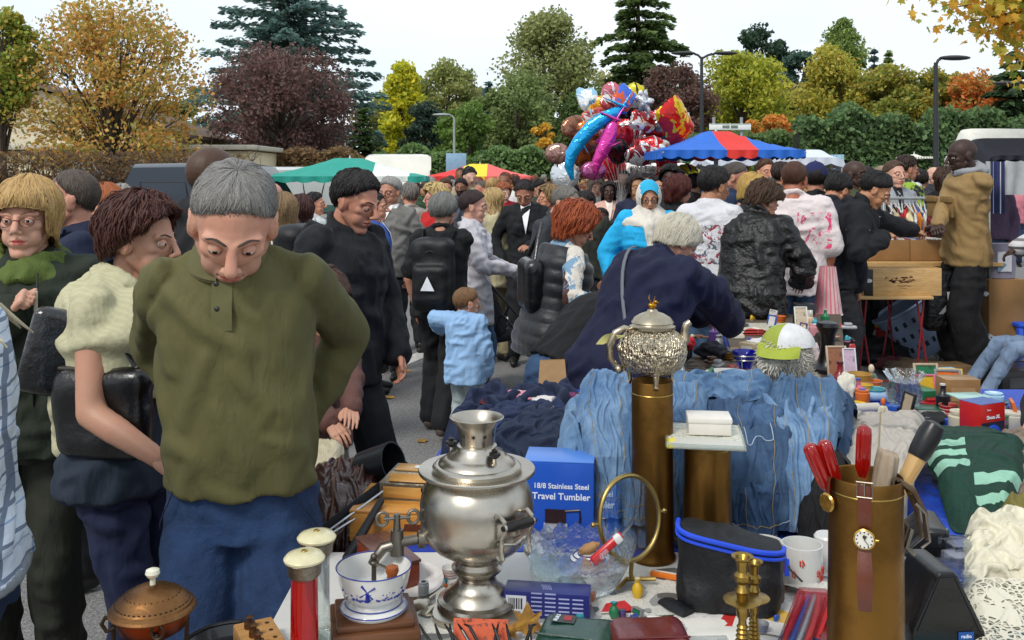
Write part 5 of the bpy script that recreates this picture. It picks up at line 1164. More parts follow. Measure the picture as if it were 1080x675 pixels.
for k,(S,E_,W,sg)in enumerate(am['joints']):
 b=MB();d_=(E_-S);b.tube([S+d_*.45+Vector((math.sin(a),math.cos(a),0))*.078 for a in np.linspace(0,2*PI,17)[:-1]],.004,5,closed=True);am['child']('piping',b,M('#b8bcc0',.6,name='piping'))
person('young woman with pulled back hair in a light grey cardigan behind the clothes rail',944,170,9.2,face=5,head=(0,14,0),sex='f',skinc='#d0a088',hair=('tied','#4a3426'),tp=dict(c='#8d9198',kind='jacket',inner='#15161a',open=.045),bt=BLK,lod=1)
person('short haired man in a black and lime printed T-shirt turned right',957,165,10.2,face=110,head=(10,95,0),skinc='#b98268',hair=('short','#2a1a12'),tp=dict(mat=patterned('#25282c','#8aa838',7,.5,ink2='#c8ccd0'),sleeve=.5),bt=BLK,lod=1)
person('woman with wavy brown hair in a black top beyond the clothes rail',997,178,10.5,face=140,sex='f',hair=('wavy','#2c1c12','#5a3c26'),hl=.08,tp=dict(c='#0f1014'),bt=BLK,lod=1)
km=person('tall dark skinned man in a tan canvas jacket with grey hood standing behind the table',1014,146,7.9,face=-82,head=(12,-88,0),lean=2,skinc='#38231a',hair=('bald','#120c0a'),bulk=.92,belly=.02,arms=(('w',988,240,7.6),('w',990,238,8.1)),hands=('grip','grip'),tp=dict(c='#8a7046',kind='jacket',th=.022,hem=.80,flare=.015,amp=.007,folds=.6,collar=.5),bt=dict(c='#0d0d10',loose=.05),lod=0)
rg=km['rg'];b=MB();b.ell(rg.U((0,.09,1.47)),(.10,.06,.075),16,10);b.tube([rg.U((math.sin(a)*.088,.01+math.cos(a)*.08,1.478+.02*math.cos(a)))for a in np.linspace(0,2*PI,17)[:-1]],.026,8,closed=True);V,Fs=finish_cloth(b,.012,.006,9,0);km['child']('hood',(V,Fs),cloth('#85888c','grey_jersey'))
for sg in(-1,1):b=MB();b.box(rg.U((sg*.09,-.20,1.22)),(.13,.02,.14),bev=.008);b.box(rg.U((sg*.09,-.212,1.28)),(.135,.012,.045),bev=.005);km['child']('chest_pocket',b,cloth('#7b6036','canvas'))
person('person in a white sweater with dark grey stripes at the right edge',1114,160,7.4,face=-120,hair=('crop','#120c0a'),skinc=DRK,arms=(('p',-.2,-.25,1.0),None),tp=dict(mat=stripes(['#c9c9cb','#5a5658','#c9c9cb','#c9c9cb','#7a7678','#c9c9cb'],7.5,2),kind='sweater',th=.04,hem=.86),bt=BLK,lod=0)
st=person('seated person in pale jeans and white trainers resting the feet on a box',1108,275,7.2,face=-92,head=(10,-90,0),seated=True,legs=((0.04,-.30),(-.02,-.22)),zb=-.32,hair=('short','#3a2a20'),tp=dict(c='#8f93a0',kind='jacket'),bt=dict(mat=denim('#5a6c88','#8fa3bb')),shoe='#b9b3a4',lod=0)
person('person at the right edge whose hand reaches for the red box',1190,200,3.1,face=-60,lean=18,sex='f',hair=('bob','#3a2a20'),arms=(('w',1083,456,3.15),None),hands=('grip','relax'),hint=((-.3,.6,-.8),None),skinc='#c69478',tp=dict(c='#2a2c30',kind='jacket'),bt=BLK,lod=0)
person('woman with long light brown hair seen from behind beside the man in olive',299,205,5.6,face=170,sex='f',hair=('long','#6d5336','#a88a62'),hl=.18,tp=dict(c='#cfc4bc'),bt=BLK,lod=0)
person('man with a shaved pink head in a navy jacket behind the man in olive',287,192,6.5,face=165,hair=('bald','#a08070'),skinc='#cf9480',tp=dict(c='#1b2236',kind='jacket',th=.03),bt=BLK,lod=1)
person('woman with short dark auburn hair behind the black jacket',318,207,6.8,face=170,sex='f',hair=('bob','#3a1a12'),tp=dict(c='#2a2a30'),bt=BLK,lod=1)
person('person with black hair and white top by the camper van',333,204,9.5,face=90,hair=('short','#120e0c'),tp=dict(c='#c8ccca'),bt=BLK,lod=1)
person('man in a blue and white shirt half hidden between the two men in the middle',396,204,7.4,face=90,hair=('short','#2a2420'),tp=dict(c='#3a5aa8',inner='#d8d8dc'),bt=BLK,lod=1)
MIDL=[(486,189,13,-20,'m',('short','#14100e'),'#4a4a50','#8a5c44','full','bearded dark haired man in a grey top beyond the grey haired woman'),(470,189,12.4,10,'m',('short','#4a3222'),'#6a6e78','#c08a70',None,'brown haired man in a pale grey blue top left of the bearded man'),(500,190,14.5,30,'m',('short','#3a2418'),'#7a3a34',WHT,None,'brown haired man in a dull red top right of the bearded man'),(508,191,12,-90,'m',('receding','#5a5048'),'#8a8478','#b87c64',None,'older balding man in a stone jacket left of the beige jacket'),(531,193,11.4,20,'f',('bob','#8a4a28'),'#a81c28',WHT,None,'woman with ginger bob in a crimson top right of the beige jacket'),(541,188,13.5,-60,'f',('wavy','#2a1a14'),'#202228',OLI,None,'woman with dark waves in black behind the black blazer'),(569,190,12.2,60,'m',('short','#1a1210'),'#3a4038',TAN,None,'man in dark olive right of the black blazer'),(617,201,8.4,-30,'m',('crop','#1a1412'),'#262a22',BRN,None,'man in a dark green jacket turned away below the spotted balloon'),(628,187,12.5,30,'f',('bob','#8a8070'),'#b8b4ae',WHT,None,'fair haired woman in a pale grey jacket below the balloons'),(697,186,11,-30,'m',('short','#17110f'),'#2a3046',TAN,None,'dark haired man in navy between the headscarf and the red haired woman'),(707,176,10.2,0,'m',('curly','#0c0909'),'#1a1a1e',DRK,None,'man with black afro hair in a black top below the red balloons'),(734,184,11.5,120,'m',('short','#1c1412'),'#3a2e28',TAN,None,'dark haired man in brown left of the white T-shirt'),(824,172,9.6,160,'m',('short','#2a1a14'),'#3c4248',OLI,None,'man with brown hair in a slate jacket left of the pink splashed shirt'),(876,180,9.4,100,'m',('short','#0e0b0b'),'#1a1c22',TAN,None,'black haired man in black between the cap and the sunglasses'),(915,176,10.6,20,'f',('tied','#241812'),'#6a5a50',WHT,None,'woman with tied brown hair in taupe right of the sunglasses'),(932,175,12,60,'m',('receding','#8a7a6a'),'#c8bca0',WHT,None,'sandy haired man in cream behind the young woman in grey'),(971,180,11.6,150,'m',('short','#1a1210'),'#34363c',TAN,None,'dark haired man in charcoal left of the woman with brown waves'),(986,176,13,40,'m',('bald','#807060'),'#2a2c34',WHT,None,'bald man in dark clothes beyond the clothes rail'),(1004,184,9.6,200,'f',('long','#241814'),'#15161a',OLI,None,'dark long haired woman in black close behind the tan jacket'),(1046,180,12,-30,'m',('short','#1a1210'),'#4a3a50',BRN,None,'man in plum below the striped curtain'),(1056,178,13.5,60,'f',('bob','#3a2820'),'#7a6a5a',WHT,None,'woman in tan under the navy stall roof'),(593,184,15,20,'f',('long','#5a4028'),'#8a8f98',WHT,None,'long haired woman in pale blue left of the balloons'),(682,178,14,0,'m',('short','#2a1c16'),'#4a5a48',TAN,None,'man in faded green behind the headscarf'),(766,180,12.5,-60,'f',('bob','#241612'),'#703038',WHT,None,'woman in maroon right of the white T-shirt far behind'),(850,176,12.8,30,'f',('bob','#7a5a3a'),'#4a4a5a',WHT,None,'woman with light brown bob in dusk blue behind the navy cap')]
for px,top,Y,fc,sx,hr,c,skc,bd,lb in MIDL:
 person(lb,px,top,Y,face=fc,sex=sx,hair=hr,head=(rnd.uniform(0,15),fc+rnd.uniform(-20,20),0),tp=dict(c=c,kind='jacket' if rnd.random()<.5 else'shirt',th=.022),bt=dict(c=rnd.choice(('#17181c','#1c2436','#2a2622','#24344c'))),skinc=skc,beard=bd,lod=1)
ARCH=[]
HAIRS={'black':'#0f0c0b','brown':'#33211a','fair':'#9a7a4a','grey':'#7d7a76','ginger':'#6a321c'}
TOPS={'black':'#121317','white':'#c9c9c6','red':'#9c2022','navy':'#18203c','grey':'#5f6166','beige':'#a0937a','brown':'#4a372c','green':'#2f4a34','pink':'#b8707c','blue':'#3a6aa4','purple':'#4a3460'}
SK=(WHT,WHT,TAN,'#c4917a',BRN,DRK)
for i,(sx,hr,fc)in enumerate((('m','short',0),('f','bob',0),('f','long',180),('m','crop',160),('m','short',70),('f','wavy',-80),('f','tied',30),('m','receding',-40),('f','bob',200),('m','short',-150))):
 ARCH.append((sx,hr,fc))
bands=[(436,500,'under the red canopy, left half'),(500,560,'under the red canopy, right half'),(560,612,'just left of the balloons'),(612,690,'below the balloons'),(690,750,'left of the blue parasol pole'),(750,850,'under the blue parasol'),(850,915,'in front of the poster panels'),(915,1000,'beyond the clothes rail'),(1030,1078,'behind the tan jacket')]
depths=[(11.8,15,'nearer'),(15,20,'middle'),(20,26,'further'),(26,33,'farthest')]
used=set();first={};rc=random.Random(21)
for bi,(x0,x1,wh)in enumerate(bands):
 for di,(y0,y1,dn)in enumerate(depths):
  nn=int((x1-x0)/60*(2.6,4.2,5.2,5.2)[di]*(1.25 if bi<4 else .95))
  for q in range(nn):
   for tr_ in range(40):
    a=rc.randrange(len(ARCH));hn_,tn=rc.choice(list(HAIRS)),rc.choice(list(TOPS));key=(hn_,tn,bi,di)
    if key not in used:break
   used.add(key);sx,hr,fc=ARCH[a];px=rc.uniform(x0,x1);Y=rc.uniform(y0,y1);hgt=rc.gauss(1.70 if sx=='m' else 1.60,.06)
   lab='%s haired person in %s, %s crowd %s'%(hn_,tn,dn,wh);skc=rc.choice(SK);rot=R(fc+rc.uniform(-35,35))
   mats={'hair':hairm(HAIRS[hn_]),'top':cloth(TOPS[tn],'top_cloth',folds=.4),'bot':cloth(rc.choice(('#15161a','#1c2a44','#3a3630')),'trouser_cloth')}
   if a not in first:
    top_px=HOR-(hgt-H0)*F/Y
    pi=person(lab,px,top_px,Y,face=math.degrees(rot),sex=sx,hair=(hr,HAIRS[hn_]),head=(rc.uniform(0,15),None,0),skinc=skc,lod=2,tp=dict(c=TOPS[tn],kind='jacket',th=.03),bt=dict(c='#15161a'),group='people in the distant market crowd')
    first[a]=(pi['o'],hgt);continue
   src,h0=first[a];o=src.copy();COL.objects.link(o);o.location=((px-540)*Y/F,Y,0);o.rotation_euler=(0,0,rot);o.scale=(hgt/h0,)*3;o['label']=lab
   o.material_slots[0].link='OBJECT';o.material_slots[0].material=skin(skc)
   for ch in src.children:
    c=ch.copy();COL.objects.link(c);c.parent=o;nm=c.name.split('.')[0]
    if nm in('hair','jacket','trousers'):
     c.material_slots[0].link='OBJECT';c.material_slots[0].material=mats[{'hair':'hair','jacket':'top','trousers':'bot'}[nm]]
ZT=.78
def K(px,py,z=ZT):
 p=G(px,py,z);return p,p.y/F
def table(label,poly,z=ZT-.004,m=None,lm=None,grp=None):
 cx=sum(p[0]for p in poly)/len(poly);cy=sum(p[1]for p in poly)/len(poly);t=thing('trestle_table',label,'table',(cx,cy,0),0,grp)
 q=[(x-cx,y-cy)for x,y in poly];b=MB();b.prism(q,.03,z0=z-.03);part(t,'tabletop',b,m or wood('#8a6238','#b98f5c','table_wood',(2,10,10)),False)
 for x,y in q[:4]:
  s=.88;b=MB();b.tube([(x*s,y*s,0),(x*s*.97,y*s*.97,z-.03)],.016,8);part(t,'leg',b,lm or M('#6d6f72',.4,.6,name='table_leg'))
 return t
tables=[('near table carrying the samovar and the brass shell cases',[(-.30,1.05),(1.35,1.05),(1.35,2.27),(-.48,2.27),(-.48,1.75)]),('table corner in front of the man in olive carrying the copper pot',[(-1.0,1.0),(-.305,1.0),(-.305,1.58),(-1.0,1.58)]),('table under the denim heaps',[(-.33,2.29),(1.62,2.29),(2.35,4.0),(-.12,4.0),(-.2,3.4)]),('table in front of the woman in the navy blazer',[(.62,4.02),(1.42,4.02),(1.74,5.0),(1.02,5.0)]),('far end table with books in front of the black leather jacket',[(1.05,5.02),(1.75,5.02),(2.14,6.2),(1.5,6.2)])]
for lb,poly in tables:table(lb,poly,grp='goods tables along the kerb')
table('low table with brown bags behind the man in olive',[(-.80,2.3),(-.345,2.3),(-.345,3.0),(-.80,3.0)],z=.636)
tarp=cloth('#1740a8','tarpaulin',.1,.45,.5);white_cover=M('#c4c2bd',.6,var=.08,vs=3,bumps=((5,.5,.02),(22,.3,.004)),name='paper_cover')
def cover(name,lb,poly,z,m,drop=.25,cat='tablecloth'):
 cx=sum(p[0]for p in poly)/len(poly);cy=sum(p[1]for p in poly)/len(poly);n=len(poly);b=MB();ring=[]
 for i in range(n):
  a,c=Vector(poly[i]),Vector(poly[(i+1)%n]);L=max(2,int((c-a).length/.05))
  for k in range(L):p=a.lerp(c,k/L);ring.append((p.x-cx,p.y-cy))
 m_=len(ring);vs=[(x,y,z)for x,y in ring]+[(x*1.006+.002,y*1.006,z-.02)for x,y in ring]
 vs+=[(x*(1.012+.02*noise.noise((x*9,y*9,1))),y*(1.012+.02*noise.noise((x*9,y*9,4))),z-drop*(.9+.2*noise.noise((x*3,y*3,7))))for x,y in ring]
 fs=[list(range(m_))]+[(i+j*m_,(i+1)%m_+j*m_,(i+1)%m_+(j+1)*m_,i+(j+1)*m_)for j in range(2)for i in range(m_)]
 b.add(vs,fs);return solo(name,b,m,lb,cat,(cx,cy,0),ang=50)
cover('plastic_sheet','royal blue plastic sheet covering the table under the denim',[(-.34,2.28),(1.63,2.28),(2.36,4.01),(-.13,4.01)],ZT-.001,tarp,.5)
cover('paper_sheet','white paper sheet covering the near table',[(-.29,1.04),(1.36,1.04),(1.36,2.272),(-.485,2.272),(-.485,1.74)],ZT-.001,white_cover,.12,'paper')
cover('patterned_cloth','dark patterned cloth on the table of the woman in the navy blazer',[(.61,4.03),(1.43,4.03),(1.75,5.0),(1.01,5.0)],ZT-.001,patterned('#7a6a5a','#3a2f2a',14),.3)
cover('brown_cloth','plain brown cloth on the far end table',[(1.04,5.03),(1.76,5.03),(2.15,6.2),(1.49,6.2)],ZT-.001,cloth('#4f4438','table_cloth'),.3)
nick=metal('#c2bbae',.23,'nickel','#6a5e4c',.3,9,((7,.05,.01),(60,.08,.001),(400,.05,.0004)))
p,k=K(503,644);S=thing('samovar','large silvery nickel samovar with pierced crown standing at the centre of the near table','samovar',p)
X=lambda pr:[(r*k,z*k)for r,z in pr]
b=MB();b.lathe(X([(22,6),(40,8),(42,11),(41,14),(36,16),(34,20),(27,25),(22,30),(20,36),(21,40),(26,44),(27,47),(23,49),(22,54)]),56,cap=False)
q=[(math.cos(a)*(46+5*math.cos(4*a+PI))*k*1.06,math.sin(a)*(46+5*math.cos(4*a+PI))*k*1.06)for a in np.linspace(0,2*PI,49)[:-1]];b.prism(q,6*k,z0=2*k)
part(S,'foot',b,nick)
b=MB();b.lathe(X([(22,54),(24,57),(32,61),(44,68),(54,78),(59,90),(60,100),(60,114),(58,126),(53,135),(48,140),(46,144)]),72,cap=False);bo=part(S,'body',b,nick,ang=60)
b=MB();b.lathe(X([(46,143),(54,144),(61,147),(62,149),(61,151),(55,150),(46,149)]),72,cap=False);part(S,'drip_tray',b,nick,ang=60)
b=MB();b.lathe(X([(46,149),(47,153),(44,156),(41,156),(40,158),(33,163),(30,164),(28,168),(22,171),(21,175),(18,176)]),64,cap=False);ld=part(S,'lid',b,nick,ang=50)
b=MB();n=60
prof=[(18,176),(18.5,180),(19,184),(20,192),(22.5,198),(27.5,203),(28.5,204.5),(27.5,205),(21.5,199),(19,192),(18,184),(17.5,177)]
b.lathe(X(prof),n,cap=False);cr_=part(S,'crown',b,nick,ang=50)
b=MB()
for i in range(10):
 a=2*PI*i/10+.16;st_=[(math.cos(t)*(3.1 if j%2==0 else 1.35)*k,math.sin(t)*(3.1 if j%2==0 else 1.35)*k)for j,t in enumerate(np.linspace(0,2*PI,13)[:-1])]
 for rr in(19.75,18.4):
  m4=Matrix.Rotation(a,4,'Z')@Matrix.Translation((rr*k,0,187.5*k))@Matrix.Rotation(PI/2,4,'Y');b.add([(x,y,0)for x,y in st_],[list(range(12))],0,m4)
part(cr_,'star_cutouts',b,M('#2a241c',.9,name='dark_hole'),False)
blkw=M('#14110f',.3,name='black_wood',var=.3,vs=30)
for a in(-.95,2.6):
 b=MB();x,y=math.cos(a)*33*k,math.sin(a)*33*k;b.lathe([(r*k,z*k)for r,z in((2.2,0),(1.8,6),(2.6,8))],14,mat=Matrix.Translation((x,y,161*k)));part(ld,'knob_post',b,nick)
 b=MB();b.lathe([(r*k,z*k)for r,z in((2,0),(4,1),(6.3,4),(6,6),(3,7.5),(3.4,9),(1,10.5))],18,mat=Matrix.Translation((x,y,168*k)));part(ld,'knob',b,blkw)
for a in(-.92,2.25):
 ux,uy=math.cos(a),math.sin(a);tx,ty=-uy,ux;h=thing('handle','','',(0,0,0))if False else None
 b=MB();pts=[(ux*59*k+tx*17*k*s_,uy*59*k+ty*17*k*s_,z*k)for s_ in(1,)for z in(0,)]
 for s_ in(-1,1):
  f=lambda r_,z_:(ux*r_*k+tx*17*k*s_,uy*r_*k+ty*17*k*s_,z_*k)
  b.tube([f(58,118),f(64,121),f(72,117),f(73,110),f(68,100),f(66,90),f(69,80),f(65,76),f(60,80)],[2.2*k]*9,8)
  b.ell(f(73,112),3.6*k,12,8)
 b.tube([f(60,92),(ux*66*k,uy*66*k,90*k),(ux*60*k-tx*17*k*s_,uy*60*k-ty*17*k*s_,92*k)],1.6*k,8)
 hd_=part(S,'handle',b,nick)
 b=MB();ax=[(ux*73*k+tx*t*k,uy*73*k+ty*t*k,112*k)for t in(-21,-17,-15,-8,0,8,15,17,21)];b.tube(ax,[2.5*k,3.4*k,4.6*k,5.4*k,4.6*k,5.4*k,4.6*k,3.4*k,2.5*k],14);part(hd_,'grip',b,blkw)
b=MB();a=3.35;ux,uy=math.cos(a),math.sin(a);f=lambda r_,z_:(ux*r_*k,uy*r_*k,z_*k)
b.tube([f(55,80),f(62,80),f(63,80),f(76,79),f(80,79)],[9*k,9*k,5*k,5*k,6*k],16);b.tube([f(84,66),f(84,92)],[7.5*k,6.5*k],16);b.tube([f(84,92),f(84,100)],[4*k,3.5*k],12)
b.tube([f(88,76),f(98,74),f(106,64),f(109,58)],[5.5*k,5.5*k,5*k,5.5*k],14);tp_=part(S,'tap',b,metal('#8a857c',.35,'tap_metal','#3a342c'))
b=MB()
for rr in(66,100):b.tube([(ux*(84+math.cos(t)*6+(rr-84)*.95)*k,uy*(84+math.cos(t)*6+(rr-84)*.95)*k,(104+math.sin(t)*7)*k)for t in np.linspace(0,2*PI,15)[:-1]],1.8*k,8,closed=True)
b.tube([f(70,104),f(98,104)],2*k,8);b.tube([f(84,96),f(84,108)],3.5*k,10);part(tp_,'key',b,metal('#8a857c',.35,'tap_metal','#3a342c'))
brass=metal('#84602f',.33,'brass_old','#33200f',.7,7,((40,.1,.001),(220,.1,.0006)))
brassb=metal('#b59a52',.25,'brass','#5a4628',.4,14)
def shell(px,py,rpx,hpx,lb,top=None):
 p,k=K(px,py);t=thing('shell_case',lb,'shell case',p);b=MB();r,h=rpx*k,hpx*k
 b.lathe([(0,0),(r*1.06,0),(r*1.09,.003),(r*1.09,.007),(r*1.02,.011),(r*1.02,.03),(r,.06),(r*.97,h*.6),(r*.955,h-.002),(r*.94,h),(r*.90,h-.003),(r*.90,.03),(0,.03)],64);part(t,'casing',b,brass,ang=50)
 b=MB();b.tube([(math.cos(a)*r*.955,math.sin(a)*r*.955,h*.93)for a in np.linspace(0,2*PI,49)[:-1]],.0014,6,closed=True);part(t,'rim',b,brassb);return t,p,k
t1,p1,k1=shell(688,588,22.5,187,'tall brass shell case with the ornate teapot on top')
t2,p2,k2=shell(746,592,25.5,130,'shorter brass shell case carrying the picture tray and white box')
t3,p3,k3=shell(913,715,39,214,'wide brass shell case holding screwdrivers with a watch strapped round it')
silv=metal('#b3a68e',.26,'silver_ornate','#4a3d2c',.55,20,((26,.9,.006),(70,.5,.003)))
silvs=metal('#bdb199',.22,'silver','#4a3d2c',.3,20)
T=thing('teapot','ornate embossed silver teapot with a gilt bird finial balanced on the tall shell case','teapot',(p1.x,p1.y,ZT+187*k1+.001),R(0));kk=k1
def sw(r,z):return(r*kk,z*kk)
t_=NT('embossed_silver');v=t_.coord();vor=t_.n('TexVoronoi',{'Vector':v,'Scale':95.},feature='F1',distance='MANHATTAN').outputs['Distance'];wv=t_.n('TexWave',{'Vector':v,'Scale':55.,'Distortion':9.,'Detail':2.}).outputs['Fac']
h_=t_.math('ADD',vor,t_.math('MULTIPLY',wv,.6));t_.bump([(h_,.9,.005)]);emb=t_.fin(t_.mix(t_.ramp(h_,[(.1,(0,)),(.7,(1,))]),srgb('#4f4436'),srgb('#c8baa0')),.3,1.0)
b=MB();b.lathe([sw(*q)for q in((14,6),(22,8),(31,14),(35,22),(36.5,31),(35,40),(30,48),(24,52),(22,54))],64,mi=0,cap=False);part(T,'body',b,emb,ang=70)
b=MB();b.lathe([sw(*q)for q in((22,53),(24,54.5),(24,57),(22,58),(21,60),(22.5,61),(19,66),(12,70),(6,72),(5,74),(0,74))],56,cap=False);part(T,'lid',b,silvs,ang=50)
b=MB()
for i in range(3):
 a=-PI/2+2*PI*i/3+.0;x,y=math.cos(a),math.sin(a);b.tube([(x*20*kk,y*20*kk,10*kk),(x*26*kk,y*26*kk,7*kk),(x*25*kk,y*25*kk,-2*kk),(x*27*kk,y*27*kk,-5*kk)],[4*kk,3.4*kk,2.2*kk,3.2*kk],10);b.ell((x*24*kk,y*24*kk,12*kk),(5*kk,5*kk,5*kk))
part(T,'feet',b,silvs)
b=MB();b.tube([(29*kk,0,38*kk),(35*kk,0,43*kk),(34*kk,0,52*kk),(36*kk,0,58*kk),(40*kk,0,61*kk)],[7.5*kk,5*kk,4*kk,4*kk,3.2*kk],14);part(T,'spout',b,silvs)
b=MB();b.tube([(-22*kk,0,52*kk),(-30*kk,-2*kk,55*kk),(-39*kk,-3*kk,50*kk),(-45*kk,-3*kk,38*kk),(-45*kk,-2*kk,24*kk),(-38*kk,-1*kk,14*kk),(-30*kk,0,12*kk)],[3.6*kk,3.2*kk,4*kk,4.2*kk,3.6*kk,3*kk,3*kk],12)
b.ell((-34*kk,-4*kk,34*kk),(5*kk,)*3);b.ell((-36*kk,-4*kk,12*kk),(4.5*kk,)*3);part(T,'handle',b,silvs)
gild=metal('#c08a2c',.25,'gilt','#6a4a18',.3);b=MB();b.ell((0,0,78*kk),(4.6*kk,3*kk,3.6*kk),fn=lambda v:1+.1*noise.noise(v*4));b.ell((3.4*kk,0,82*kk),(2*kk,)*3);b.tube([(4.6*kk,0,82*kk),(7*kk,0,81*kk)],[kk,.2*kk],6)
b.tube([(-1*kk,-1*kk,80*kk),(-4*kk,-1*kk,86*kk),(-3*kk,0,90*kk)],[2*kk,1.8*kk,.5*kk],6,ratio=.4);b.tube([(1*kk,kk,80*kk),(3*kk,kk,88*kk)],[1.8*kk,.4*kk],6,ratio=.4);part(T,'finial',b,gild)
b=MB();b.sheet(lambda u,v:(-(52-24*u+8*v)*kk,(-4+3*math.sin(u*6))*kk,(38+10*u+6*v*math.sin(u*PI))*kk),8,3);solo('dry_leaf',b,M('#a8a468',.8,name='pale_leaf'),'pale folded leaf caught on the teapot handle','leaf',T.location)
zz=ZT+130*k2+.002;t=thing('picture_tray','square clear plastic picture tray resting on the shorter shell case','tray',(p2.x-.008,p2.y-.005,zz),R(-9));b=MB();b.box((0,0,.004),(.175,.205,.006),bev=.002);part(t,'pane',b,printed('#c9c8b8',('#cfc89a','#d8c95a','#b9b9b0','#dedbd0'),14))
b=MB()
for s_ in(-1,1):b.box((s_*.087,0,.006),(.007,.212,.012),bev=.002);b.box((0,s_*.103,.0065),(.168,.007,.012),bev=.002)
part(t,'rim',b,glass('#e8eeee',.1))
t=thing('white_box','small white cardboard box on the picture tray','box',(p2.x+.006,p2.y+.015,zz+.009),R(-6));b=MB();b.box((0,0,.014),(.098,.070,.028),bev=.002);part(t,'base',b,M('#cfcabf',.5,name='white_card'));b=MB();b.box((0,0,.034),(.102,.074,.014),bev=.003);part(t,'lid',b,M('#d6d2c8',.5,name='white_card2'))
top3=ZT+214*k3;r3=39*k3
def stick(name,lb,cat,dx,dy,tilt,az,build,mats):
 o=build();return o
redp=M('#b0140e',.12,name='red_acrylic',bumps=(),tr=.45,coat=.4)
for i,(px,py,tx,lb)in enumerate(((873,508,-.42,'red handled screwdriver leaning furthest out of the shell case'),(882,492,-.30,'tallest of the leaning red handled screwdrivers in the shell case'),(907,488,.02,'red handled screwdriver standing upright in the shell case'))):
 t=thing('screwdriver',lb,'screwdriver',(p3.x+(px-913)*k3*.55,p3.y+.01,top3-.09),0,None,rot=(R(3),tx,0))
 b=MB();b.tube([(0,0,-.05),(0,0,.07)],.0035,8);part(t,'blade',b,metal('#a8a8a8',.2,'steel'))
 L0=.065+(.02 if i==2 else 0);b=MB();n=48;prof=[(.006,0),(.009,.008),(.0125,.02),(.0125,.075),(.0115,.088),(.006,.094)]
 vs,fs=[],[]
 for r_,z in prof:
  for q in range(n):a=2*PI*q/n;rr=r_*(1+.12*math.cos(6*a));vs.append((rr*math.cos(a),rr*math.sin(a),z+L0))
 for j in range(len(prof)-1):
  for q in range(n):fs.append((j*n+q,j*n+(q+1)%n,(j+1)*n+(q+1)%n,(j+1)*n+q))
 fs.append([(len(prof)-1)*n+q for q in range(n)]);fs.append(list(range(n))[::-1]);b.add(vs,fs);part(t,'handle',b,redp,ang=60)
t=thing('folded_fabric_roll','beige cloth roll tied flat and standing in the shell case','cloth roll',(p3.x+.028,p3.y+.01,top3-.06),0,rot=(0,R(9),0));b=MB();b.tube([(0,0,-.1),(0,0,.03),(0,0,.075),(.002,0,.10)],[.019,.024,.025,.023],20,ratio=.7,cap=True)
V_,F_=remesh(b,.004,2);N_=vnormals(V_,F_)
for i in range(len(V_)):x,y,z=V_[i];V_[i]+=N_[i]*(.0022*math.sin(math.atan2(y,x)*7)+.0015*noise.noise((x*80,y*80,z*20)))
part(t,'cloth',from_np(V_,F_),cloth('#9a8a76','roll_cloth'),ang=180)
t=thing('hammer','hammer with a pale wooden handle and black rubber end leaning out of the shell case','hammer',(p3.x+.065,p3.y+.045,top3-.07),0,rot=(R(-4),R(30),0));b=MB();b.tube([(0,0,-.12),(0,0,.02),(0,0,.06),(0,0,.105)],[.010,.013,.0145,.0165],18);part(t,'handle',b,wood('#a8824e','#c9a66e','handle_wood',(8,8,1)))
b=MB();b.tube([(0,0,.100),(0,0,.112),(0,0,.15),(0,0,.168),(0,0,.174)],[.018,.0205,.0215,.018,.008],20);part(t,'rubber_grip',b,M('#111112',.35,name='black_rubber'))
b=MB();b.tube([(-.05,.0,-.02),(-.01,0,.0),(.04,0,-.02),(.05,0,-.06)],[.006,.011,.010,.005],10,ratio=.6);part(t,'head',b,metal('#6a625a',.4,'iron','#3a2418',.6))
t=thing('pliers','rusty pliers hooked on the rim of the right shell case','pliers',(p3.x+r3+.006,p3.y-.02,top3-.02),R(20));
for s_ in(-1,1):b=MB();b.tube([(-.03,s_*.004,.022),(0,s_*.006,.0),(.022,s_*.010,-.04),(.03,s_*.006,-.09)],[.004,.006,.005,.003],8);part(t,'arm',b,metal('#7a6a58',.4,'rusty_iron','#4a2a18',.7))
b=MB();b.ell((0,0,0),(.008,.010,.008));part(t,'pivot',b,brassb)
t=thing('spring_clip','bent steel spring clip and brass chain hanging beside the pliers','clip',(p3.x+r3+.01,p3.y-.03,top3-.09),R(10));b=MB();b.tube([(0,0,.05),(.02,0,.03),(.028,0,-.02),(.012,0,-.03)],.0025,6);b.tube([(.0,.01,0),(-.01,.01,-.03),(.005,.01,-.045)],.004,6);part(t,'wire',b,metal('#8c8478',.3,'steel_wire'))
t=thing('wristwatch','wristwatch with a brown leather strap buckled round the right shell case','watch',(p3.x,p3.y,0));lth=M('#5c2812',.45,name='strap_leather',var=.25,bumps=((60,.4,.002),(300,.3,.0008)),coat=.2)
aw=R(-112);Rr=r3+.0025
def onc(a,z,o=0.):return((Rr+o)*math.cos(a),(Rr+o)*math.sin(a),z)
za,zb_=top3+.002,top3-.215;zw=top3-.088
def strapfn(z0,z1,bulge=0.,w_=.0105):
 def f(u,v):z=z0+(z1-z0)*v;o=bulge*math.sin(v*PI);return onc(aw+(u-.5)*2*w_/Rr+.10*math.sin(v*2.0)*bulge*8,z,.0015+o+.001*(1-(2*u-1)**2))
 return f
b=MB();b.sheet(strapfn(za,zw+.018,.004),8,20);b.sheet(lambda u,v:tuple(Vector(strapfn(za,zw+.018,.004)(u,v))*1.0-Vector((math.cos(aw),math.sin(aw),0))*.0025),8,20)
b.sheet(strapfn(zw-.018,zb_,.016),8,26);b.sheet(lambda u,v:tuple(Vector(strapfn(zw-.018,zb_,.016)(u,v))-Vector((math.cos(aw),math.sin(aw),0))*.0025),8,26);part(t,'strap',b,lth,ang=60)
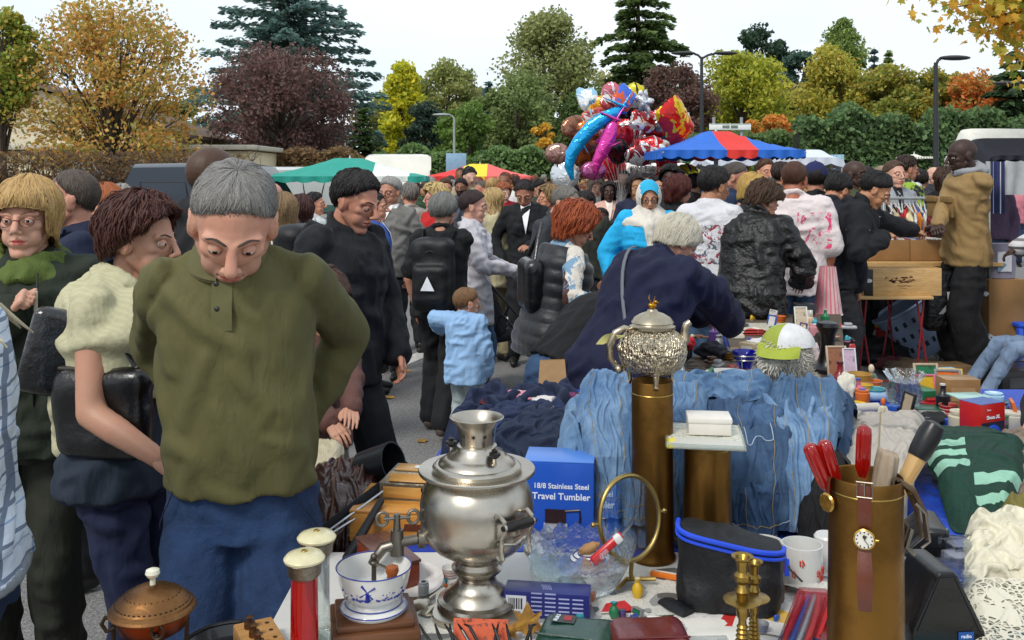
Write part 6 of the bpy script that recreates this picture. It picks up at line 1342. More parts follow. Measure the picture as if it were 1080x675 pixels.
m4=Matrix.Rotation(aw,4,'Z')@Matrix.Translation((Rr+.004,0,zw))@Matrix.Rotation(PI/2,4,'Y');b=MB();b.lathe([(.0,-.001),(.0165,-.001),(.0185,.002),(.018,.006),(.0155,.0075)],40,mat=m4,cap=False);b.tube([m4@Vector((0,.018,.003)),m4@Vector((0,.023,.003))],.0025,10);cs_=part(t,'case',b,metal('#c9a050',.18,'gold'))
b=MB();b.lathe([(0,.0072),(.0152,.0072)],36,mat=m4,cap=False);dl=part(cs_,'dial',b,M('#dcd8cc',.2,name='dial',bumps=()),False);b=MB()
for i in range(12):a=i*PI/6;b.box(tuple(m4@Vector((math.cos(a)*.0128,math.sin(a)*.0128,.0078))),(.0008,.0022,.0022),rz=aw,bev=0)
for a,l_ in((2.6,.008),(.7,.011)):b.tube([m4@Vector((0,0,.0085)),m4@Vector((math.cos(a)*l_,math.sin(a)*l_,.0085))],.0006,5)
b.ell(tuple(m4@Vector((-.005,.0,.008))),(.003,.003,.003));part(dl,'hands',b,M('#2a2420',.4,name='dial_ink'),False)
b=MB();m5=Matrix.Rotation(aw,4,'Z')@Matrix.Translation((Rr+.006,0,top3-.003));b.tube([m5@Vector((0,s_*.013,z))for s_,z in((-1,-.014),(1,-.014),(1,.012),(-1,.012))],.0017,6,closed=True);b.tube([m5@Vector((0,0,-.014)),m5@Vector((0.002,0,.012))],.0012,6);part(t,'buckle',b,metal('#b8b0a0',.2,'steel_buckle'))
t=thing('wristwatch','gold faced watch seen edge on over the left rim of the right shell case','watch',(p3.x-r3-.004,p3.y-.01,top3-.045),0);b=MB();m4=Matrix.Rotation(PI+.5,4,'Z')@Matrix.Rotation(PI/2,4,'Y');b.lathe([(0,0),(.016,0),(.017,.004),(.014,.007),(0,.008)],28,mat=m4);part(t,'case',b,metal('#c9a050',.18,'gold'));b=MB();b.tube([(0,0,.015),(.0,0,.03),(.002,0,.045)],.006,8,ratio=.3);part(t,'strap',b,lth)
p,k=K(592,566);t=thing('tumbler_box','blue cardboard box for a stainless steel travel tumbler','box',(p.x,p.y+.04,ZT),R(-7));W_,D_,Hh=73*k,52*k,80*k;b=MB();b.box((0,0,Hh/2),(W_,D_,Hh),bev=.0015);part(t,'box',b,M('#1c50b4',.35,var=.05,name='blue_card',bumps=((5,.3,.01),)))
b=MB();b.box((0,.002,Hh+.002),(W_*1.005,D_*.99,.003),bev=.001);part(t,'lid',b,M('#4a7ac8',.35,var=.05,name='blue_card_top',bumps=()))
tw=M('#dfe6f2',.4,name='white_ink');text(t,'18/8 Stainless Steel',W_*.104,(.006,-D_/2-.0012,Hh*.70),FR,tw,.0004,.0003);text(t,'Travel Tumbler',W_*.132,(.006,-D_/2-.0012,Hh*.565),FR,tw,.0004,.0004)
b=MB();y0=-D_/2-.0015
for(x,z,w2,h2,mi)in((-.0,.30,.30,.20,0),(0,.15,.34,.14,1),(0,.055,.30,.05,0)):b.box((x*W_-.008,y0,z*Hh),(w2*W_,.001,h2*Hh),bev=.0004,mi=mi)
b.tube([(.14*W_-.008,y0,.38*Hh),(.30*W_,y0,.40*Hh),(.31*W_,y0,.27*Hh),(.24*W_,y0,.14*Hh)],.0032,6,mi=0);part(t,'mug_picture',b,[M('#2a1418',.3,name='mug_dark'),M('#a8a8ac',.3,name='mug_steel')],False)
cry=glass('#f2f8f8',.04,'crystal',((70,.9,.004),(30,.5,.004)),1.5)
p,k=K(612,640);t=thing('crystal_bowl','large cut crystal bowl with a saw tooth rim full of small finds','bowl',(p.x+.004,p.y+.085,ZT),0);b=MB();n=80
for sgn,o in((1,0),(-1,-.005)):
 prof=[(34,0),(40,4),(50,20),(58,38),(62,48)];vs,fs=[],[]
 for j,(r_,z)in enumerate(prof):
  for i in range(n):
   a=2*PI*i/n;rr=r_*k+o;zz_=z*k+(abs(((i*20/n)%1)-.5)*16*k if j==len(prof)-1 else 0);vs.append((rr*math.cos(a)*1.0,rr*math.sin(a)*.82,max(.002,zz_-o*.5)))
 for j in range(len(prof)-1):
  for i in range(n):fs.append((j*n+i,j*n+(i+1)%n,(j+1)*n+(i+1)%n,(j+1)*n+i))
 b.add(vs,fs)
b.lathe([(0,.003),(38*k,.003)],n,cap=False,sy=.82);part(t,'bowl',b,cry,False)
for i,(dx,dy,r_,hh_,lb)in enumerate(((-.075,.02,.036,.06,'clear crystal tumbler lying in the left of the crystal bowl'),(-.02,-.035,.030,.04,'small crystal dish in the front of the crystal bowl'))):
 b=MB();b.lathe([(r_*.6,0),(r_,hh_),(r_*.93,hh_),(r_*.55,.005),(0,.005)],24,cap=False);solo('crystal_glass',b,cry,lb,'glass',(p.x+dx,p.y+.085+dy,ZT+.02),rot=(R(55),R(-20),R(20)),ang=20)
t=thing('sugar_pot','white porcelain pot with violet rings sitting in the crystal bowl','pot',(p.x+.022,p.y+.09,ZT+.028));b=MB();b.lathe([(0,0),(.022,0),(.034,.012),(.037,.028),(.032,.036),(.030,.036)],36,cap=False);por=M('#d8d8d8',.15,name='porcelain',var=.03,bumps=(),coat=.5);part(t,'body',b,por)
b=MB();b.lathe([(.038,.036),(.039,.038),(.030,.044),(.014,.048),(0,.049)],40,cap=False);l_=part(t,'lid',b,por);b=MB()
for r_,z in((.038,.0375),(.031,.0441),(.020,.0475)):b.tube([(math.cos(a)*r_,math.sin(a)*r_,z)for a in np.linspace(0,2*PI,37)[:-1]],.0016,6,closed=True)
for i in range(9):a=i*.7;b.tube([(math.cos(a)*.0365,math.sin(a)*.0365,.012),(math.cos(a+.2)*.038,math.sin(a+.2)*.038,.02),(math.cos(a+.35)*.037,math.sin(a+.35)*.037,.012)],.0013,5)
part(t,'violet_rings',b,M('#2c2470',.2,name='violet_glaze'));b=MB();b.ell((0,0,0),(.024,.012,.011),18,12,fn=lambda v:1+.25*noise.noise(v*2.2)+.08*noise.noise(v*9));solo('stone_figure',b,M('#a87f54',.85,name='sandstone',vs=40,bumps=((120,.7,.003),)),'small rough brown stone figure lying on the sugar pot lid','ornament',(p.x+.026,p.y+.088,ZT+.088),rot=(0,R(-16),R(12)))
t=thing('corkscrew_knife','red and white pocket knife with an open blade on the rim of the crystal bowl','knife',P(640,578,2.0),0,rot=(0,R(-38),R(12)));b=MB();b.box((0,0,0),(.085,.014,.018),bev=.006,seg=3);part(t,'handle',b,M('#b8181c',.25,name='red_plastic',coat=.4));b=MB();b.box((.03,-.001,0),(.018,.0155,.0185),bev=.004);part(t,'white_band',b,M('#d8d8d4',.3,name='white_plastic'));b=MB();b.tube([(.04,0,0),(.07,0,.004),(.10,0,.016)],[.008,.007,.001],8,ratio=.25);part(t,'blade',b,metal('#b8b8b8',.15,'steel'));text(t,'Q|||||',.010,(-.012,-.0075,0),FR,tw,.0003)
for i,(dx,dy,a,L,lb)in enumerate(((-.04,.02,.6,.10,'teaspoon leaning in the crystal bowl beside the sugar pot'),(-.055,0,-.5,.09,'tarnished fork lying across the crystal bowl'))):
 b=MB();b.tube([(-L/2,0,0),(0,0,.003),(L/2,0,0)],[.003,.002,.003],8,ratio=.5);b.ell((L/2+.012,0,0),(.016,.010,.003));solo('teaspoon' if i==0 else'fork',b,silvs,lb,'cutlery',(p.x+dx,p.y+.06+dy,ZT+.045),rot=(0,R(-18),a))
t=thing('shaving_mirror','round brass framed mirror tilted on a pivot behind the crystal bowl','mirror',P(664,546,2.08),0,rot=(R(-8),0,R(28)));rm=43*.00208;b=MB();pts=[(math.cos(a)*rm*.88,0,math.sin(a)*rm)for a in np.linspace(0,2*PI,49)[:-1]];b.tube(pts,.0068,10,closed=True,ratio=.8);part(t,'frame',b,metal('#a8925a',.3,'brass_pale','#5a4a2c',.3))
b=MB();b.add([(x*.95,0,z*.95)for x,y,z in pts],[list(range(48))]);part(t,'mirror_glass',b,glass('#dfe8ec',.02,'thin_pane'),False)
for s_ in(-1,1):b=MB();b.tube([(s_*rm*.88,0,0),(s_*(rm*.88+.014),0,.0)],.004,8);b.ell((s_*(rm*.88+.016),0,0),.006);part(t,'pivot_knob',b,metal('#a8925a',.3,'brass_pale','#5a4a2c',.3))
b=MB();b.tube([(0,.004,-rm),(0,.012,-rm-.03),(0,.01,-.132)],.005,8);b.tube([(-.05,-.01,-.136),(0,.03,-.136),(.05,-.01,-.136)],.005,8);part(t,'stand',b,metal('#a8925a',.3,'brass_pale','#5a4a2c',.3))
cw=M('#cfcfcb',.12,name='enamel',var=.03,bumps=(),coat=.6);p,k=K(392,672);k=k;t=thing('coffee_grinder','white and blue windmill painted coffee grinder on a wooden base','coffee grinder',(p.x,p.y+.03,ZT),R(12))
b=MB();b.box((0,0,.014),(.17,.15,.028),bev=.005);b.box((0,0,.034),(.15,.13,.014),bev=.004);part(t,'wooden_base',b,wood('#4a2c18','#6a4226','dark_wood',(1,8,8)))
z0=.041;b=MB();b.lathe([(0,z0),(.062,z0),(.066,z0+.006),(.062,z0+.012),(.054,z0+.016),(.050,z0+.022),(.048,z0+.024)],48,cap=False);b.lathe([(.046,z0+.022),(.060,z0+.034),(.068,z0+.055),(.072,z0+.078),(.074,z0+.085),(.071,z0+.086),(.066,z0+.07),(.05,z0+.045),(.0,z0+.035)],56,cap=False);bw_=part(t,'bowl',b,cw)
blu=M('#1c2f8a',.2,name='blue_glaze',coat=.4);b=MB()
for r_,z in((.074,.0865),(.0655,.008),(.057,.017)):b.tube([(math.cos(a)*r_,math.sin(a)*r_,z0+z)for a in np.linspace(0,2*PI,49)[:-1]],.0012,6,closed=True)
def onb(a,z):r_=.060+(z-.034)*(.012/.044)+.0012;return Vector((r_*math.sin(a),-r_*math.cos(a),z0+z))
for q in range(4):aa=q*PI/2+.6;b.tube([onb(-.25,.062),onb(-.25+math.cos(aa)*.26,.062+math.sin(aa)*.017)],[.0012,.0025],5)
b.tube([onb(-.25,.062),onb(-.25,.044)],[.003,.006],6);r_=random.Random(3)
for q in range(60):a=r_.uniform(-1.1,1.1);z=.043+r_.random()**2*.016;b.ell(onb(a,z),(r_.uniform(.001,.0042),.001,r_.uniform(.001,.003)),6,4)
part(bw_,'windmill_painting',b,blu);b=MB();b.tube([(0,0,z0+.04),(0,0,z0+.10)],.005,10);b.ell((0,0,z0+.092),(.009,.009,.006));b.ell((0,0,z0+.104),(.007,)*3);b.tube([(0,0,z0+.093),(.03,-.03,z0+.088)],.004,8,ratio=.5);cr=part(t,'crank',b,metal('#6a6258',.4,'iron_dark'))
b=MB();b.lathe([(0,0),(.009,.001),(.011,.012),(.010,.024),(.0135,.032),(.012,.04),(.004,.043)],20,mat=Matrix.Translation((.033,-.036,z0+.056)));part(cr,'knob',b,wood('#7a3c16','#a85c28','knob_wood',(10,10,2),.3))
cream_=M('#c8c09a',.25,name='shell_cream',vs=30,coat=.4);ptr=metal('#8c8478',.35,'pewter','#3a342c',.5,50,((90,.8,.002),))
for px,py,lb,gm_,dy in((321,700,'tall red glass spice mill with a pewter collar and cream top',M('#c00a10',.08,name='red_glass',bumps=(),tr=.6,coat=.3),0),(334,672,'tall clear glass spice mill behind the red one',glass('#eef4f2',.05),.03)):
 p,k=K(px,py);t=thing('spice_mill',lb,'spice mill',(p.x,p.y,ZT));h=.19;b=MB();b.lathe([(0,0),(.030,0),(.031,.004),(.031,.022),(.027,.028),(.0255,.034),(.0245,h-.03),(.026,h-.02),(0,h-.02)],40);part(t,'glass_body',b,gm_)
 b=MB();b.lathe([(.0265,h-.028),(.031,h-.022),(.032,h-.008),(.036,h),(.034,h+.003),(.0,h+.003)],40,cap=False);part(t,'collar',b,ptr);b=MB();b.lathe([(.037,h+.002),(.038,h+.006),(.032,h+.013),(.018,h+.017),(0,h+.018)],40,cap=False,sx=1.0);part(t,'lid',b,cream_);b=MB();b.ell((0,0,h+.018),(.006,.006,.003));part(t,'button',b,brassb)
p,k=K(161,735);copr=metal('#7a3a22',.3,'copper','#2c1610',.5,7,((50,.15,.002),));cop2=metal('#8f6640',.3,'copper_brassy','#3a2012',.55,16,((80,.5,.002),))
t=thing('chafing_pot','copper pot with domed punched lid and white knob on a wrought stand','pot',(p.x,p.y,ZT));z0=.152;s_=1.0
b=MB();b.lathe([(0,z0-.045),(.035,z0-.043),(.055,z0-.030),(.062,z0-.010),(.063,z0),(.060,z0+.001)],56,cap=False);part(t,'pan',b,copr)
b=MB();b.lathe([(.071,z0-.001),(.073,z0+.002),(.071,z0+.006),(.066,z0+.009),(.065,z0+.012),(.058,z0+.018),(.056,z0+.019),(.050,z0+.026),(.030,z0+.037),(.012,z0+.042),(0,z0+.043)],72,cap=False);lid=part(t,'lid',b,cop2,ang=30)
b=MB()
for i in range(44):a=2*PI*i/44;b.box((math.cos(a)*.0615,math.sin(a)*.0615,z0+.0155),(.0022,.0045,.002),rz=a,bev=.0006)
for i in range(30):a=2*PI*i/30;b.ell((math.cos(a)*.046,math.sin(a)*.046,z0+.029),(.0011,)*3,6,4)
part(lid,'punched_band',b,M('#2a1a10',.6,name='patina'));b=MB();b.lathe([(.005,z0+.042),(.0045,z0+.052),(.010,z0+.057),(.0125,z0+.062),(.011,z0+.068),(.004,z0+.071)],28);part(lid,'knob',b,M('#cfcdb8',.2,name='bone',coat=.4))
for a in(-1.1,.95,3.1):b=MB();x,y=math.cos(a),math.sin(a);b.tube([(x*.058,y*.058,z0-.02),(x*.07,y*.07,z0-.03),(x*.066,y*.066,.03),(x*.08,y*.08,0)],.004,8);b.tube([(x*.066+math.cos(q)*.010,y*.066,z0-.012+math.sin(q)*.012)for q in np.linspace(0,2*PI,13)[:-1]],.0028,6,closed=True);part(t,'leg',b,metal('#4a3e34',.5,'iron_black'))
b=MB();b.tube([(-.064,-.005,z0-.015),(-.078,-.01,z0-.01),(-.084,-.01,z0-.022),(-.076,-.01,z0-.034),(-.064,-.005,z0-.03)],.0038,8);part(t,'handle',b,metal('#4a3e34',.5,'iron_black'))
p,k=K(292,672,ZT+.03);t=thing('weight_set','wooden block of small brass and iron scale weights','weight set',(p.x-.01,p.y-.04,ZT),R(28));b=MB();b.box((0,0,.018),(.075,.22,.036),bev=.004);part(t,'block',b,wood('#9a6a34','#c2935a','pale_wood',(1,8,8)))
for i in range(5):b=MB();r_=.0105-i*.0006;b.lathe([(0,.034),(r_,.034),(r_,.046),(r_*.4,.048),(r_*.4,.054),(r_*.8,.057),(0,.060)],18,mat=Matrix.Translation((-.012,.08-i*.038,0)));part(t,'weight',b,metal('#7a5a40',.4,'weight_metal','#3a2a1c',.5))
b=MB()
for i in range(6):b.lathe([(0,.0364),(.0045,.0364)],12,mat=Matrix.Translation((.022,.085-i*.032,0)),cap=False)
part(t,'holes',b,M('#2a1a0e',.9,name='hole_dark'),False)
p,k=K(242,690);b=MB();b.tube([(math.cos(a)*.085,math.sin(a)*.085,.022)for a in np.linspace(0,2*PI,49)[:-1]],.004,8,closed=True);b.lathe([(0,.002),(.07,.002),(.085,.022)],48,cap=False);solo('frying_pan',b,M('#16181a',.25,name='black_enamel',coat=.3),'black enamelled pan behind the copper pot','pan',(p.x,p.y,ZT))
dw=wood('#a87432','#d0a058','inlay_wood',(1,8,8),.3);p,k=K(432,566);t=thing('inlaid_box','metal framed jewellery box with honey coloured wooden panels','box',(p.x+.0,2.46,ZT+.075),R(-10));b=MB();b.box((0,0,.022),(.15,.11,.044),bev=.002);b.add([(-.075,-.055,.044),(.075,-.055,.044),(.075,.055,.044),(-.075,.055,.044),(-.052,-.036,.068),(.052,-.036,.068),(.052,.036,.068),(-.052,.036,.068)],[(0,1,5,4),(1,2,6,5),(2,3,7,6),(3,0,4,7),(4,5,6,7)]);part(t,'frame',b,metal('#8f8878',.4,'tin','#4a4238',.4,30,((160,.9,.002),)),False)
for(c,d_,rt_)in(((0,-.0565,.022),(.128,.003,.028),None),((0,-.049,.0575),(.098,.003,.024),(R(-52),0,0)),((0,0,.0695),(.085,.055,.003),None),((-.0765,0,.022),(.003,.085,.028),None)):b=MB();b.box(c,d_,rot=rt_,bev=.001);part(t,'wood_panel',b,dw)
b=MB();b.box((.02,.0,.0725),(.03,.02,.001),bev=0);part(t,'price_tag',b,M('#dcdcd8',.5,name='tag_white'))
t=thing('wooden_crate','orange stained wooden box under the jewellery box','crate',(p.x-.005,2.43,ZT),R(-6));b=MB()
for(c,d_)in(((0,-.10,.035),(.26,.010,.07)),((0,.10,.035),(.26,.010,.07)),((-.125,0,.035),(.010,.189,.07)),((.125,0,.035),(.010,.189,.07)),((0,0,.0735),(.262,.212,.006))):b.box(c,d_,bev=.002)
part(t,'box',b,wood('#a86a26','#cf9548','orange_wood',(1,8,8),.35));b=MB();b.box((.05,-.1062,.04),(.09,.001,.018),bev=0);part(t,'stamp',b,printed('#b8803c',('#5a2a14','#b8803c'),60),False)
p,k=K(400,618);t=thing('music_box','reddish wooden box with a long sloping lid left of the samovar','box',(p.x+.01,p.y+.06,ZT),R(30));b=MB();b.box((0,0,.027),(.075,.19,.054),bev=.003);part(t,'body',b,wood('#6a2c1c','#8a4228','red_wood',(8,1,8),.3));b=MB();b.box((0,0,.058),(.08,.196,.007),bev=.002);part(t,'lid',b,wood('#4a2a22','#6a4434','lid_wood',(8,1,8),.25))
p,k=K(448,640);b=MB();b.lathe([(0,.004),(.035,.004),(.05,.014),(.052,.015),(.036,.001),(0,.0)],40,cap=False);solo('saucer',b,M('#d4cfcb',.15,name='china',coat=.5),'white saucer with a pink edge left of the samovar','saucer',(p.x-.03,p.y+.10,ZT),rot=(R(12),0,0),sc=1.2)
for i,(px,py,rz,lb)in enumerate(((438,640,.9,'left silver serving spoon bowl down by the coffee grinder'),(461,644,.7,'right silver serving spoon beside the samovar foot'))):
 p,k=K(px,py);b=MB();b.sheet(lambda u,v:((u-.5)*.082,(v-.5)*.046*math.sqrt(max(0,1-(2*u-1)**2)),.012*(1-(2*u-1)**2)*(1-(2*v-1)**2)+.001),18,10);b.sheet(lambda u,v:((u-.5)*.082,(v-.5)*.046*math.sqrt(max(0,1-(2*u-1)**2)),.010*(1-(2*u-1)**2)*(1-(2*v-1)**2)),18,10);b.tube([(.04,0,.002),(.08,0,.008),(.15,0,.004)],[.004,.003,.006],8,ratio=.4)
 solo('serving_spoon',b,metal('#c4bca8',.16,'spoon_silver'),lb,'spoon',(p.x,p.y,ZT+.002),rz)
def paper(px,py,w_,h_,rz,m,lb,cat='paper',z=ZT,name='paper_sheet',curl=.01,Y=None):
 p=G(px,py,z);b=MB();sd=px*.1
 f=lambda u,v:((u-.5)*w_,(v-.5)*h_,.0015+abs(noise.noise((u*1.5+sd,v*1.5,2)))*curl)
 b.sheet(f,10,10);b.sheet(lambda u,v:Vector(f(u,v))-Vector((0,0,.0008)),10,10);return solo(name,b,m,lb,cat,(p.x,p.y,z),rz,ang=60)
news=printed('#c9c7be',('#8a8a88','#5a5a58','#b8b4ac'),50);glossy=printed('#d2d0cc',('#b8302c','#d8d4cc','#3a6a9a','#d0a84a','#e0ddd8'),26,r=.3)
paper(450,668,.26,.20,.3,news,'newspaper sheet left of the samovar foot','newspaper');paper(560,640,.30,.22,-.2,news,'newspaper sheet under the dark blue box','newspaper',curl=.004)
paper(700,625,.34,.22,.15,news,'newspaper sheet in front of the tall shell case','newspaper');paper(815,640,.36,.26,-.4,glossy,'glossy leaflet sheet between the candlesticks and the right shell case','leaflet');paper(855,612,.20,.28,.5,news,'curled newsprint page left of the right shell case','newspaper',curl=.05)
paper(990,668,.4,.22,.1,printed('#c8ccc4',('#7ab0c0','#d0c49a','#c8ccc4'),30),'pale flowered paper under the black case','paper');paper(740,668,.2,.12,0,M('#d8d5cc',.6,name='card'),'white card below the plastic box','card')
p,k=K(578,652);t=thing('narrow_box','dark blue narrow carton with a barcode on its end','box',(p.x,p.y+.02,ZT),R(-8));b=MB();b.box((0,0,.027),(.175,.055,.054),bev=.001);part(t,'carton',b,M('#23286a',.35,var=.08,vs=20,name='navy_card',bumps=()))
b=MB();b.box((-.062,-.0282,.028),(.042,.001,.036),bev=0);part(t,'barcode_label',b,M('#c9ccd2',.4,name='label_white'),False);b=MB();r_=random.Random(4);x=-.077
while x<-.047:w_=r_.choice((.0008,.0014,.002));b.box((x,-.0290,.030),(w_,.0006,.022),bev=0);x+=w_+r_.choice((.001,.0016))
for i in range(22):b.box((-.02+(i%4)*.028,-.0282,.010+(i//4)*.0085),(.022,.0006,.0028),bev=0,mi=1)
for i in range(5):b.box((-.01+i*.004,0,.0545),(.0015,.024,.0008),rz=.3,bev=0,mi=1)
part(t,'print',b,[M('#16161a',.5,name='ink'),M('#9aa0c8',.5,name='pale_ink')],False)
def pouch(px,py,w_,d_,h_,rz,m,lb):
 p,k=K(px,py);t=thing('leather_case',lb,'case',(p.x,p.y,ZT),rz);b=MB();b.box((0,0,h_/2),(w_,d_,h_),bev=min(h_,w_)*.3,seg=4);V,Fs=remesh(b,.006,3);N=vnormals(V,Fs)
 for i in range(len(V)):x,y,z=V[i];V[i]+=N[i]*.003*noise.noise((x*22,y*22,z*22));V[i][2]=max(V[i][2],.001)
 part(t,'body',from_np(V,Fs),m,ang=180);b=MB();b.tube([(-w_/2*.9,-d_*.28,h_+.0005),(0,-d_*.30,h_+.002),(w_/2*.9,-d_*.28,h_+.0005)],.002,6);part(t,'seam',b,m);return t
gl=M('#12382a',.3,name='green_leather',var=.2,bumps=((40,.4,.004),(220,.3,.001)),coat=.2);t=pouch(608,700,.145,.13,.065,R(-14),gl,'dark green leather case with a small printed label');b=MB();b.box((-.03,.03,.0665),(.045,.032,.001),bev=0);q=part(t,'label',b,M('#26302c',.4,name='label_dark'),False);b=MB();b.box((-.022,.032,.0675),(.016,.018,.0008),bev=0);part(q,'red_stamp',b,M('#8a1c1c',.4,name='stamp_red'),False);text(t,'RLIKS',.011,(-.042,.03,.0675),(0,0,1.45),tw,.0003)
t=pouch(686,706,.145,.13,.075,R(3),M('#5a1a18',.3,name='oxblood_leather',var=.15,bumps=((30,.3,.004),(240,.3,.001)),coat=.3),'oxblood red leather case on the near edge')
p,k=K(512,690);b=MB();b.box((-.01,.02,.03),(.105,.05,.002),rot=(R(60),0,R(-4)),bev=0);solo('orange_packet',b,printed('#b8481a',('#c85a1c','#8a2a10','#d88a2c'),20),'orange printed packet behind the black tines','packet',(p.x,p.y,ZT))
t=thing('fork_tines','black iron rack with a row of curved tines in front of the samovar','rack',(p.x-.005,p.y-.02,ZT))
for i in range(11):
 x=-.085+i*.0175;b=MB();l_=rnd.uniform(-.02,.02);b.tube([(x,0,.005),(x+l_*.5,-.01,.035),(x+l_*1.4,.005,.055+rnd.uniform(-.008,.006)),(x+l_*2.0,.03,.052)],[.0032,.0034,.003,.0016],8);part(t,'tine',b,M('#141312',.3,name='black_iron'))
b=MB();b.box((0,-.005,.004),(.21,.02,.008),bev=.003);part(t,'bar',b,M('#141312',.3,name='black_iron'))
def leaf(p,s_,m,lb,rz=0,rot=None):
 b=MB();vs=[(0,0,.004)]+[(x*s_,y*s_,.002+.012*abs(math.sin(i*1.7))*s_*8)for i,(x,y)in enumerate(lobes)];b.add(vs,[(0,1+i,1+(i+1)%12)for i in range(12)]);b.tube([(0,-.5*s_,.003),(0,-1.05*s_,.006)],.0009,5);return solo('dry_leaf',b,m,lb,'leaf',p,rz,rot=rot,smooth=False)
am_=M('#a87a28',.7,name='autumn_leaf',vs=60,col2='#6d4a1c',bumps=((90,.5,.002),));p,k=K(556,672);leaf((p.x,p.y,ZT+.03),.055,am_,'large golden brown dry maple leaf leaning on the samovar foot',rot=(R(58),R(10),R(20)));leaf((p.x-.03,p.y-.01,ZT+.015),.035,am_,'smaller curled brown leaf beside the large maple leaf',rot=(R(35),0,R(-40)))
p,k=K(706,612);t=thing('box_cutter','orange box cutter in a clear wrapper by the tall shell case','cutter',(p.x,p.y,ZT+.004),R(-24));b=MB();b.box((0,0,.006),(.085,.018,.011),bev=.003);part(t,'handle',b,M('#d8701c',.3,name='orange_plastic'));b=MB();b.box((.0,0,.0125),(.075,.006,.002),bev=.0005);part(t,'slider',b,M('#d8c8b8',.3,name='pale_plastic'))
p,k=K(640,645);b=MB();b.add([(-.035,-.02,.002),(.04,-.01,.003),(.02,.03,.006),(-.02,.02,.004)],[(0,1,2,3)]);b.add([(-.035,-.02,0),(.04,-.01,0),(.02,.03,0),(-.02,.02,0)],[(0,1,2,3)]);solo('folded_flyer',b,printed('#b81c20',('#b81c20','#d8d4d0','#b81c20'),16),'red folded flyer between the dark blue box and the red case','flyer',(p.x+.02,p.y,ZT+.004))
p,k=K(776,655);nyl=M('#0f1115',.6,name='bag_nylon',var=.2,bumps=((9,.6,.02),(30,.5,.006),(260,.25,.001)));t=thing('cool_bag','black insulated lunch bag with a bright blue zip','bag',(p.x+.005,p.y+.07,ZT),R(-14));W_=112*k;b=MB();prof=[(0,.0),(.5,0),(.52,.02),(.50,.055),(.49,.085)]
b.lathe([(r_*W_,z)for r_,z in[(0,0),(.49,0),(.525,.012),(.53,.06),(.51,.118),(.475,.124),(.0,.132)]],48,cap=False,sy=.60);bf=lambda a:.97/(abs(math.cos(a))**3.4+abs(math.sin(a))**3.4)**(1/3.4);b.v=[(x*bf(math.atan2(y/.6,x)),y*bf(math.atan2(y/.6,x)),z)for x,y,z in b.v];V,Fs=remesh(b,.007,3);N=vnormals(V,Fs);
for i in range(len(V)):
 x,y,z=V[i];V[i]+=N[i]*(.009*noise.noise((x*14,y*14,z*20))-.006*abs(noise.noise((x*30,y*30,z*16+x*12))))
 if z>.06:V[i][2]+=(x*-.16+.026)*min(1,(z-.06)/.06)
 V[i][2]=max(V[i][2],.001)
part(t,'body',from_np(V,Fs),nyl,ang=180)
bz_=M('#1c46c8',.35,name='blue_zip',bumps=((300,.5,.001),));zf=lambda a,o,dz=0:(math.cos(a)*(W_*.50+o)*bf(a),math.sin(a)*(W_*.50+o)*.61*bf(a),.1235-math.cos(a)*W_*.50*.16+.026+dz)
b=MB();b.tube([zf(a,.004)for a in np.linspace(PI*.95,PI*1.97,34)],.0055,8);b.tube([zf(a,.006,-.012)for a in np.linspace(PI*.95,PI*1.97,34)],.0035,8);z_=part(t,'zip',b,bz_);b=MB();q=zf(PI*1.90,.010,-.02);b.box((q[0],q[1]-.003,q[2]-.012),(.010,.004,.036),bev=.002);part(z_,'zip_pull',b,bz_)
b=MB();b.tube([zf(PI*1.97,.0),(W_*.55,-.03,.10),(W_*.66,-.05,.085)],.003,6,ratio=.5);part(t,'strap',b,nyl);b=MB();b.tube([(-W_*.62,-.02,.004),(-W_*.5,-.055,.01),(-W_*.38,-.075,.008)],[.02,.024,.02],8,ratio=.35);part(t,'loose_flap',b,nyl)
cs=[(0,0),(.030,0),(.032,.004),(.026,.010),(.012,.016),(.010,.022)]
for k_ in range(9):cs+=[(.0175-k_*.0009,.026+k_*.0085),(.0115-k_*.0005,.030+k_*.0085)]
z1=.026+9*.0085;cs+=[(.007,z1+.004),(.010,z1+.010),(.0115,z1+.022),(.008,z1+.032),(.008,z1+.036),(.032,z1+.037),(.034,z1+.040),(.030,z1+.0415),(.010,z1+.043),(.0105,z1+.05),(.014,z1+.056),(.010,z1+.063),(.008,z1+.068),(.015,z1+.076),(.015,z1+.084),(.009,z1+.090),(.010,z1+.102),(.012,z1+.110),(.019,z1+.115),(.0195,z1+.118),(.013,z1+.116),(.008,z1+.108),(0,z1+.108)]
for px,py,s_,lb in((783,716,1.0,'front brass candlestick with a wide drip pan by the cool bag'),(795,700,.86,'rear brass candlestick half hidden behind the front one')):
 p,k=K(px,py);b=MB();b.lathe([(r_*s_,z*s_)for r_,z in cs],36);solo('candlestick',b,metal('#a08444',.28,'candle_brass','#54401e',.4,30),lb,'candlestick',p,ang=25)
for px,py,r_,h_,lb,fl in((846,617,.044,.092,'white mug with red flowers in front',1),(806,596,.046,.055,'plain white bowl behind the cool bag',0)):
 p,k=K(px,py);t=thing('mug' if fl else'bowl',lb,'mug' if fl else'bowl',p);b=MB();b.lathe([(0,0),(r_*.9,0),(r_,.006),(r_,h_),(r_*.94,h_),(r_*.92,.01),(0,.01)],44,cap=False);part(t,'body',b,cw)
 if fl:
  b=MB();r2=random.Random(8)
  for i in range(34):
   a=r2.uniform(0,2*PI);z=r2.uniform(.012,h_*.72)
   for q in range(5):b.ell((math.cos(a+.10*math.cos(q*1.26))*(r_+.0004),math.sin(a+.10*math.cos(q*1.26))*(r_+.0004),z+.005*math.sin(q*1.26)),(.0018,.0035,.0038),8,5)
  part(t,'flower_print',b,M('#c03a26',.3,name='flower_red'))
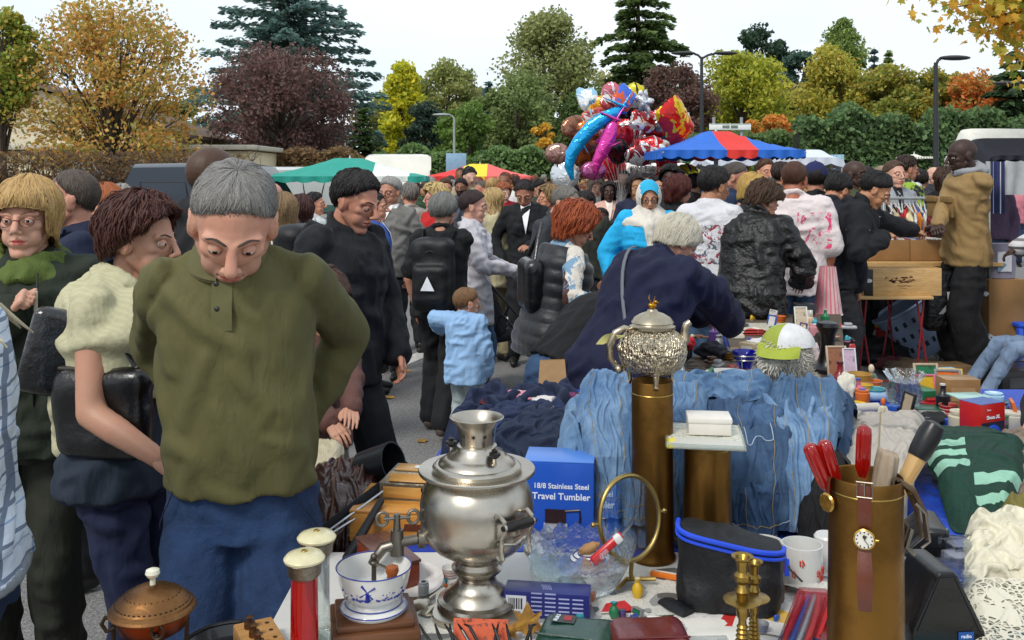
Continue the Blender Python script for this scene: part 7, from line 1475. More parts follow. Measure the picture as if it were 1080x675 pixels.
p,k=K(868,600);b=MB();b.lathe([(0,0),(.028,0),(.030,.075),(.026,.08),(0,.08)],28);solo('white_jar',b,M('#d0cfcc',.2,name='white_pot'),'tall white pot against the right shell case','pot',(p.x+.01,p.y,ZT))
p,k=K(848,680);t=thing('tool_pack','clear blister pack with red and blue tools tilted against the right shell case','tool pack',(p.x,p.y,ZT+.03),0,rot=(R(22),R(-12),R(-38)));b=MB();b.box((0,0,0),(.075,.20,.003),bev=.001);part(t,'card',b,printed('#a8181c',('#b81c20','#1c2c5a','#c8c4c0'),12));b=MB();b.box((0,0,.012),(.062,.18,.022),bev=.006,seg=3);part(t,'blister',b,glass('#f0f6f8',.08))
for i,c in enumerate(('#b0181c','#1c3a8a','#8a8c90','#b0181c')):b=MB();b.tube([(-.022+i*.014,-.08,.010),(-.020+i*.014,.0,.011),(-.016+i*.011,.075,.010)],[.005,.0048,.002],10);part(t,'tool',b,M(c,.25,name='tool_plastic'))
p,k=K(744,690);t=thing('plastic_case','small clear plastic case with a dark metal clamp inside','case',(p.x,p.y,ZT),R(2));b=MB();b.box((0,0,.009),(.10,.075,.018),bev=.003);part(t,'shell',b,glass('#eef2f4',.12));b=MB();b.box((0,.01,.010),(.055,.012,.006),bev=.002);b.box((.0,-.012,.010),(.014,.035,.006),bev=.002);b.box((0,-.028,.010),(.07,.01,.006),bev=.002);part(t,'clamp',b,M('#3a3c3e',.4,name='clamp_grey'));b=MB();b.box((0,0,.002),(.094,.07,.002),bev=0);part(t,'insert',b,M('#b8bab8',.6,name='insert_grey'))
blk=M('#0b0b0d',.33,name='black_leatherette',var=.2,bumps=((14,.3,.01),(200,.35,.0012)),coat=.2)
def wedge(px,py,w_,d_,h_,rz,lb,lbl=True,skew=0.):
 p,k=K(px,py);t=thing('radio_case',lb,'case',p,rz);b=MB();
 pr=[(-w_/2,0),(w_/2,0),(w_/2,h_*.18),(w_*(.10+skew),h_),(-w_*(.14-skew),h_),(-w_/2,h_*.22)]
 b.prism(pr,d_,mat=Matrix(((1,0,0,0),(0,0,1,-d_/2),(0,1,0,0),(0,0,0,1))));V,Fs=remesh(b,.006,6);V[:,2]=np.maximum(V[:,2],.001);part(t,'body',from_np(V,Fs),blk,ang=180)
 b=MB();b.tube([(-w_*.42,-d_/2-.001,h_*.24),(-w_*(.12-skew),-d_/2-.001,h_*.93),(w_*(.08+skew),-d_/2-.001,h_*.93),(w_*.42,-d_/2-.001,h_*.2)],.0016,6);part(t,'seam',b,blk)
 if lbl:b=MB();b.box((w_*.22,-d_/2-.002,h_*.16),(.030,.0015,.016),bev=0);q=part(t,'label',b,M('#1c4a8a',.3,name='label_blue'),False);text(q,'radio',.010,(w_*.22,-d_/2-.0032,h_*.16),FR,tw,.0003)
 return t
wedge(984,668,.148,.12,.145,R(4),'black triangular leatherette case with a blue radio label');wedge(975,592,.17,.14,.10,R(-12),'rounded black leatherette case behind the triangular one',False,.1)
p,k=K(992,640);t=thing('drawer_unit','clear plastic drawer unit with blue contents behind the triangular black case','drawer unit',(p.x+.01,p.y+.07,ZT),R(-4))
for i in range(4):b=MB();b.box((0,-.05,.008+i*.015),(.19,.012,.010),bev=.002);part(t,'rail',b,glass('#e8eef4',.06))
b=MB();b.box((0,0,.032),(.186,.09,.056),bev=.004);part(t,'shell',b,glass('#eef2f6',.05));b=MB();b.box((.01,0,.022),(.16,.075,.034),bev=.004);part(t,'contents',b,M('#1c3c8a',.4,name='blue_plastic'))
p,k=K(1000,618);t=thing('storage_box','clear plastic box standing behind the drawer unit','box',(p.x+.05,p.y+.03,ZT),R(8));b=MB();b.box((0,0,.045),(.09,.07,.09),bev=.006);part(t,'shell',b,glass('#eaf0f4',.06));b=MB();b.box((0,.0,.035),(.07,.05,.05),bev=.003);part(t,'contents',b,printed('#a8a4b0',('#c03a3a','#d8d0d0','#3a4a8a'),14))
lace=NT('lace');v=lace.coord();vo=lace.n('TexVoronoi',{'Vector':v,'Scale':70.},feature='DISTANCE_TO_EDGE').outputs['Distance'];hole=lace.math('GREATER_THAN',vo,.13);hole=lace.math('MULTIPLY',hole,lace.math('GREATER_THAN',lace.noise(v,9,2),.46));lace.bump([(vo,.5,.003)]);lacem=lace.fin(srgb('#c9c4b2'),.85,al=lace.math('SUBTRACT',1.,hole))
def cru(field,u,v,flip):
 n=field.shape[0]
 if flip&4:u,v=v,u
 u,v=(1-u if flip&1 else u),(1-v if flip&2 else v)
 x,y=u*(n-1),v*(n-1);i,j=min(n-2,int(x)),min(n-2,int(y));a,b_=x-i,y-j;q=(field[i,j]*(1-a)+field[i+1,j]*a)*(1-b_)+(field[i,j+1]*(1-a)+field[i+1,j+1]*a)*b_
 a,b_=(-q[0]if flip&1 else q[0])/(n-1),(-q[1]if flip&2 else q[1])/(n-1);return(b_,a,q[2]/(n-1))if flip&4 else(a,b_,q[2]/(n-1))
def drape(name,lb,cat,path,L,Rr_,mat,amp=.02,seed=0,group=None,nu=84,nv=84,fq=(9,5),th=.012,hem=None,edge=.02,extra=None,mf=None):
 """cloth laid over a heap: path is [(Y, z)], L and R the left and right picture columns along it"""
 b=MB();cum=[0]
 for a,c in zip(path,path[1:]):cum.append(cum[-1]+math.hypot(a[0]-c[0],a[1]-c[1]))
 T=cum[-1];ip=lambda v,arr:np.interp(v*T,cum,arr);Ys,Zs=[q[0]for q in path],[q[1]for q in path]
 lx=np.interp;vv=np.linspace(0,1,len(L));pos=(sum((L[i]+Rr_[i])/2 for i in range(len(L)))/len(L)-540)*Ys[len(Ys)//2]/F
 fld=CR[seed%4];flip=seed//4%8
 def f(u,v,off=0):
  du,dv,hh=cru(fld,u,v,flip);u,v=min(1,max(0,u+du)),min(1,max(0,v+dv));Y,z=ip(v,Ys),ip(v,Zs);e=1e-2;dY,dz=ip(min(1,v+e),Ys)-ip(max(0,v-e),Ys),ip(min(1,v+e),Zs)-ip(max(0,v-e),Zs);l=math.hypot(dY,dz)or 1;ny,nz=-dz/l,dY/l
  el,er=lx(v,vv,L),lx(v,vv,Rr_);el+=edge*400*noise.noise((v*7,seed,1))*.8;er+=edge*400*noise.noise((v*7,seed,8))*.8
  px=el+(er-el)*u;Yn=Y+edge*.6*noise.noise((u*6,seed,5))*(abs(v-.5)*2)**4;x=(px-540)*Y/F
  s=v*T;n1=noise.noise((x*fq[0]+seed,s*fq[1]*.6,seed*.7+.6*noise.noise((x*3,s*3,seed))));n2=noise.noise((x*fq[0]*2.3+s*6,s*fq[1]*2-x*5,seed+3.));n3=noise.noise((x*3+9,s*3,seed))
  d=amp*(1.9*n3+.5*n2)+hh*(er-el)*Y/F*1.15*min(1.4,amp/.018);ed=min(u,1-u)*(er-el)*Y/F;d*=min(1,.25+ed/.06);d-=.035*max(0,1-ed/.035)**2 if ed<.035 else 0
  d+=off;return Vector((x-pos,Yn+ny*d-Ys[0],max(z+nz*d,(ZT+.002 if off>=0 else ZT+.001)if zfloor else-9)))
 zfloor=min(Zs)>.7
 b.sheet(f,nu,nv,mfun=mf);b.sheet(lambda u,v:f(u,v,-th),nu,nv)
 o=solo(name,b,mat,lb,cat,(pos,Ys[0],0),0,group,ang=180)
 if hem:
  for(u0,v0,u1,v1)in hem[1]:
   bb=MB();bb.tube([f(u0+(u1-u0)*q/30,v0+(v1-v0)*q/30,.0015)for q in range(31)],.0015 if len(hem)<3 else hem[2],6,ratio=.6);part(o,'seam',bb,hem[0])
 if extra:extra(o,f)
 return o
th_=M('#8a7a58',.8,name='seam_thread');DG='denim clothes heaped on the middle table'
drape('navy_cloth','large navy blue cloth heaped at the left end of the denim table','clothes',[(2.93,.785),(2.96,.83),(3.02,.86),(3.2,.88),(3.4,.88),(3.55,.86)],[462,470,486,498],[640,632,620,606],cloth('#17233f','navy_linen',folds=1.0),.030,2,fq=(7,8))
drape('denim_jacket','navy denim jacket bundled between the navy cloth and the pale jeans','clothes',[(2.75,.785),(2.78,.86),(2.88,.92),(3.05,.93),(3.2,.88)],[500,508,545,560],[612,610,606,602],denim('#141f36','#25344f',fs=6),.026,5,fq=(8,8))
drape('jeans','pale washed jeans hanging down the front left of the heap behind the blue box','jeans',[(2.36,.785),(2.40,.92),(2.52,1.01),(2.75,1.05),(3.0,.98),(3.15,.85)],[582,590,600,612],[672,674,672,668],denim('#44698e','#7f9bb8',fs=5),.024,9,DG,fq=(12,4),hem=(th_,[(.35,0,.42,.8),(.62,0,.6,.7)]))
drape('jeans','mid blue jeans beside the tall shell case','jeans',[(2.34,.785),(2.37,.92),(2.46,1.02),(2.7,1.08),(3.0,1.0)],[642,648,652],[700,702,700],denim('#234468','#6282a4',fs=6),.022,13,DG,fq=(13,4),hem=(th_,[(.5,0,.45,.9)]))
drape('denim_shirt','dark blue denim shirt spread between the two shell cases','clothes',[(2.335,.785),(2.36,.90),(2.44,1.0),(2.62,1.06),(2.9,1.02)],[694,694,696],[770,772,776],denim('#1c3355','#3a5674',fs=5),.016,17,DG,fq=(9,4))
def pocket(o,f):
 bb=MB()
 for a,c in(((.30,.30),(.62,.30)),((.62,.30),(.60,.44)),((.60,.44),(.46,.49)),((.46,.49),(.32,.44)),((.32,.44),(.30,.30))):bb.tube([f(a[0]+(c[0]-a[0])*q/12,a[1]+(c[1]-a[1])*q/12,.001)for q in range(13)],.0013,6)
 part(o,'pocket_stitching',bb,M('#9aa8b8',.8,name='pale_thread'))
drape('denim_jacket','flat blue denim jacket with a pocket right of the shorter shell case','clothes',[(2.36,.80),(2.38,.92),(2.46,1.01),(2.66,1.06),(2.95,1.02)],[758,760,752,746],[846,850,846,836],denim('#1f3857','#4a6684',fs=4),.014,21,DG,fq=(7,4),hem=(M('#9aa8b8',.8,name='pale_thread'),[(.03,.02,.97,.03),(.9,.05,.92,.9)]),extra=pocket)
drape('denim_jacket','twisted pale blue jacket sleeve on the right of the denim heap','clothes',[(2.40,.785),(2.42,.93),(2.50,1.03),(2.70,1.07),(2.95,1.02),(3.1,.9)],[812,815,806,800],[880,888,894,892],denim('#2b4a6c','#6b8aa8',fs=7),.024,25,DG,fq=(12,9),hem=(th_,[(.4,0,.35,.9),(.75,.1,.6,.8)]))
drape('jeans','dark jeans lying along the right foot of the denim heap','jeans',[(2.45,.785),(2.48,.88),(2.6,.98),(2.85,1.02),(3.05,.9)],[842,850,862],[896,900,905],denim('#1d3352','#3f5d80',fs=5),.024,29,DG,fq=(12,5))
drape('trousers','beige canvas trousers spread behind the red screwdrivers','clothes',[(2.42,.785),(2.46,.88),(2.62,.94),(2.95,.94),(3.2,.88)],[880,882,890],[962,974,978],cloth('#a39c92','canvas_cloth',folds=.9),.012,33,fq=(8,4),hem=(th_,[(.5,0,.5,.95)],.002))
knit=[cloth(c,'knit_'+c[1:],folds=.8)for c in('#0c3326','#86b39c')]
smf=lambda u,v:1 if((u>.42 and any(abs(v-q)<.030 for q in(.06,.17,.28)))or(u<.38 and any(abs(v-q)<.028 for q in(.40,.50,.60))))else 0
drape('striped_sweater','dark green knitted sweater with mint stripes on both cuffs','sweater',[(2.38,.79),(2.46,.82),(2.6,.87),(2.85,.90),(3.1,.86)],[1010,990,976,968],[1062,1080,1082,1046],knit,.006,37,fq=(6,4),mf=smf,nu=110,nv=110)
drape('knitted_cardigan','brown grey knitted cardigan with buttons at the right edge','sweater',[(2.55,.79),(2.6,.84),(2.8,.87),(3.1,.85)],[1046,1050,1050],[1140,1130,1120],cloth('#7a6a5c','knit',folds=.9),.016,41,fq=(8,6))
drape('cream_cloth','cream satin cloth bunched at the right edge of the near table','cloth',[(1.95,.785),(2.0,.86),(2.12,.90),(2.25,.86)],[1022,1020,1016],[1150,1150,1140],cloth('#cdc6ae','satin',folds=.9,r=.4),.022,45,fq=(9,8))
drape('lace_cloth','cream lace tablecloth with holes at the lower right','lace',[(1.55,.784),(1.70,.79),(1.85,.80),(1.98,.84)],[1018,1018,1020],[1180,1170,1150],lacem,.006,49,th=.004)
drape('olive_cloth','folded olive yellow cloth at the right edge','cloth',[(2.18,.785),(2.22,.86),(2.35,.89),(2.5,.80)],[1058,1056,1060],[1150,1150,1140],cloth('#6d6428','olive_cotton',folds=.9),.018,53)
drape('black_jacket','black jacket slumped behind the red screwdrivers','clothes',[(2.30,.785),(2.33,.9),(2.42,.97),(2.55,.93)],[842,850,858],[892,896,900],cloth('#0e0e10','black_cotton',folds=.9),.02,57)
drape('brown_bags','pile of dark brown leather bags on the low table','bags',[(2.36,.66),(2.40,.75),(2.55,.82),(2.75,.84),(2.95,.76)],[322,326,330],[408,404,396],M('#34160e',.35,name='brown_leather',var=.35,bumps=((8,.8,.03),(30,.5,.008),(200,.3,.001)),coat=.3),.032,61,fq=(9,9),hem=(M('#5a3a22',.6,name='bag_seam'),[(.2,.1,.8,.3),(.3,.2,.45,.9),(.7,.1,.6,.9)],.0035))
drape('cream_sweater','cream knitted bundle behind the brown bags','clothes',[(2.85,.66),(2.9,.80),(3.0,.86),(3.1,.80)],[322,326,330],[362,360,356],cloth('#b3ab92','wool_cream',folds=.9),.02,65)
b=MB();b.lathe([(.0,0),(.052,0),(.060,.11),(.055,.11),(.048,.006),(0,.006)],32,cap=False);b.tube([(.055,0,.09),(.10,0,.085),(.10,0,.03),(.052,0,.02)],.008,8,ratio=.5);solo('black_mug',b,M('#15171b',.4,name='black_pot'),'black pot with a handle lying on its side on the brown bags','pot',P(383,496,2.75),rot=(R(70),R(15),R(60)))
t=thing('folding_umbrella','black furled umbrella with chrome ribs lying across the brown bags','umbrella',P(362,548,2.32),0);
b=MB();b.tube([P(330,566,2.3)-t.location,P(405,512,2.45)-t.location],[.010,.016],10);part(t,'cover',b,cloth('#0e0f12','umbrella_cloth'))
for dy in(0,10):b=MB();b.tube([P(338,566+dy*.4,2.27)-t.location,P(404,518+dy,2.40)-t.location],.0025,6);part(t,'rib',b,metal('#b8bcc0',.15,'chrome'))
b=MB();b.tube([P(366,590,2.2)-t.location,P(402,528,2.36)-t.location],[.013,.009],10);part(t,'handle',b,M('#0e0f12',.4,name='black_plastic'))
paper(243,624,.28,.2,.2,printed('#4a5258',('#b8582c','#8ab0c0','#c8b89a','#2a2c30'),10,r=.3),'glossy magazine lying behind the legs of the man in olive','magazine',z=.64,name='magazine');paper(262,650,.25,.18,-.1,printed('#7a7c7c',('#8a8c8c','#a0642c','#6a6c70'),10,r=.3),'grey magazine in front of the glossy one','magazine',z=.64,name='magazine')
p=G(583,420,ZT);b=MB();b.add([(-.062,-.03,0),(.062,-.03,0),(.062,.03,0),(-.062,.03,0),(-.052,-.008,.155),(.048,-.010,.158),(.048,.006,.158),(-.052,.006,.155)],[(0,1,5,4),(1,2,6,5),(2,3,7,6),(3,0,4,7),(0,3,2,1)]);solo('paper_bag',b,M('#a9865a',.8,name='kraft_paper',bumps=((12,.6,.01),)),'plain brown paper bag standing behind the navy cloth','bag',(p.x,p.y,ZT),smooth=False)
def legtube(lb,pts,r,mat,sd=0,name='jeans',cat='jeans',ratio=.55,grp=None,seam=None):
 """an empty trouser leg or sleeve lying over the heap"""
 q=[P(*a)for a in pts];o_=q[0].copy();q=[a-o_ for a in q];pp_,rr=[],[]
 for i in range(len(q)-1):
  for u in(0,.25,.5,.75):pp_.append(q[i].lerp(q[i+1],u));rr.append(r[i]+(r[i+1]-r[i])*u)
 pp_.append(q[-1]);rr.append(r[-1]);b=MB();b.tube(pp_,rr,14,ratio=ratio,up=(0,1,0));V,Fs=remesh(b,.008,3);N=vnormals(V,Fs)
 for i in range(len(V)):
  x,y,z=V[i];a=noise.noise((x*20+z*8+sd,y*14,z*9));c=noise.noise((x*34+sd,y*30,z*20+x*15));V[i]+=N[i]*(.012*(.35-2.2*abs(a))+.004*(1-2*abs(c)))
 o=solo(name,from_np(V,Fs),mat,lb,cat,o_,0,grp,ang=180)
 if seam:b=MB();b.tube([p+Vector((0,-r_*ratio*1.02,r_*.2))for p,r_ in zip(pp_,rr)],.0016,6);part(o,'seam',b,seam)
 return o
dA,dB,dC=denim('#3a5f88','#86a3bf',fs=9),denim('#183050','#4f7095',fs=9),denim('#254a72','#7796b4',fs=12)
PT=M('#9a8450',.8,name='gold_thread')
def waist(o,f):
 b=MB();b.tube([f(.04+.92*q/40,.93,.004)for q in range(41)],.011,8,ratio=.45);part(o,'waistband',b,o.data.materials[0]);b=MB();b.tube([f(.04+.92*q/40,.93,.0095)for q in range(41)],.0011,5);b.tube([f(.5,.3+.6*q/30,.002)for q in range(31)],.0011,5);part(o,'stitching',b,PT)
def fringe(o,f):
 for v_ in(.03,.09):b=MB();b.tube([f(.02+.96*q/40,v_,.0012)for q in range(41)],.0011,5);part(o,'stitching',b,PT)
DR=lambda lb,path,L,Rr2,m,amp,sd,ex=None,nm='jeans',ct='jeans':drape(nm,lb,ct,path,L,Rr2,m,amp,sd,DG if nm=='jeans' else None,extra=ex,th=.016,edge=.014,hem=(PT,[(.2,0,.22,1),(.8,0,.78,1)],.0011))
DR('pale jeans leg slung diagonally over the left of the heap',[(2.33,.84),(2.38,.98),(2.5,1.06),(2.72,1.11)],[628,618,608,612],[668,668,664,672],dA,.018,2,fringe)
DR('rolled blue jeans leg hanging beside the tall shell case',[(2.30,.785),(2.33,.93),(2.42,1.05),(2.62,1.10)],[706,702,698,692],[742,744,744,748],dC,.018,6,fringe)
DR('pale faded jeans thrown over the right of the heap with the waistband up',[(2.345,.80),(2.37,.95),(2.48,1.04),(2.68,1.07),(2.95,1.03)],[826,820,808,790,786],[880,884,886,892,880],dA,.022,10,waist)
DR('dark jacket front folded under the pale faded jeans',[(2.32,.785),(2.34,.90),(2.42,1.0),(2.55,1.06)],[780,776,770,764],[824,828,830,832],dB,.018,13,fringe,'denim_jacket','clothes')
DR('mid blue jeans laid along the top of the heap',[(2.66,1.05),(2.78,1.08),(2.95,1.06),(3.1,.98)],[690,700,704,706],[812,816,816,806],dC,.020,16,waist)
DR('navy trouser leg lying across the navy cloth',[(2.95,.83),(3.0,.90),(3.12,.93),(3.25,.90)],[474,484,496,506],[606,606,604,600],cloth('#1b2745','navy_linen',folds=1.),.018,21,fringe,'trousers','clothes')
def foil(c,c2=None,sc=6):
 key=('foil',c,c2)
 if key in MATS:return MATS[key]
 t=NT('foil');v=t.coord();a=srgb(c);col=a if not c2 else t.mix(t.math('GREATER_THAN',t.noise(v,sc,2,.5,1),.52),a,srgb(c2))
 t.bump([(t.noise(v,9,2,.5,1.0),.6,.03),(t.noise(v,50,2),.15,.004)]);MATS[key]=t.fin(col,.16,.55,coat=.4);return MATS[key]
BY=12.5;bc=P(650,150,BY);GB='foil balloons in the balloon seller bunch'
def balloon(px,py,w_,h_,shape,c,c2,lb,rot=0,dy=0.,mats=None):
 Y=BY+dy;k=Y/F;o=thing('balloon',lb,'balloon',P(px,py,Y),0,GB,rot=(rnd.uniform(-.25,.25),R(-rot),rnd.uniform(-.35,.35)));b=MB();n=48
 rf={'round':lambda a:1,'heart':lambda a:.78+.26*math.sin(a)*(1-.9*abs(math.cos(a)))*-1+.22*abs(math.cos(a))**.7,'star':lambda a:.78+.24*math.cos(5*a),'car':lambda a:.86+.12*math.cos(2*a)+.10*max(0,math.sin(a))**3-.05*math.cos(6*a),'fish':lambda a:.62+.38*abs(math.cos(a))**1.5+.15*math.cos(3*a),'pillow':lambda a:min(1.25,1/max(abs(math.cos(a)),abs(math.sin(a))))*.85}[shape]
 vs=[];fs=[]
 for sg in(1,-1):
  o0=len(vs);vs.append((0,-sg*.34*min(w_,h_)/2*k,0))
  for j in range(1,9):
   t=j/8;th=math.sqrt(max(0,1-t**2.2))*.34*min(w_,h_)/2*k
   for i in range(n):a=2*PI*i/n;r_=rf(a)*t;cr_=1+.03*math.sin(a*17)*t**3;vs.append((math.cos(a)*r_*w_/2*k*cr_,-sg*th,math.sin(a)*r_*h_/2*k*cr_))
  for i in range(n):fs.append((o0,o0+1+i,o0+1+(i+1)%n)[::sg])
  for j in range(7):
   for i in range(n):q=o0+1+j*n;fs.append((q+i,q+n+i,q+n+(i+1)%n,q+(i+1)%n)[::sg])
 b.add(vs,fs);part(o,'envelope',b,foil(c,c2),ang=70);b=MB();b.tube([(0,0,-h_/2*k*.8),(0,0,-h_/2*k-.04)],[.02,.006],6);part(o,'neck',b,foil(c,c2))
 if shape=='car':
  b=MB()
  for s_ in(-1,1):b.ell((s_*w_*.24*k,-.15*h_*k,h_*.06*k),(w_*.09*k,.012,h_*.10*k),10,8)
  part(o,'print',b,foil('#e0e0e0'))
 return o
def dolphin(pts,c,lb,dy):
 Y=BY+dy;q=[P(x,y,Y)for x,y in pts];t=thing('balloon',lb,'balloon',q[0],0,GB);q=[a-q[0]for a in q];n=len(q);rs=[.012]+[.15*math.sin(PI*(.12+.8*i/(n-1)))**.8*.62 for i in range(1,n-1)]+[.02]
 b=MB();pp_=[];rr=[]
 for i in range(n-1):
  for u in(0,.5):pp_.append(q[i].lerp(q[i+1],u));rr.append(rs[i]+(rs[i+1]-rs[i])*u)
 pp_.append(q[-1]);rr.append(rs[-1]);b.tube(pp_,rr,16,ratio=.6,up=(0,1,0));part(t,'envelope',b,foil(c),ang=80)
 for a,s_ in((q[0],1),(q[n//2],-1)):b=MB();b.cap(a,a+Vector((-.22*s_,0,.10)),.06,.015,10,ratio=.4);b.cap(a,a+Vector((.10,0,.16*s_)),.05,.012,10,ratio=.4);part(t,'fin',b,foil(c),ang=80)
dolphin([(657,112),(650,118),(638,124),(624,134),(612,148),(603,162),(600,176),(604,190)],'#18a0dc','sky blue dolphin balloon arching down the left of the bunch',-.5)
dolphin([(650,126),(646,134),(642,146),(636,158),(630,170),(628,184)],'#d83a9c','magenta dolphin balloon beside the sky blue one',-.55)
BAL=[(618,103,18,28,'fish','#9cc4dc','#e8e4e0','white and pale blue balloon sticking up at the top left of the bunch',20),(632,112,26,18,'round','#d8a81c','#e07a1c','yellow orange balloon under the pale blue top one',10),(645,100,18,22,'round','#c86a78','#d8c8c8','rosy pink balloon at the top centre of the bunch',0),(658,104,22,28,'pillow','#3a6ad0','#d85a2a','blue and orange striped balloon right of the rosy one',-40),(669,101,24,26,'car','#d0c020','#1a1a1c','yellow and black balloon at the peak of the bunch',0),(680,108,16,22,'star','#c8ccd0','#8a9098','silver star balloon right of the peak',10),(662,114,28,18,'round','#7c8086','#26282c','gunmetal grey balloon below the peak',12),(645,118,22,14,'round','#d0d0d0','#3a3c40','white and dark patched balloon in the upper middle',0),(624,122,20,16,'fish','#d85a4a','#e0dcd8','coral and white balloon at the upper left',30),(607,134,26,20,'round','#8a5a40','#6a4434','brown teddy coloured balloon on the left side',15),(621,138,22,16,'round','#d07a2a','#8a4a24','orange brown balloon between the teddy brown one and the dolphin',-20),(588,162,22,18,'round','#9a7468','#7a564c','dusty brown balloon at the far left of the bunch',0),(594,174,18,14,'fish','#c8641c','#8a3a18','burnt orange balloon at the lower left',20),(616,160,26,28,'round','#7a4224','#a8602c','large chestnut brown balloon inside the dolphin curve',25),(612,180,20,16,'round','#c06a24','#7a3c18','amber balloon under the chestnut brown one',0),(626,180,22,16,'round','#b85a90','#8a3a6a','plum pink balloon at the bottom middle',0),(596,184,26,26,'round','#cfd4d8','#cfd4d8','white balloon with black spots at the lower left of the bunch',0),(667,134,34,26,'car','#b01c22','#c8ccd0','red and silver balloon in the middle of the bunch',8),(678,128,26,20,'pillow','#9a1a20','#d8d4d0','deep red balloon with white patches above centre',-15),(690,124,24,20,'heart','#d02028','#e8d8d8','bright red heart balloon near the top right',10),(712,128,34,46,'pillow','#c81c18','#d8b81c','big red balloon with yellow marks at the right side',38),(695,138,26,24,'car','#6a6e74','#a8181c','grey and red balloon left of the big red one',-10),(672,150,34,26,'car','#a8181c','#8a8e92','dark red balloon with grey marks below centre',14),(688,156,34,24,'car','#b81c22','#d0d0d0','scarlet balloon with white lettering like marks at lower right',-6),(704,150,20,20,'star','#b0305a','#6a1c34','crimson star balloon at the right edge of the bunch',0),(676,164,28,18,'round','#7a1a1e','#b8bcc0','maroon balloon at the bottom right',0),(656,142,22,24,'heart','#c0182a',None,'plain red heart balloon in the centre',0),(646,176,24,24,'round','#c01824',None,'plain scarlet round balloon at the bottom',0),(652,160,20,22,'round','#1c1a1e','#5a1a1e','black and red balloon between the pink dolphin and the scarlet ones',0),(703,168,22,14,'pillow','#8a8e96','#c01c2c','small silver balloon hanging low at the right',10),(641,108,14,14,'round','#d8d0c8','#b03a3a','cream balloon tucked under the top',0),(634,150,20,30,'fish','#c83aa0','#e070c0','hot pink fish balloon behind the magenta dolphin',60),(700,182,30,14,'pillow','#d0c8b8','#d02a24','white and red balloon lying low behind the crowd',0),(724,184,26,18,'round','#d8d02a','#2a3a8a','yellow and blue balloon lying low at the right',0),(678,181,26,12,'pillow','#c8c4bc','#8a8a8a','pale balloon lying low behind the headscarf',0)]
for i,(px,py,w_,h_,sh,c,c2,lb,rt_)in enumerate(BAL):
 o=balloon(px,py,w_*1.25,h_*1.25,sh,c,c2,lb,rt_,.35*((i*7)%5-2)*.6)
 if'spots' in lb:
  r2=random.Random(2)
  for q in range(16):b=MB();a,r_=r2.uniform(0,6.28),r2.uniform(0,.85);b.ell((math.cos(a)*r_*.15,-.058*math.sqrt(1-r_*r_),math.sin(a)*r_*.15),(.014,.004,.012),8,6);part(o,'spot',b,M('#141416',.4,name='spot'))
b=MB();
for i in range(0,len(BAL),1):px,py=BAL[i][:2];a=P(px,py+8,BY);b.tube([a,a.lerp(P(655,200,BY),.6)+Vector((0,.05,-.03)),P(655,215,BY)],.003,3)
solo('balloon_strings',b,M('#b8b4b0',.5,name='ribbon'),'gathered strings of the balloon bunch running down to the seller','strings')
redl=M('#7a1018',.4,name='red_paint',coat=.3);pine=wood('#b08850','#d3ac74','pine',(1.5,10,10));Yt=7.55;zt2=H0-(312-HOR)*Yt/F;x0,x1=(896-540)*Yt/F,(982-540)*Yt/F
t=thing('folding_table','pine board table on thin red crossed metal legs','table',((x0+x1)/2,Yt+.35,0));W_=x1-x0;b=MB();b.box((0,0,zt2-.012),(W_,.8,.024),bev=.004);part(t,'tabletop',b,pine)
for dx in(-.31*W_*1.0,.40*W_):
 for s_ in(-1,1):
  for q in(-1,1):b=MB();b.tube([(dx+q*.06,s_*.35,0),(dx-q*.03,s_*.30,zt2-.03)],.009,8);part(t,'leg',b,redl)
b=MB();b.tube([(-.31*W_,-.35,.05),(.40*W_,-.35,.05)],.008,8);part(t,'crossbar',b,redl)
def obox(name,lb,cat,c,d_,m,rz=0,wall=.012,open_=True,grp=None):
 b=MB();w_,dd,h=d_
 if open_:
  for(q,e)in(((0,-dd/2+wall/2,h/2),(w_,wall,h)),((0,dd/2-wall/2,h/2),(w_,wall,h)),((-w_/2+wall/2,0,h/2),(wall,dd-2*wall,h)),((w_/2-wall/2,0,h/2),(wall,dd-2*wall,h)),((0,0,.004),(w_-2*wall,dd-2*wall,.008))):b.box(q,e,bev=.002)
 else:b.box((0,0,h/2),d_,bev=.003)
 t=thing(name,lb,cat,c,rz,grp);part(t,'carton' if'board' in name or'carton' in name else'body',b,m);return t
kraft=M('#8f6b42',.85,name='cardboard',var=.15,vs=5,bumps=((8,.3,.01),(120,.2,.001)));k=Yt/F
t=obox('wine_crate','pale wooden wine crate with a dark château stamp on the pine table','crate',((952-540)*k,Yt+.09,zt2),(83*k,.17,29*k),pine,0,.010)
b=MB();r2=random.Random(3);y0=-.0865
for i in range(46):x=r2.uniform(-.14,.10);b.box((x,y0,r2.uniform(.105,.150)),(r2.uniform(.004,.03),.001,r2.uniform(.002,.010)),bev=0)
for i in range(14):b.box((-.04+i*.008,y0,.078+.002*math.sin(i)),(.005,.001,.006),bev=0)
for i in range(8):b.box((-.02+i*.007,y0,.060),(.004,.001,.004),bev=0)
part(t,'stamp',b,M('#4a2614',.8,name='stamp_brown'),False)
t=obox('black_box','narrow black box with a white mark left of the wine crate','box',((916-540)*k,Yt+.02,zt2),(9*k,.06,28*k),M('#121214',.4,name='black_card'),0,open_=False);b=MB();b.ell((0,-.032,.12),(.026,.002,.016),12,6);part(t,'white_mark',b,M('#c9c9c9',.5,name='mark'))
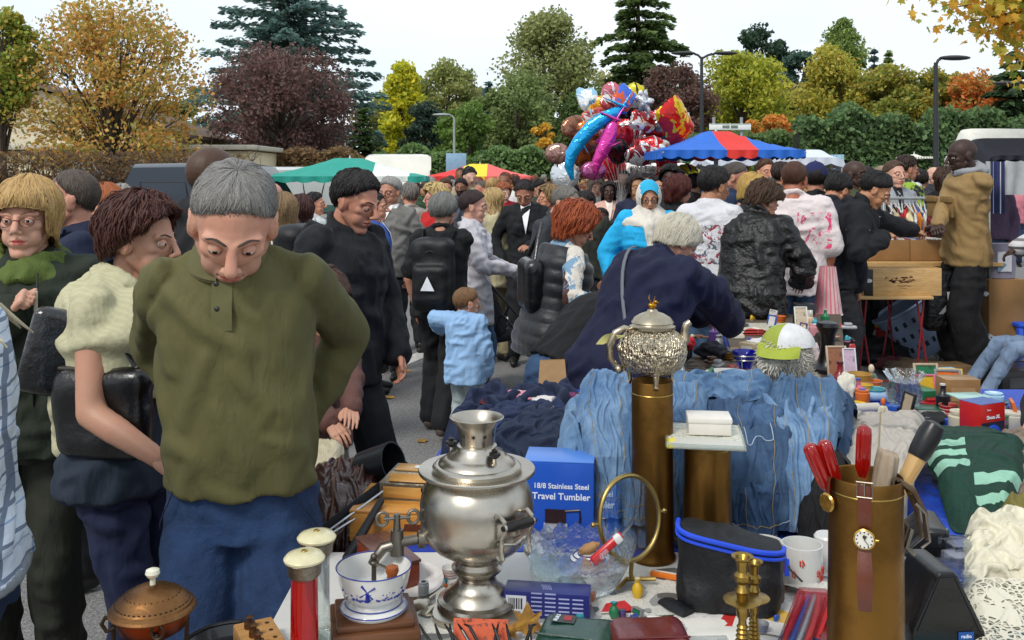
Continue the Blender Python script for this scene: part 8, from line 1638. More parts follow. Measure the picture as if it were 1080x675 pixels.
for i,(px,w_)in enumerate(((934,52),(982,46))):
 Y=8.25;kk_=Y/F;zc=H0-(275-HOR)*kk_;t=obox('cardboard_box',['left cardboard box packed with film and music discs','right cardboard box packed with film and music discs'][i],'box',((px-540)*kk_,Y+.16,zc),(w_*kk_,.33,22*kk_),kraft,0,.008);b=MB();r2=random.Random(i);x=-w_*kk_/2+.02;mi=[]
 while x<w_*kk_/2-.02:d_=r2.uniform(.009,.015);b.box((x,r2.uniform(-.02,.02),21*kk_*.55+r2.uniform(0,.02)),(d_*.85,.28,21*kk_*.9),bev=.001,mi=r2.randrange(5));x+=d_
 part(t,'discs',b,[M(c,.25,name='disc_case')for c in('#b8babd','#1a1c20','#8a2a2a','#3a5a8a','#d0ccc0')])
table('board table behind the pine table carrying the disc boxes',[(2.9,8.1),(4.2,8.1),(4.2,8.8),(2.9,8.8)],z=H0-(275-HOR)*.00825-.004,m=pine)
for i,(px,w_,c,lb)in enumerate(((926,26,'#c8cac4','crumpled white cloth bundle on the pine table'),(950,24,'#26282c','black and grey gadget pile on the pine table'),(974,26,'#1f6ab8','bright blue cloth on the pine table'))):
 b=MB();b.ell((0,0,.03),(w_*k/2,.09,.05),24,14,fn=lambda v:1+.45*noise.noise(v*2.3+Vector((i,0,0))));solo('cloth_bundle',b,cloth(c,'bundle',folds=.9),lb,'bundle',((px-540)*k,Yt+.38,zt2+.10))
Yr=8.9;kr=Yr/F;zr=H0-(209-HOR)*kr;xa,xb=(914-540)*kr,(1000-540)*kr;t=thing('clothes_rail','metal clothes rail behind the disc boxes','clothes rail',((xa+xb)/2,Yr,0));L=xb-xa;b=MB();b.tube([(-L/2,0,zr),(L/2,0,zr)],.014,10);part(t,'bar',b,galv)
for s_ in(-1,1):b=MB();b.tube([(s_*L*.47,0,zr),(s_*L*.47,0,.05)],.014,8);b.tube([(s_*L*.47,-.28,.03),(s_*L*.47,.28,.03)],.014,8);part(t,'upright',b,galv)
cols=['#2a2a2e','#c8c4bc','#4a3a2c','#b8a888','#1a1c22','#b82a34','#d0c49a','#8a6a44','#c8ccd0','#c87a2a','#3a5a9a','#d0ccc0','#6a1c24','#2c2e38'];nmz=['black','white','dark brown','beige','jet black','red','pale straw','tan','silver grey','orange','blue','off white','maroon','slate']
for i,c in enumerate(cols):
 x=xa+.16+(L-.32)*i/(len(cols)-1);t=thing('hanging_garment','%s garment on a hanger, %s'%(nmz[i],'leftmost on the rail' if i==0 else'next to the %s one on the rail'%nmz[i-1]),'garment',(x,Yr,zr),R(78)+rnd.uniform(-.2,.2),'garments on the clothes rail');b=MB();h=rnd.uniform(.55,.8);w_=.2
 b.sheet(lambda u,v:((u-.5)*2*w_*(1.05 if v>.12 else .3+v*6),(.035+.015*math.sin(u*9+i))*math.sin(u*PI),-.06-v*h-(.08*abs(u-.5)*2 if v<.2 else .1)),12,10);b.sheet(lambda u,v:((u-.5)*2*w_*(1.05 if v>.12 else .3+v*6),-(.035+.015*math.sin(u*7+i))*math.sin(u*PI),-.06-v*h-(.08*abs(u-.5)*2 if v<.2 else .1)),12,10);part(t,'cloth',b,cloth(c,'garment'))
 b=MB();b.tube([(.012,0,.016),(0,0,.022),(-.012,0,.012),(0,0,-.02),(0,0,-.05)],.003,6);b.tube([(-w_*.95,0,-.13),(0,0,-.05),(w_*.95,0,-.13)],.006,6);part(t,'hanger',b,M('#b8b8b4',.4,name='hanger'))
def item(kind,px,py,w_,c,lb,z=ZT,rz=0.,h=1.,cat=None,c2=None,name=None):
 p=G(px,py,z);k=p.y/F;s=w_*k;b=MB();m=M(c,.4,name='glazed',coat=.2);m2=M(c2 or'#c8c4b8',.5,name='trim');t=thing(name or kind,lb,cat or kind.replace('_',' '),p,rz);H=s*h
 if kind=='book':b.box((0,0,H/2),(s,s*.7,H),bev=.002);part(t,'cover',b,m);b=MB();b.box((.003,-.002,H/2),(s*.98,s*.7,H*.7),bev=0);part(t,'pages',b,m2)
 elif kind=='magazine_stack':
  for i in range(5):b=MB();b.box((rnd.uniform(-.1,.1)*s,rnd.uniform(-.02,.02),H*(i+.5)/5),(s,s*.7,H/5.5),rz=rnd.uniform(-.15,.15),bev=.001);part(t,'magazine',b,printed(rnd.choice(('#c8c4b8','#b8b0a0','#d0ccc4')),('#a83a34','#d0c8b8','#4a6a8a'),18))
 elif kind=='carton':b.box((0,0,H/2),(s,s*.7,H),bev=.002);part(t,'body',b,m);b=MB();b.box((0,-s*.351,H*.55),(s*.7,.001,H*.4),bev=0);part(t,'label',b,m2,False)
 elif kind=='plate':b.lathe([(0,.004),(s*.3,.004),(s*.5,.018),(s*.5,.021),(s*.29,.008),(0,.008)],40,cap=False);part(t,'dish',b,m);b=MB();b.tube([(math.cos(a)*s*.5,math.sin(a)*s*.5,.021)for a in np.linspace(0,2*PI,41)[:-1]],.0018,6,closed=True);part(t,'rim',b,m2)
 elif kind in('vase','bottle','jar'):pr={'vase':[(0,0),(.3,0),(.5,.3*h),(.42,.6*h),(.2,.82*h),(.32,h)],'bottle':[(0,0),(.45,0),(.5,.1*h),(.5,.6*h),(.2,.75*h),(.16,.95*h),(.2,h),(0,h)],'jar':[(0,0),(.46,0),(.5,.08*h),(.5,.8*h),(.4,.88*h),(.44,.89*h),(.44,h),(0,h)]}[kind];b.lathe([(r_*s,q*s)for r_,q in pr],28,cap=False);part(t,'body',b,m);b=MB();b.tube([(math.cos(a)*s*.3,math.sin(a)*s*.3,H*.5)for a in np.linspace(0,6.28,25)[:-1]],s*.02,5,closed=True);b.lathe([(s*.22,H*.98),(s*.22,H*1.04),(0,H*1.05)],16);part(t,'rim',b,m2)
 elif kind=='figurine':b.lathe([(0,0),(.42*s,0),(.42*s,.06*H),(.2*s,.12*H)],16,cap=False);b.cap((0,0,.1*H),(0,0,.5*H),.3*s,.22*s,12);b.cap((-.2*s,0,.55*H),(-.34*s,-.12*s,.3*H),.09*s,.07*s,8);b.cap((.2*s,0,.55*H),(.3*s,-.16*s,.35*H),.09*s,.07*s,8);V,Fs=remesh(b,s*.05,2);part(t,'body',from_np(V,Fs),m,ang=180);b=MB();b.ell((0,0,.78*H),(.17*s,.17*s,.2*H*.9));part(t,'head',b,m2)
 elif kind=='toy_car':b.box((0,0,.3*H),(s,s*.45,.36*H),bev=.2*H,seg=3);b.box((-.05*s,0,.62*H),(s*.5,s*.38,.34*H),bev=.12*H,seg=3);part(t,'body',b,m)
 elif kind=='doll':b.cap((-.3*s,0,.12*s),(.1*s,0,.12*s),.11*s,.10*s,12);b.cap((.1*s,.04*s,.1*s),(.45*s,.08*s,.07*s),.06*s,.04*s,8);b.cap((.1*s,-.05*s,.1*s),(.45*s,-.10*s,.07*s),.06*s,.04*s,8);b.cap((-.2*s,-.1*s,.1*s),(-.05*s,-.25*s,.06*s),.045*s,.03*s,8);part(t,'body',b,m);b=MB();b.ell((-.45*s,0,.13*s),(.11*s,.10*s,.12*s));part(t,'head',b,m2)
 elif kind=='framed_picture':
  for s_ in(-1,1):b.box((s_*.45*s,0,H/2),(.1*s,.012,H),bev=.003);b.box((0,0,H/2+s_*(H/2-.05*s)),(.8*s,.012,.1*s),bev=.003)
  b.xf(Matrix.Rotation(R(-14),4,'X'));part(t,'frame',b,m);b=MB();b.box((0,.002,H/2),(.82*s,.006,H-.16*s),bev=0);b.xf(Matrix.Rotation(R(-14),4,'X'));part(t,'picture',b,printed(c2 or'#b8a890',('#5a3a2a','#c8b8a0','#3a4a5a'),12),False)
 elif kind=='basket':
  b.lathe([(0,0),(.36*s,0),(.5*s,H),(.47*s,H),(.34*s,.01),(0,.01)],32,cap=False);part(t,'body',b,m)
  b=MB();
  for q in range(3):b.tube([(math.cos(a)*s*(.40+.04*q),math.sin(a)*s*(.40+.04*q),H*(.3+.33*q))for a in np.linspace(0,2*PI,33)[:-1]],s*.02,6,closed=True)
  part(t,'rim',b,m2)
 elif kind=='shoe':b.cap((-.3*s,0,.16*s),(0,0,.17*s),.14*s,.15*s,12);b.cap((0,0,.13*s),(.36*s,0,.10*s),.14*s,.10*s,12);b.cap((-.3*s,0,.16*s),(-.28*s,0,.32*s),.13*s,.12*s,12);V,Fs=remesh(b,s*.035,3);V[:,2]=np.maximum(V[:,2],.01*s);part(t,'upper',from_np(V,Fs),m,ang=180);b=MB();b.box((.03*s,0,.025*s),(.86*s,.28*s,.05*s),bev=.02*s);part(t,'sole',b,m2)
 return t
def bundle(px,py,w_,h_,c,lb,z=ZT,cat='clothes',name='folded_clothes',sd=0,m=None):
 p=G(px,py,z);k=p.y/F;b=MB();b.ell((0,0,h_*k*.45),(w_*k/2,min(w_*k/2,.3),h_*k*.55),40,24,fn=lambda v:1+.35*noise.noise(v*1.9+Vector((sd,0,0)))-.22*abs(noise.noise(v*5+Vector((0,sd,0)))));b.v=[(x,y,max(.002,q))for x,y,q in b.v]
 return solo(name,b,m or cloth(c,'bundle',folds=1.),lb,cat,(p.x,p.y+min(w_*k/2,.3)*.7,z),ang=180)
I=item
I('magazine_stack',800,350,60,'#c8c0b0','long stack of magazines and papers on the far end table',h=.10);I('magazine_stack',826,352,44,'#c8c0b0','second stack of pale papers right of the long magazine stack',h=.14,rz=.3);I('book',772,356,22,'#c8bca4','cream book by the elbow of the navy blazer',h=.2);I('carton',848,344,20,'#16181a','black box leaning at the back of the far end table',h=1.2,c2='#c8c8c4')
for i,(px,py,c,lb)in enumerate(((834,362,'#b81c1c','red toy truck in front of the paper stacks'),(846,358,'#b0383a','dark pink ribbed toy drum beside the red truck'),(838,372,'#c8a01c','yellow toy digger under the red truck'),(852,370,'#1c1e24','black toy car in the toy pile'),(826,378,'#d0902a','orange plastic scoop by the reaching hands'))):I('toy_car',px,py,18,c,lb,h=.7,name='toy',rz=i*.6)
I('jar',860,354,12,'#c88a94','pink lidded pot among the toys',h=1);I('figurine',855,346,11,'#c8a888','small bare doll standing in the toy pile',h=1.8);I('framed_picture',846,350,14,'#c8c8c0','white card frame standing behind the toys',h=1.9)
for i,(px,py,w_,c,lb)in enumerate(((858,385,20,'#b8a8a8','grey and pink coiled wool beside the black candle base'),(868,372,16,'#2a2422','dark coil behind the pink and grey wool'))):bundle(px,py,w_,22,c,lb,name='wool_skein',cat='wool',sd=i)
p=G(873,392,ZT);t=thing('lamp_base','black turned wooden lamp base standing among the toys','lamp base',p);kk_=p.y/F;b=MB();b.lathe([(r_*kk_,z*kk_)for r_,z in((0,0),(16,0),(16,4),(11,8),(9,16),(7,28),(8,40),(12,48),(11,52),(7,53),(0,54))],32);part(t,'column',b,M('#0e0e10',.3,name='ebony'));
p=P(873,331,6.3);t=thing('lampshade','pleated pink and white lampshade standing on the toys','lampshade',(p.x,p.y,p.z));b=MB();n=72;k_=.0063
b.sheet(lambda u,v:(math.cos(u*2*PI)*(14.5-6.5*v)*k_*(1+.03*math.cos(u*2*PI*18)),math.sin(u*2*PI)*(14.5-6.5*v)*k_*(1+.03*math.cos(u*2*PI*18)),v*50*k_),n,4,closed_u=True,mfun=lambda u,v:int(u*36)%2);part(t,'shade',b,[cloth('#c8707c','shade_pink'),cloth('#c8a8a8','shade_white')],ang=80);b=MB();b.tube([(math.cos(a)*14.6*k_,math.sin(a)*14.6*k_,0)for a in np.linspace(0,2*PI,33)[:-1]],.006,6,closed=True);b.lathe([(.03,-.05),(.035,0),(0,.02)],12);part(t,'ring',b,M('#c8c4bc',.4,name='shade_trim'))
p=P(828,374,3.2);t=thing('plush_toy','white furry toy wearing a yellow and white cap on the denim heap','soft toy',p);r2=random.Random(5);b=MB();b.ell((0,0,0),(.082,.08,.075),24,16);b.ell((-.055,-.05,-.02),(.035,.035,.03));b.ell((.01,.02,-.09),(.10,.08,.06));V,Fs=remesh(b,.007,3);N=vnormals(V,Fs);bb=MB();bb.join(from_np(V,Fs))
for i in range(0,len(V),2):d_=(Vector(N[i])+Vector((r2.uniform(-.7,.7),r2.uniform(-.7,.7),r2.uniform(-.9,.3)))).normalized()*r2.uniform(.012,.024);a=Vector(V[i]);bb.tube([a-d_*.3,a+d_*.5,a+d_+Vector((0,0,-.004))],[.0028,.0022,.0005],3,cap=False)
part(t,'fur',bb,M('#c8c3b6',.95,name='fur_white'),ang=180)
for x,y,z in((-.045,-.082,.005),(-.082,-.045,.005)):b=MB();b.ell((x,y,z),.006,8,8);part(t,'eye',b,M('#0c0c0e',.1,name='bead'))
t=thing('cap','yellow and white peaked cap on the white furry toy','cap',p+Vector((.012,.005,.03)),R(-40));b=MB();b.sheet(lambda u,v:(math.cos(u*2*PI)*.09*math.sin(v*1.5),math.sin(u*2*PI)*.088*math.sin(v*1.5),.075*math.cos(v*1.5)),32,10,closed_u=True,mfun=lambda u,v:1 if .55<u<.75 else 0);part(t,'crown',b,[cloth('#c8c8c8','cap_white'),cloth('#8f9a3a','cap_yellow')]);b=MB();b.sheet(lambda u,v:((u-.5)*.15,-.07-.075*v*math.sqrt(max(.05,1-(2*u-1)**2)),.012-.035*v),14,6);part(t,'peak',b,cloth('#8f9a34','peak_lime'))
p=G(772,402,ZT);I('plate',768,398,50,'#c0c0bc','large white plate with a dark rim, top of its stack',z=ZT+.035,c2='#3a3a44');I('plate',770,400,52,'#a8a8a4','large plate at the bottom of the stack',c2='#3a3a44');I('plate',812,398,44,'#c8c8c4','white plate half under the furry toy',c2='#8a8a90')
p=G(786,388,ZT+.05);b=MB();b.lathe([(0,0),(.03,0),(.034,.01),(.05,.05),(.056,.075),(.052,.075),(.045,.05),(0,.012)],32,cap=False);t=thing('blue_bowl','cobalt blue glass bowl in a silver wire holder on the plates','bowl',p);part(t,'glass',b,M('#101ca0',.08,name='cobalt_glass',tr=.5,bumps=(),coat=.3));b=MB()
for z_,r_ in((.04,.05),(.06,.056)):b.tube([(math.cos(a)*r_,math.sin(a)*r_,z_)for a in np.linspace(0,2*PI,33)[:-1]],.003,6,closed=True)
for q in range(3):a=q*2.1;b.tube([(math.cos(a)*.056,math.sin(a)*.056,.07),(math.cos(a)*.05,math.sin(a)*.05,.0),(math.cos(a)*.07,math.sin(a)*.07,-.012)],.003,6)
part(t,'wire_holder',b,metal('#9a9a98',.25,'wire'))
for(px,py,w_,c,c2,lb,h)in((742,416,44,'#4a7a94','#c8ccd0','stack of pale blue hardback books left of the plates',.35),(790,414,50,'#58a0b8','#d0d0cc','turquoise book spine right of the doll',.14),(752,404,30,'#c8ccd0','#8a8c90','white paperback on the pale blue books',.2)):I('book',px,py,w_,c,lb,h=h,c2=c2)
I('doll',752,426,52,'#c89078','bare plastic doll lying on its back before the shorter shell case',z=ZT+.22,c2='#c89078');bundle(735,432,44,14,'#0c8a72','emerald green cloth under the plastic doll',z=ZT+.16,sd=3);bundle(768,420,26,12,'#b83a3c','pinkish red cloth right of the doll',z=ZT+.2,sd=4)
for i,(px,py,w_,h_,c,lb)in enumerate(((720,372,30,16,'#b81c28','red cloth behind the teapot spout'),(752,380,34,18,'#2a2c34','dark cloth beside the navy blazer hands'),(806,374,40,14,'#c8c8c8','white crumpled paper under the reaching hands'),(832,388,26,18,'#d08a2a','orange cloth right of the reaching hands'),(640,420,34,14,'#d04a8a','bright pink feathery bundle behind the pale jeans'),(625,424,30,12,'#b88a3a','mustard paper bundle beside the pink one'),(548,428,40,12,'#c87a8c','pink and white flowered cloth on the navy cloth'),(520,432,30,10,'#4a1c24','dark red patterned scarf at the back of the navy cloth'),(575,432,30,12,'#c8c4c0','white flowered underwear bundle on the navy cloth'),(606,426,30,10,'#6a2a54','purple booklet bundle by the paper bag'))):
 bundle(px,py,w_,h_,c,lb,z=ZT+(.10 if px<660 else .0),sd=i+10,m=patterned(c,'#d8d0c8',24,.56)if i in(4,6,7,8)else None)
I('bottle',886,418,16,'#7a141c','dark red glass pot right of the furry toy',h=2.2,c2='#4a1014');bundle(896,425,22,30,'#c8c4b4','white pom pom beside the dark red pot',sd=31,name='pom_pom',cat='pom pom');I('framed_picture',884,398,22,'#b09a80','beige sculpted plaque with a brown relief figure',h=1.5,c2='#8a5a40');I('framed_picture',898,404,14,'#c8c8cc','white handled card standing by the plaque',h=2.6,c2='#b8a0b0')
I('basket',906,412,26,'#a88038','small yellow wicker basket behind the blue tube',h=.7,c2='#8a6428');I('figurine',919,410,18,'#5a6a5a','seated green and brown porcelain figurine',h=1.5,c2='#c8b8a0');
for i,(px,py,L_,c,lb)in enumerate(((918,424,.19,'#8fa8c4','pale blue and white rolled tube lying before the figurine'),(906,436,.16,'#b8b4a8','cream rolled poster in front of the blue tube'))):p=G(px,py,ZT);b=MB();b.tube([(-L_/2,0,.018),(L_/2,.02,.018)],.018,14);solo('cardboard_tube',b,M(c,.5,name='tube'),lb,'tube',p)
p=G(954,432,ZT);b=MB();n=60;vs=[];K_=p.y/F
prof=[(10,0),(15,6),(17,20),(14,30),(20,40)]
for r_,z in prof:
 for i in range(n):a=2*PI*i/n;q=1+.10*math.sin(a*9)*(z/40);vs.append((r_*K_*q*math.cos(a),r_*K_*q*math.sin(a),z*K_))
b.add(vs,[(j*n+i,j*n+(i+1)%n,(j+1)*n+(i+1)%n,(j+1)*n+i)for j in range(4)for i in range(n)]+[list(range(n))[::-1]]);solo('glass_vase',b,glass('#dfe8ea',.06,'vase_glass',((60,.9,.004),)),'clear moulded glass vase with a wavy rim','vase',p)
for(kd,px,py,w_,c,c2,lb,h,z)in(('toy_car',984,428,26,'#a8141c','#1a5a3a','red plastic toy gun shaped object by the glass vase',.4,ZT),('book',982,436,34,'#1c4a34','#b8b4a0','dark green book below the red toy',.2,ZT),('carton',1010,432,36,'#8f6b42','#a8845a','brown cardboard carton behind the white bottle',.95,ZT),('carton',998,410,26,'#8fb8c8','#d0d8dc','pale blue tissue box on the table edge',.8,ZT),('jar',1013,462,24,'#b8b094','#c8c4a8','cream plastic bottle with a pointed cap left of the red box',1.2,ZT),('carton',1004,452,18,'#1c3c9a','#c8c8c8','small blue carton behind the cream bottle',.6,ZT),('jar',1048,428,20,'#9cc0d8','#c8d8e0','white jar with a pale blue lid behind the red box',.7,ZT),('carton',1018,474,24,'#b8b8bc','#8a98b8','white and grey box in front of the cream bottle',.7,ZT),('jar',1068,450,26,'#c0bcae','#d0ccc0','ivory round pot under the reaching hand',.6,ZT),('book',1058,470,40,'#5a2c20','#8a6a50','brown leather album right of the red box',.12,ZT),('book',1074,462,30,'#b8b8b4','#4a4c50','grey and white booklet beside the brown album',.12,ZT+.02),('book',1072,486,60,'#16120f','#2a2420','black case edge at the right border',.3,ZT),('book',1020,418,34,'#9ac0b8','#c8c8c0','pale green card lying on the brown carton',.05,ZT+.09),('vase',978,454,12,'#2a2c30','#4a4c50','small dark pewter vase left of the white bottle',1.1,ZT)):I(kd,px,py,w_,c,lb,z=z,h=h,c2=c2,rz=rnd.uniform(-.3,.3),name='carton_box' if kd=='carton' else None,cat='box' if kd=='carton' else None)
bundle(990,452,30,16,'#1a1c1e','black cable and camera tangle right of the beige trousers',name='cable_tangle',cat='cables',sd=41)
p=G(1042,470,ZT);k=p.y/F;t=thing('bulb_box','red and blue light bulb box with a big blue bulb picture','box',(p.x,p.y+.04,ZT),R(24));w_=36*k;b=MB();b.box((0,0,22*k),(w_,w_*.75,44*k),bev=.0015);part(t,'box',b,M('#b01c18',.35,name='red_card',bumps=()));b=MB();b.box((0,0,44.3*k),(w_*.98,w_*.73,.0015),bev=0);part(t,'blue_top',b,M('#3a5a9a',.35,name='blue_top'),False);b=MB();y0=-w_*.378;b.box((0,y0,13*k),(w_*.92,.0008,24*k),bev=0,mi=0);b.ell((0,y0,12*k),(w_*.32,.003,10*k),20,12,mi=1);part(t,'bulb_picture',b,[M('#1a2438',.3,name='navy_ink'),M('#1c50c8',.15,name='bulb_blue')]);text(t,'Shoxs XL',.0165,(0,y0-.0015,30*k),FR,tw,.0004,.0004);text(t,'Shoxs',.008,(-.02,y0-.0015,38*k),FR,tw,.0003)
def gi(*a,**kw):return item(*a,z=kw.pop('z',0.001),**kw)
p=G(977,385,0);t=thing('laundry_basket','pale blue plastic laundry basket tipped on its side under the pine table','laundry basket',(p.x+.02,p.y,.12),0,rot=(R(-8),R(-30),R(10)));b=MB();n=40;k=p.y/F
b.lathe([(r_*k,z*k)for r_,z in((0,0),(22,0),(24,4),(32,52),(35,54),(35,56),(31,54),(22,6),(0,3))],n,cap=False,sy=.7);part(t,'tub',b,M('#8fa4c4',.4,name='blue_plastic_pale'))
for j in range(3):
 for i in range(9,18):b=MB();a=2*PI*i/18;r_=(25.5+2.2*j)*k+.004;b.box((math.cos(a)*r_,math.sin(a)*r_*.7,(14+14*j)*k),(.006,.03,.045),rz=a,bev=.002);part(t,'slot',b,M('#2a3038',.8,name='slot_dark'))
t=obox('plastic_crate','red and green plastic crate with a yellow rim under the pine table','crate',(*G(908,366,0)[:2],0),(.44,.4,.24),M('#a01c1c',.5,name='crate_red'),R(-6));b=MB()
for s_ in(-1,1):b.box((0,s_*.205,.245),(.46,.03,.03),bev=.004);b.box((s_*.225,0,.245),(.03,.38,.03),bev=.004)
part(t,'yellow_rim',b,M('#b88a1c',.45,name='crate_yellow'));b=MB();b.box((-.1,-.2025,.12),(.22,.003,.2),bev=0);part(t,'green_panel',b,M('#1f5a4a',.5,name='crate_green'),False)
for i,(px,py,w_,h_,c,lb)in enumerate(((905,372,40,36,'#8a8678','grey striped fabric bundle leaning on the red crate'),(940,388,60,30,'#15161c','heap of black clothes under the pine table'),(948,396,40,18,'#4a1c24','dark red garment on the heap of black clothes'),(965,402,50,20,'#5a4a3a','brown knitted heap in front of the basket'),(1012,386,52,58,'#b8bab4','crumpled white carrier bag behind the basket'),(998,348,34,34,'#c0c2bc','white carrier bag with a green mark higher up'),(1052,356,26,24,'#a8b0b8','small white bag behind the jeans legs'),(1000,400,60,14,'#8a7a5a','flattened brown paper on the ground'),(1020,372,20,12,'#a8a83a','yellow green cloth under the trainers'))):
 bundle(px,py,w_,h_,c,lb,z=0.001,sd=50+i,name='carrier_bag' if'bag' in lb else'clothes_heap',cat='bag' if'bag' in lb else'clothes',m=M(c,.45,name='bag_plastic',bumps=((8,1.,.05),(22,.8,.02)))if'bag' in lb else None)
for i,(px,py,z)in enumerate(((993,322,0),(1022,332,0))):b=MB();b.box((0,0,0),(.05,.004,.10),bev=.001);solo('green_sticker',b,M('#0f8a4a',.5,name='green_print'),['green printed mark on the upper carrier bag','green printed mark on the lower carrier bag'][i],'print',P(px,py,7.9))
for(kd,px,py,w_,c,c2,lb,h)in(('carton',1042,372,22,'#8f6b42','#a07a4c','narrow upright cardboard carton behind the trainers',2.9),('carton',1062,366,34,'#a07a4c','#8f6b42','cardboard carton with an open flap at right',1.9),('carton',1000,345,40,'#8a6238','#9a7244','brown carton behind the white bags',1.2),('carton',1000,408,40,'#7a6244','#8a7050','flattened carton by the table edge',.6),('carton',1068,414,60,'#101216','#3a3c40','black flat game box stack at the right edge',.45),('carton',1060,400,44,'#1a1c1e','#5a5c5e','black boxed set on the game box stack',.5),('figurine',1060,398,14,'#2a7a5a','#c8c8c0','small green and white figure behind the black boxes',1.2),('carton',1018,395,24,'#1c3a9a','#2a4ab0','royal blue plastic box behind the frames',1.1)):gi(kd,px,py,w_,c,lb,h=h,c2=c2,rz=rnd.uniform(-.25,.25),name='cardboard_box' if kd=='carton' else None,cat='box' if kd=='carton' else None)
for i,(px,lb)in enumerate(((1036,'silver edged black cassette frame leaning backwards'),(1046,'second black cassette frame leaning behind the first'))):
 p=G(px,404,0);t=thing('display_frame',lb,'frame',(p.x,p.y+i*.12,.0),0,rot=(R(-14),R(28),R(8)));b=MB();b.box((0,0,.19),(.17,.03,.38),bev=.004);part(t,'frame',b,M('#8a8c8c',.35,.5,name='frame_silver'));b=MB();b.box((0,-.017,.19),(.13,.004,.34),bev=0);part(t,'panel',b,printed('#141214',('#141214','#2c2a28','#6a2a24','#141214'),10),False)
 b=MB();b.box((0,-.018,.02),(.2,.03,.03),bev=.002);part(t,'ledge',b,M('#b8a890',.6,name='ledge'))if i==0 else None
t=thing('black_bag','black bin bag with white script lettering hanging beside the wine crate','bag',P(1000,316,7.9));b=MB();b.box((0,0,0),(.42,.12,.52),bev=.05,seg=3);part(t,'body',b,M('#0c0c0e',.3,name='bag_black',bumps=((8,.8,.04),)));text(t,'yer',.26,(.09,-.064,.03),FR,M('#b8b8b8',.5,name='script'),.002,.004,shear=.4)
t=thing('plastic_tub','translucent lilac plastic tub with a printed label beside the tan jacket','tub',P(1054,275,8.2));b=MB();b.lathe([(.12,-.15),(.13,-.145),(.145,.145),(.15,.15),(.142,.15),(.12,-.14)],36);b.xf(Matrix.Diagonal((1.0,.6,1,1)));part(t,'tub',b,M('#a8a4b8',.25,name='lilac_plastic',tr=.35));b=MB();b.box((0,-.089,0),(.12,.002,.17),bev=0);part(t,'label',b,printed('#b8b4c4',('#8a6a9a','#c8c8d0','#6a8a9a'),14),False);pt_=P(1054,275,8.2);obox('cardboard_box','tall brown carton under the lilac tub','box',(pt_.x,pt_.y+.02,0),(.33,.26,pt_.z-.152),kraft,.1,open_=False)
t=thing('stool','bright blue plastic stool at the right edge','stool',(*G(1084,392,0)[:2],0));b=MB();b.box((0,0,.42),(.34,.34,.04),bev=.015);part(t,'seat',b,M('#1c50c8',.3,name='stool_blue',coat=.3))
for sx_ in(-1,1):
 for sy_ in(-1,1):b=MB();b.box((sx_*.15,sy_*.15,.2),(.045,.045,.4),bev=.01);part(t,'leg',b,M('#1c50c8',.3,name='stool_blue',coat=.3))
def pushchair(px,py,Y0,rz,c,c2,lb,kid_=None):
 p=G(px,py,0);t=thing('pushchair',lb,'pushchair',(p.x,p.y,0),rz);fr=M('#2a2c30',.4,.4,name='pram_frame');b=MB()
 for s_ in(-1,1):b.tube([(s_*.22,.42,1.0),(s_*.22,.2,.75),(s_*.22,-.35,.15)],.012,8);b.tube([(s_*.22,.1,.62),(s_*.22,.32,.12)],.012,8)
 b.tube([(-.22,.42,1.0),(.22,.42,1.0)],.014,8);b.tube([(-.22,.32,.13),(.22,.32,.13)],.01,8);part(t,'frame',b,fr)
 for s_ in(-1,1):
  for y in(-.36,.33):
   for d_ in(-.03,.03):b=MB();m4=Matrix.Translation((s_*.24+d_,y,.10))@Matrix.Rotation(PI/2,4,'Y');b.tube([m4@Vector((math.cos(a)*.085,math.sin(a)*.085,0))for a in np.linspace(0,2*PI,21)[:-1]],.015,8,closed=True);w_=part(t,'wheel',b,M('#17181a',.7,name='tyre'));b=MB();b.lathe([(0,-.01),(.06,-.008),(.06,.008),(0,.01)],16,mat=m4);part(w_,'hub',b,M('#8a8c90',.5,name='hub'))
 b=MB();b.box((0,0,.45),(.36,.40,.05),rot=(R(-12),0,0),bev=.02);b.box((0,.2,.68),(.36,.05,.48),rot=(R(-22),0,0),bev=.02);part(t,'seat',b,cloth(c,'pram_cloth'))
 b=MB();b.sheet(lambda u,v:((u-.5)*.42,.22-.30*math.sin(v*1.5),.78+.22*math.cos(v*1.5)-.03*(2*u-1)**2),12,8);part(t,'hood',b,cloth(c2,'pram_hood'));b=MB();b.box((0,.30,.42),(.34,.20,.34),bev=.06,seg=3);part(t,'shopping_bag',b,M('#111216',.5,name='pram_bag',bumps=((14,.6,.02),)));return t
pushchair(545,412,6.9,R(82),'#1a1c24','#15161c','black pushchair with a shopping bag pushed by the woman in white');pushchair(556,330,9,R(170),'#1c2230','#1e2a44','dark blue pushchair with a seated child in front of the black blazer');pushchair(660,345,7.0,R(20),'#b01c34','#b81c3a','red pushchair beside the turquoise jacket')
I('doll',556,268,24,'#6a4434','toddler sized doll in the dark blue pushchair',z=.5,c2='#8a5a44')if False else None
LV=[(338,452,.2),(445,466,.6),(411,420,1.2),(436,500,2.),(352,520,2.4),(470,452,3.),(430,392,.9),(520,446,4.)]
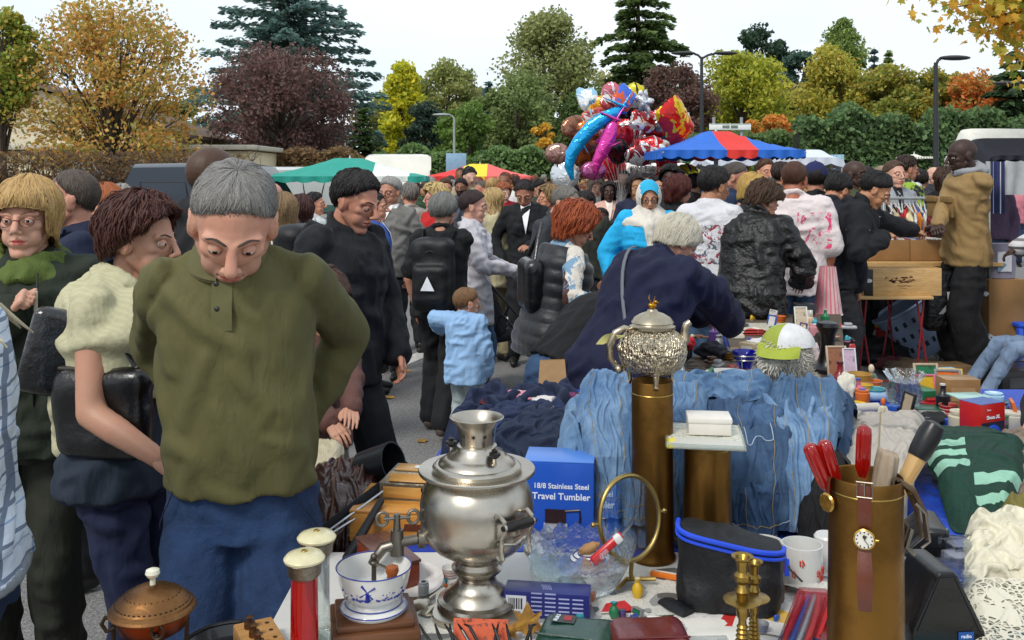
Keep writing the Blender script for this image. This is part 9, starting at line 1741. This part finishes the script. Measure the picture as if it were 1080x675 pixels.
for i,(px,py,rz)in enumerate(LV):p=G(px,py,0);leaf((p.x,p.y,.004),.06+.01*(i%3),M(('#a8752a','#8a6a2a','#b8883a')[i%3],.7,name='fallen_leaf'),['fallen brown leaf by the child','fallen tan leaf between the grey haired woman and the samovar','small fallen leaf on the white road line','fallen yellow leaf above the jewellery box','fallen leaf behind the brown bags','fallen leaf by the shoe of the grey haired woman','fallen leaf near the road line end','fallen leaf below the small boy'][i],rz)
CN={'red':'#a8181c','blue':'#1f4a9a','green':'#1f6a44','yellow':'#c8a020','white':'#c4c2bc','black':'#16171a','brown':'#5f3a22','pink':'#c0607c','orange':'#c8641c','grey':'#77797c','turquoise':'#2a8a98','beige':'#a8977a','silver':'#9a9c9e','purple':'#4a2f6a','cream':'#c0b898'}
KN=(('book',.22,'book'),('jar',1.1,'jar'),('figurine',1.7,'figurine'),('toy_car',.6,'toy car'),('vase',1.5,'vase'),('carton',.6,'little box'),('plate',.1,'saucer'),('bottle',2.2,'bottle'),('framed_picture',1.2,'framed picture'),('doll',.4,'doll'),('basket',.6,'basket'),('shoe',.5,'shoe'))
ZN=[((742,900,336,352),26,14,'on the far end table',.001),((735,905,356,392),40,19,'on the dark patterned cloth',.002),((900,1035,412,446),34,24,'behind the beige trousers',.001),((1030,1079,424,480),10,24,'by the light bulb box',.001),((690,760,408,440),8,26,'behind the brass cases',.15),((425,480,600,640),4,22,'left of the samovar',.002),((600,720,622,668),12,20,'in front of the crystal bowl',.002),((800,876,610,668),9,24,'by the candlesticks',.002),((950,1010,560,600),4,28,'beside the right shell case',.002)]
rf_=random.Random(77);seen=set()
for(xa_,xb_,ya_,yb_),n_,w_,wh,dz in ZN:
 for i in range(n_):
  for q in range(60):
   kd,h,kn=rf_.choice(KN);cn=rf_.choice(list(CN))
   if(kn,cn,wh)not in seen:break
  seen.add((kn,cn,wh));c2n=rf_.choice(list(CN));px,py=rf_.uniform(xa_,xb_),rf_.uniform(ya_,yb_)
  item(kd,px,py,w_*rf_.uniform(.6,1.15)*(.6 if kd in('jar','vase','bottle','figurine')else 1),CN[cn],'small %s %s %s'%(cn,kn,wh),z=ZT+dz,rz=rf_.uniform(-1.5,1.5),h=h*rf_.uniform(.8,1.1),c2=CN[c2n],name='small_box' if kd=='carton' else'saucer' if kd=='plate' else None,cat=kn)
bpy.data.scenes.remove(TMP)
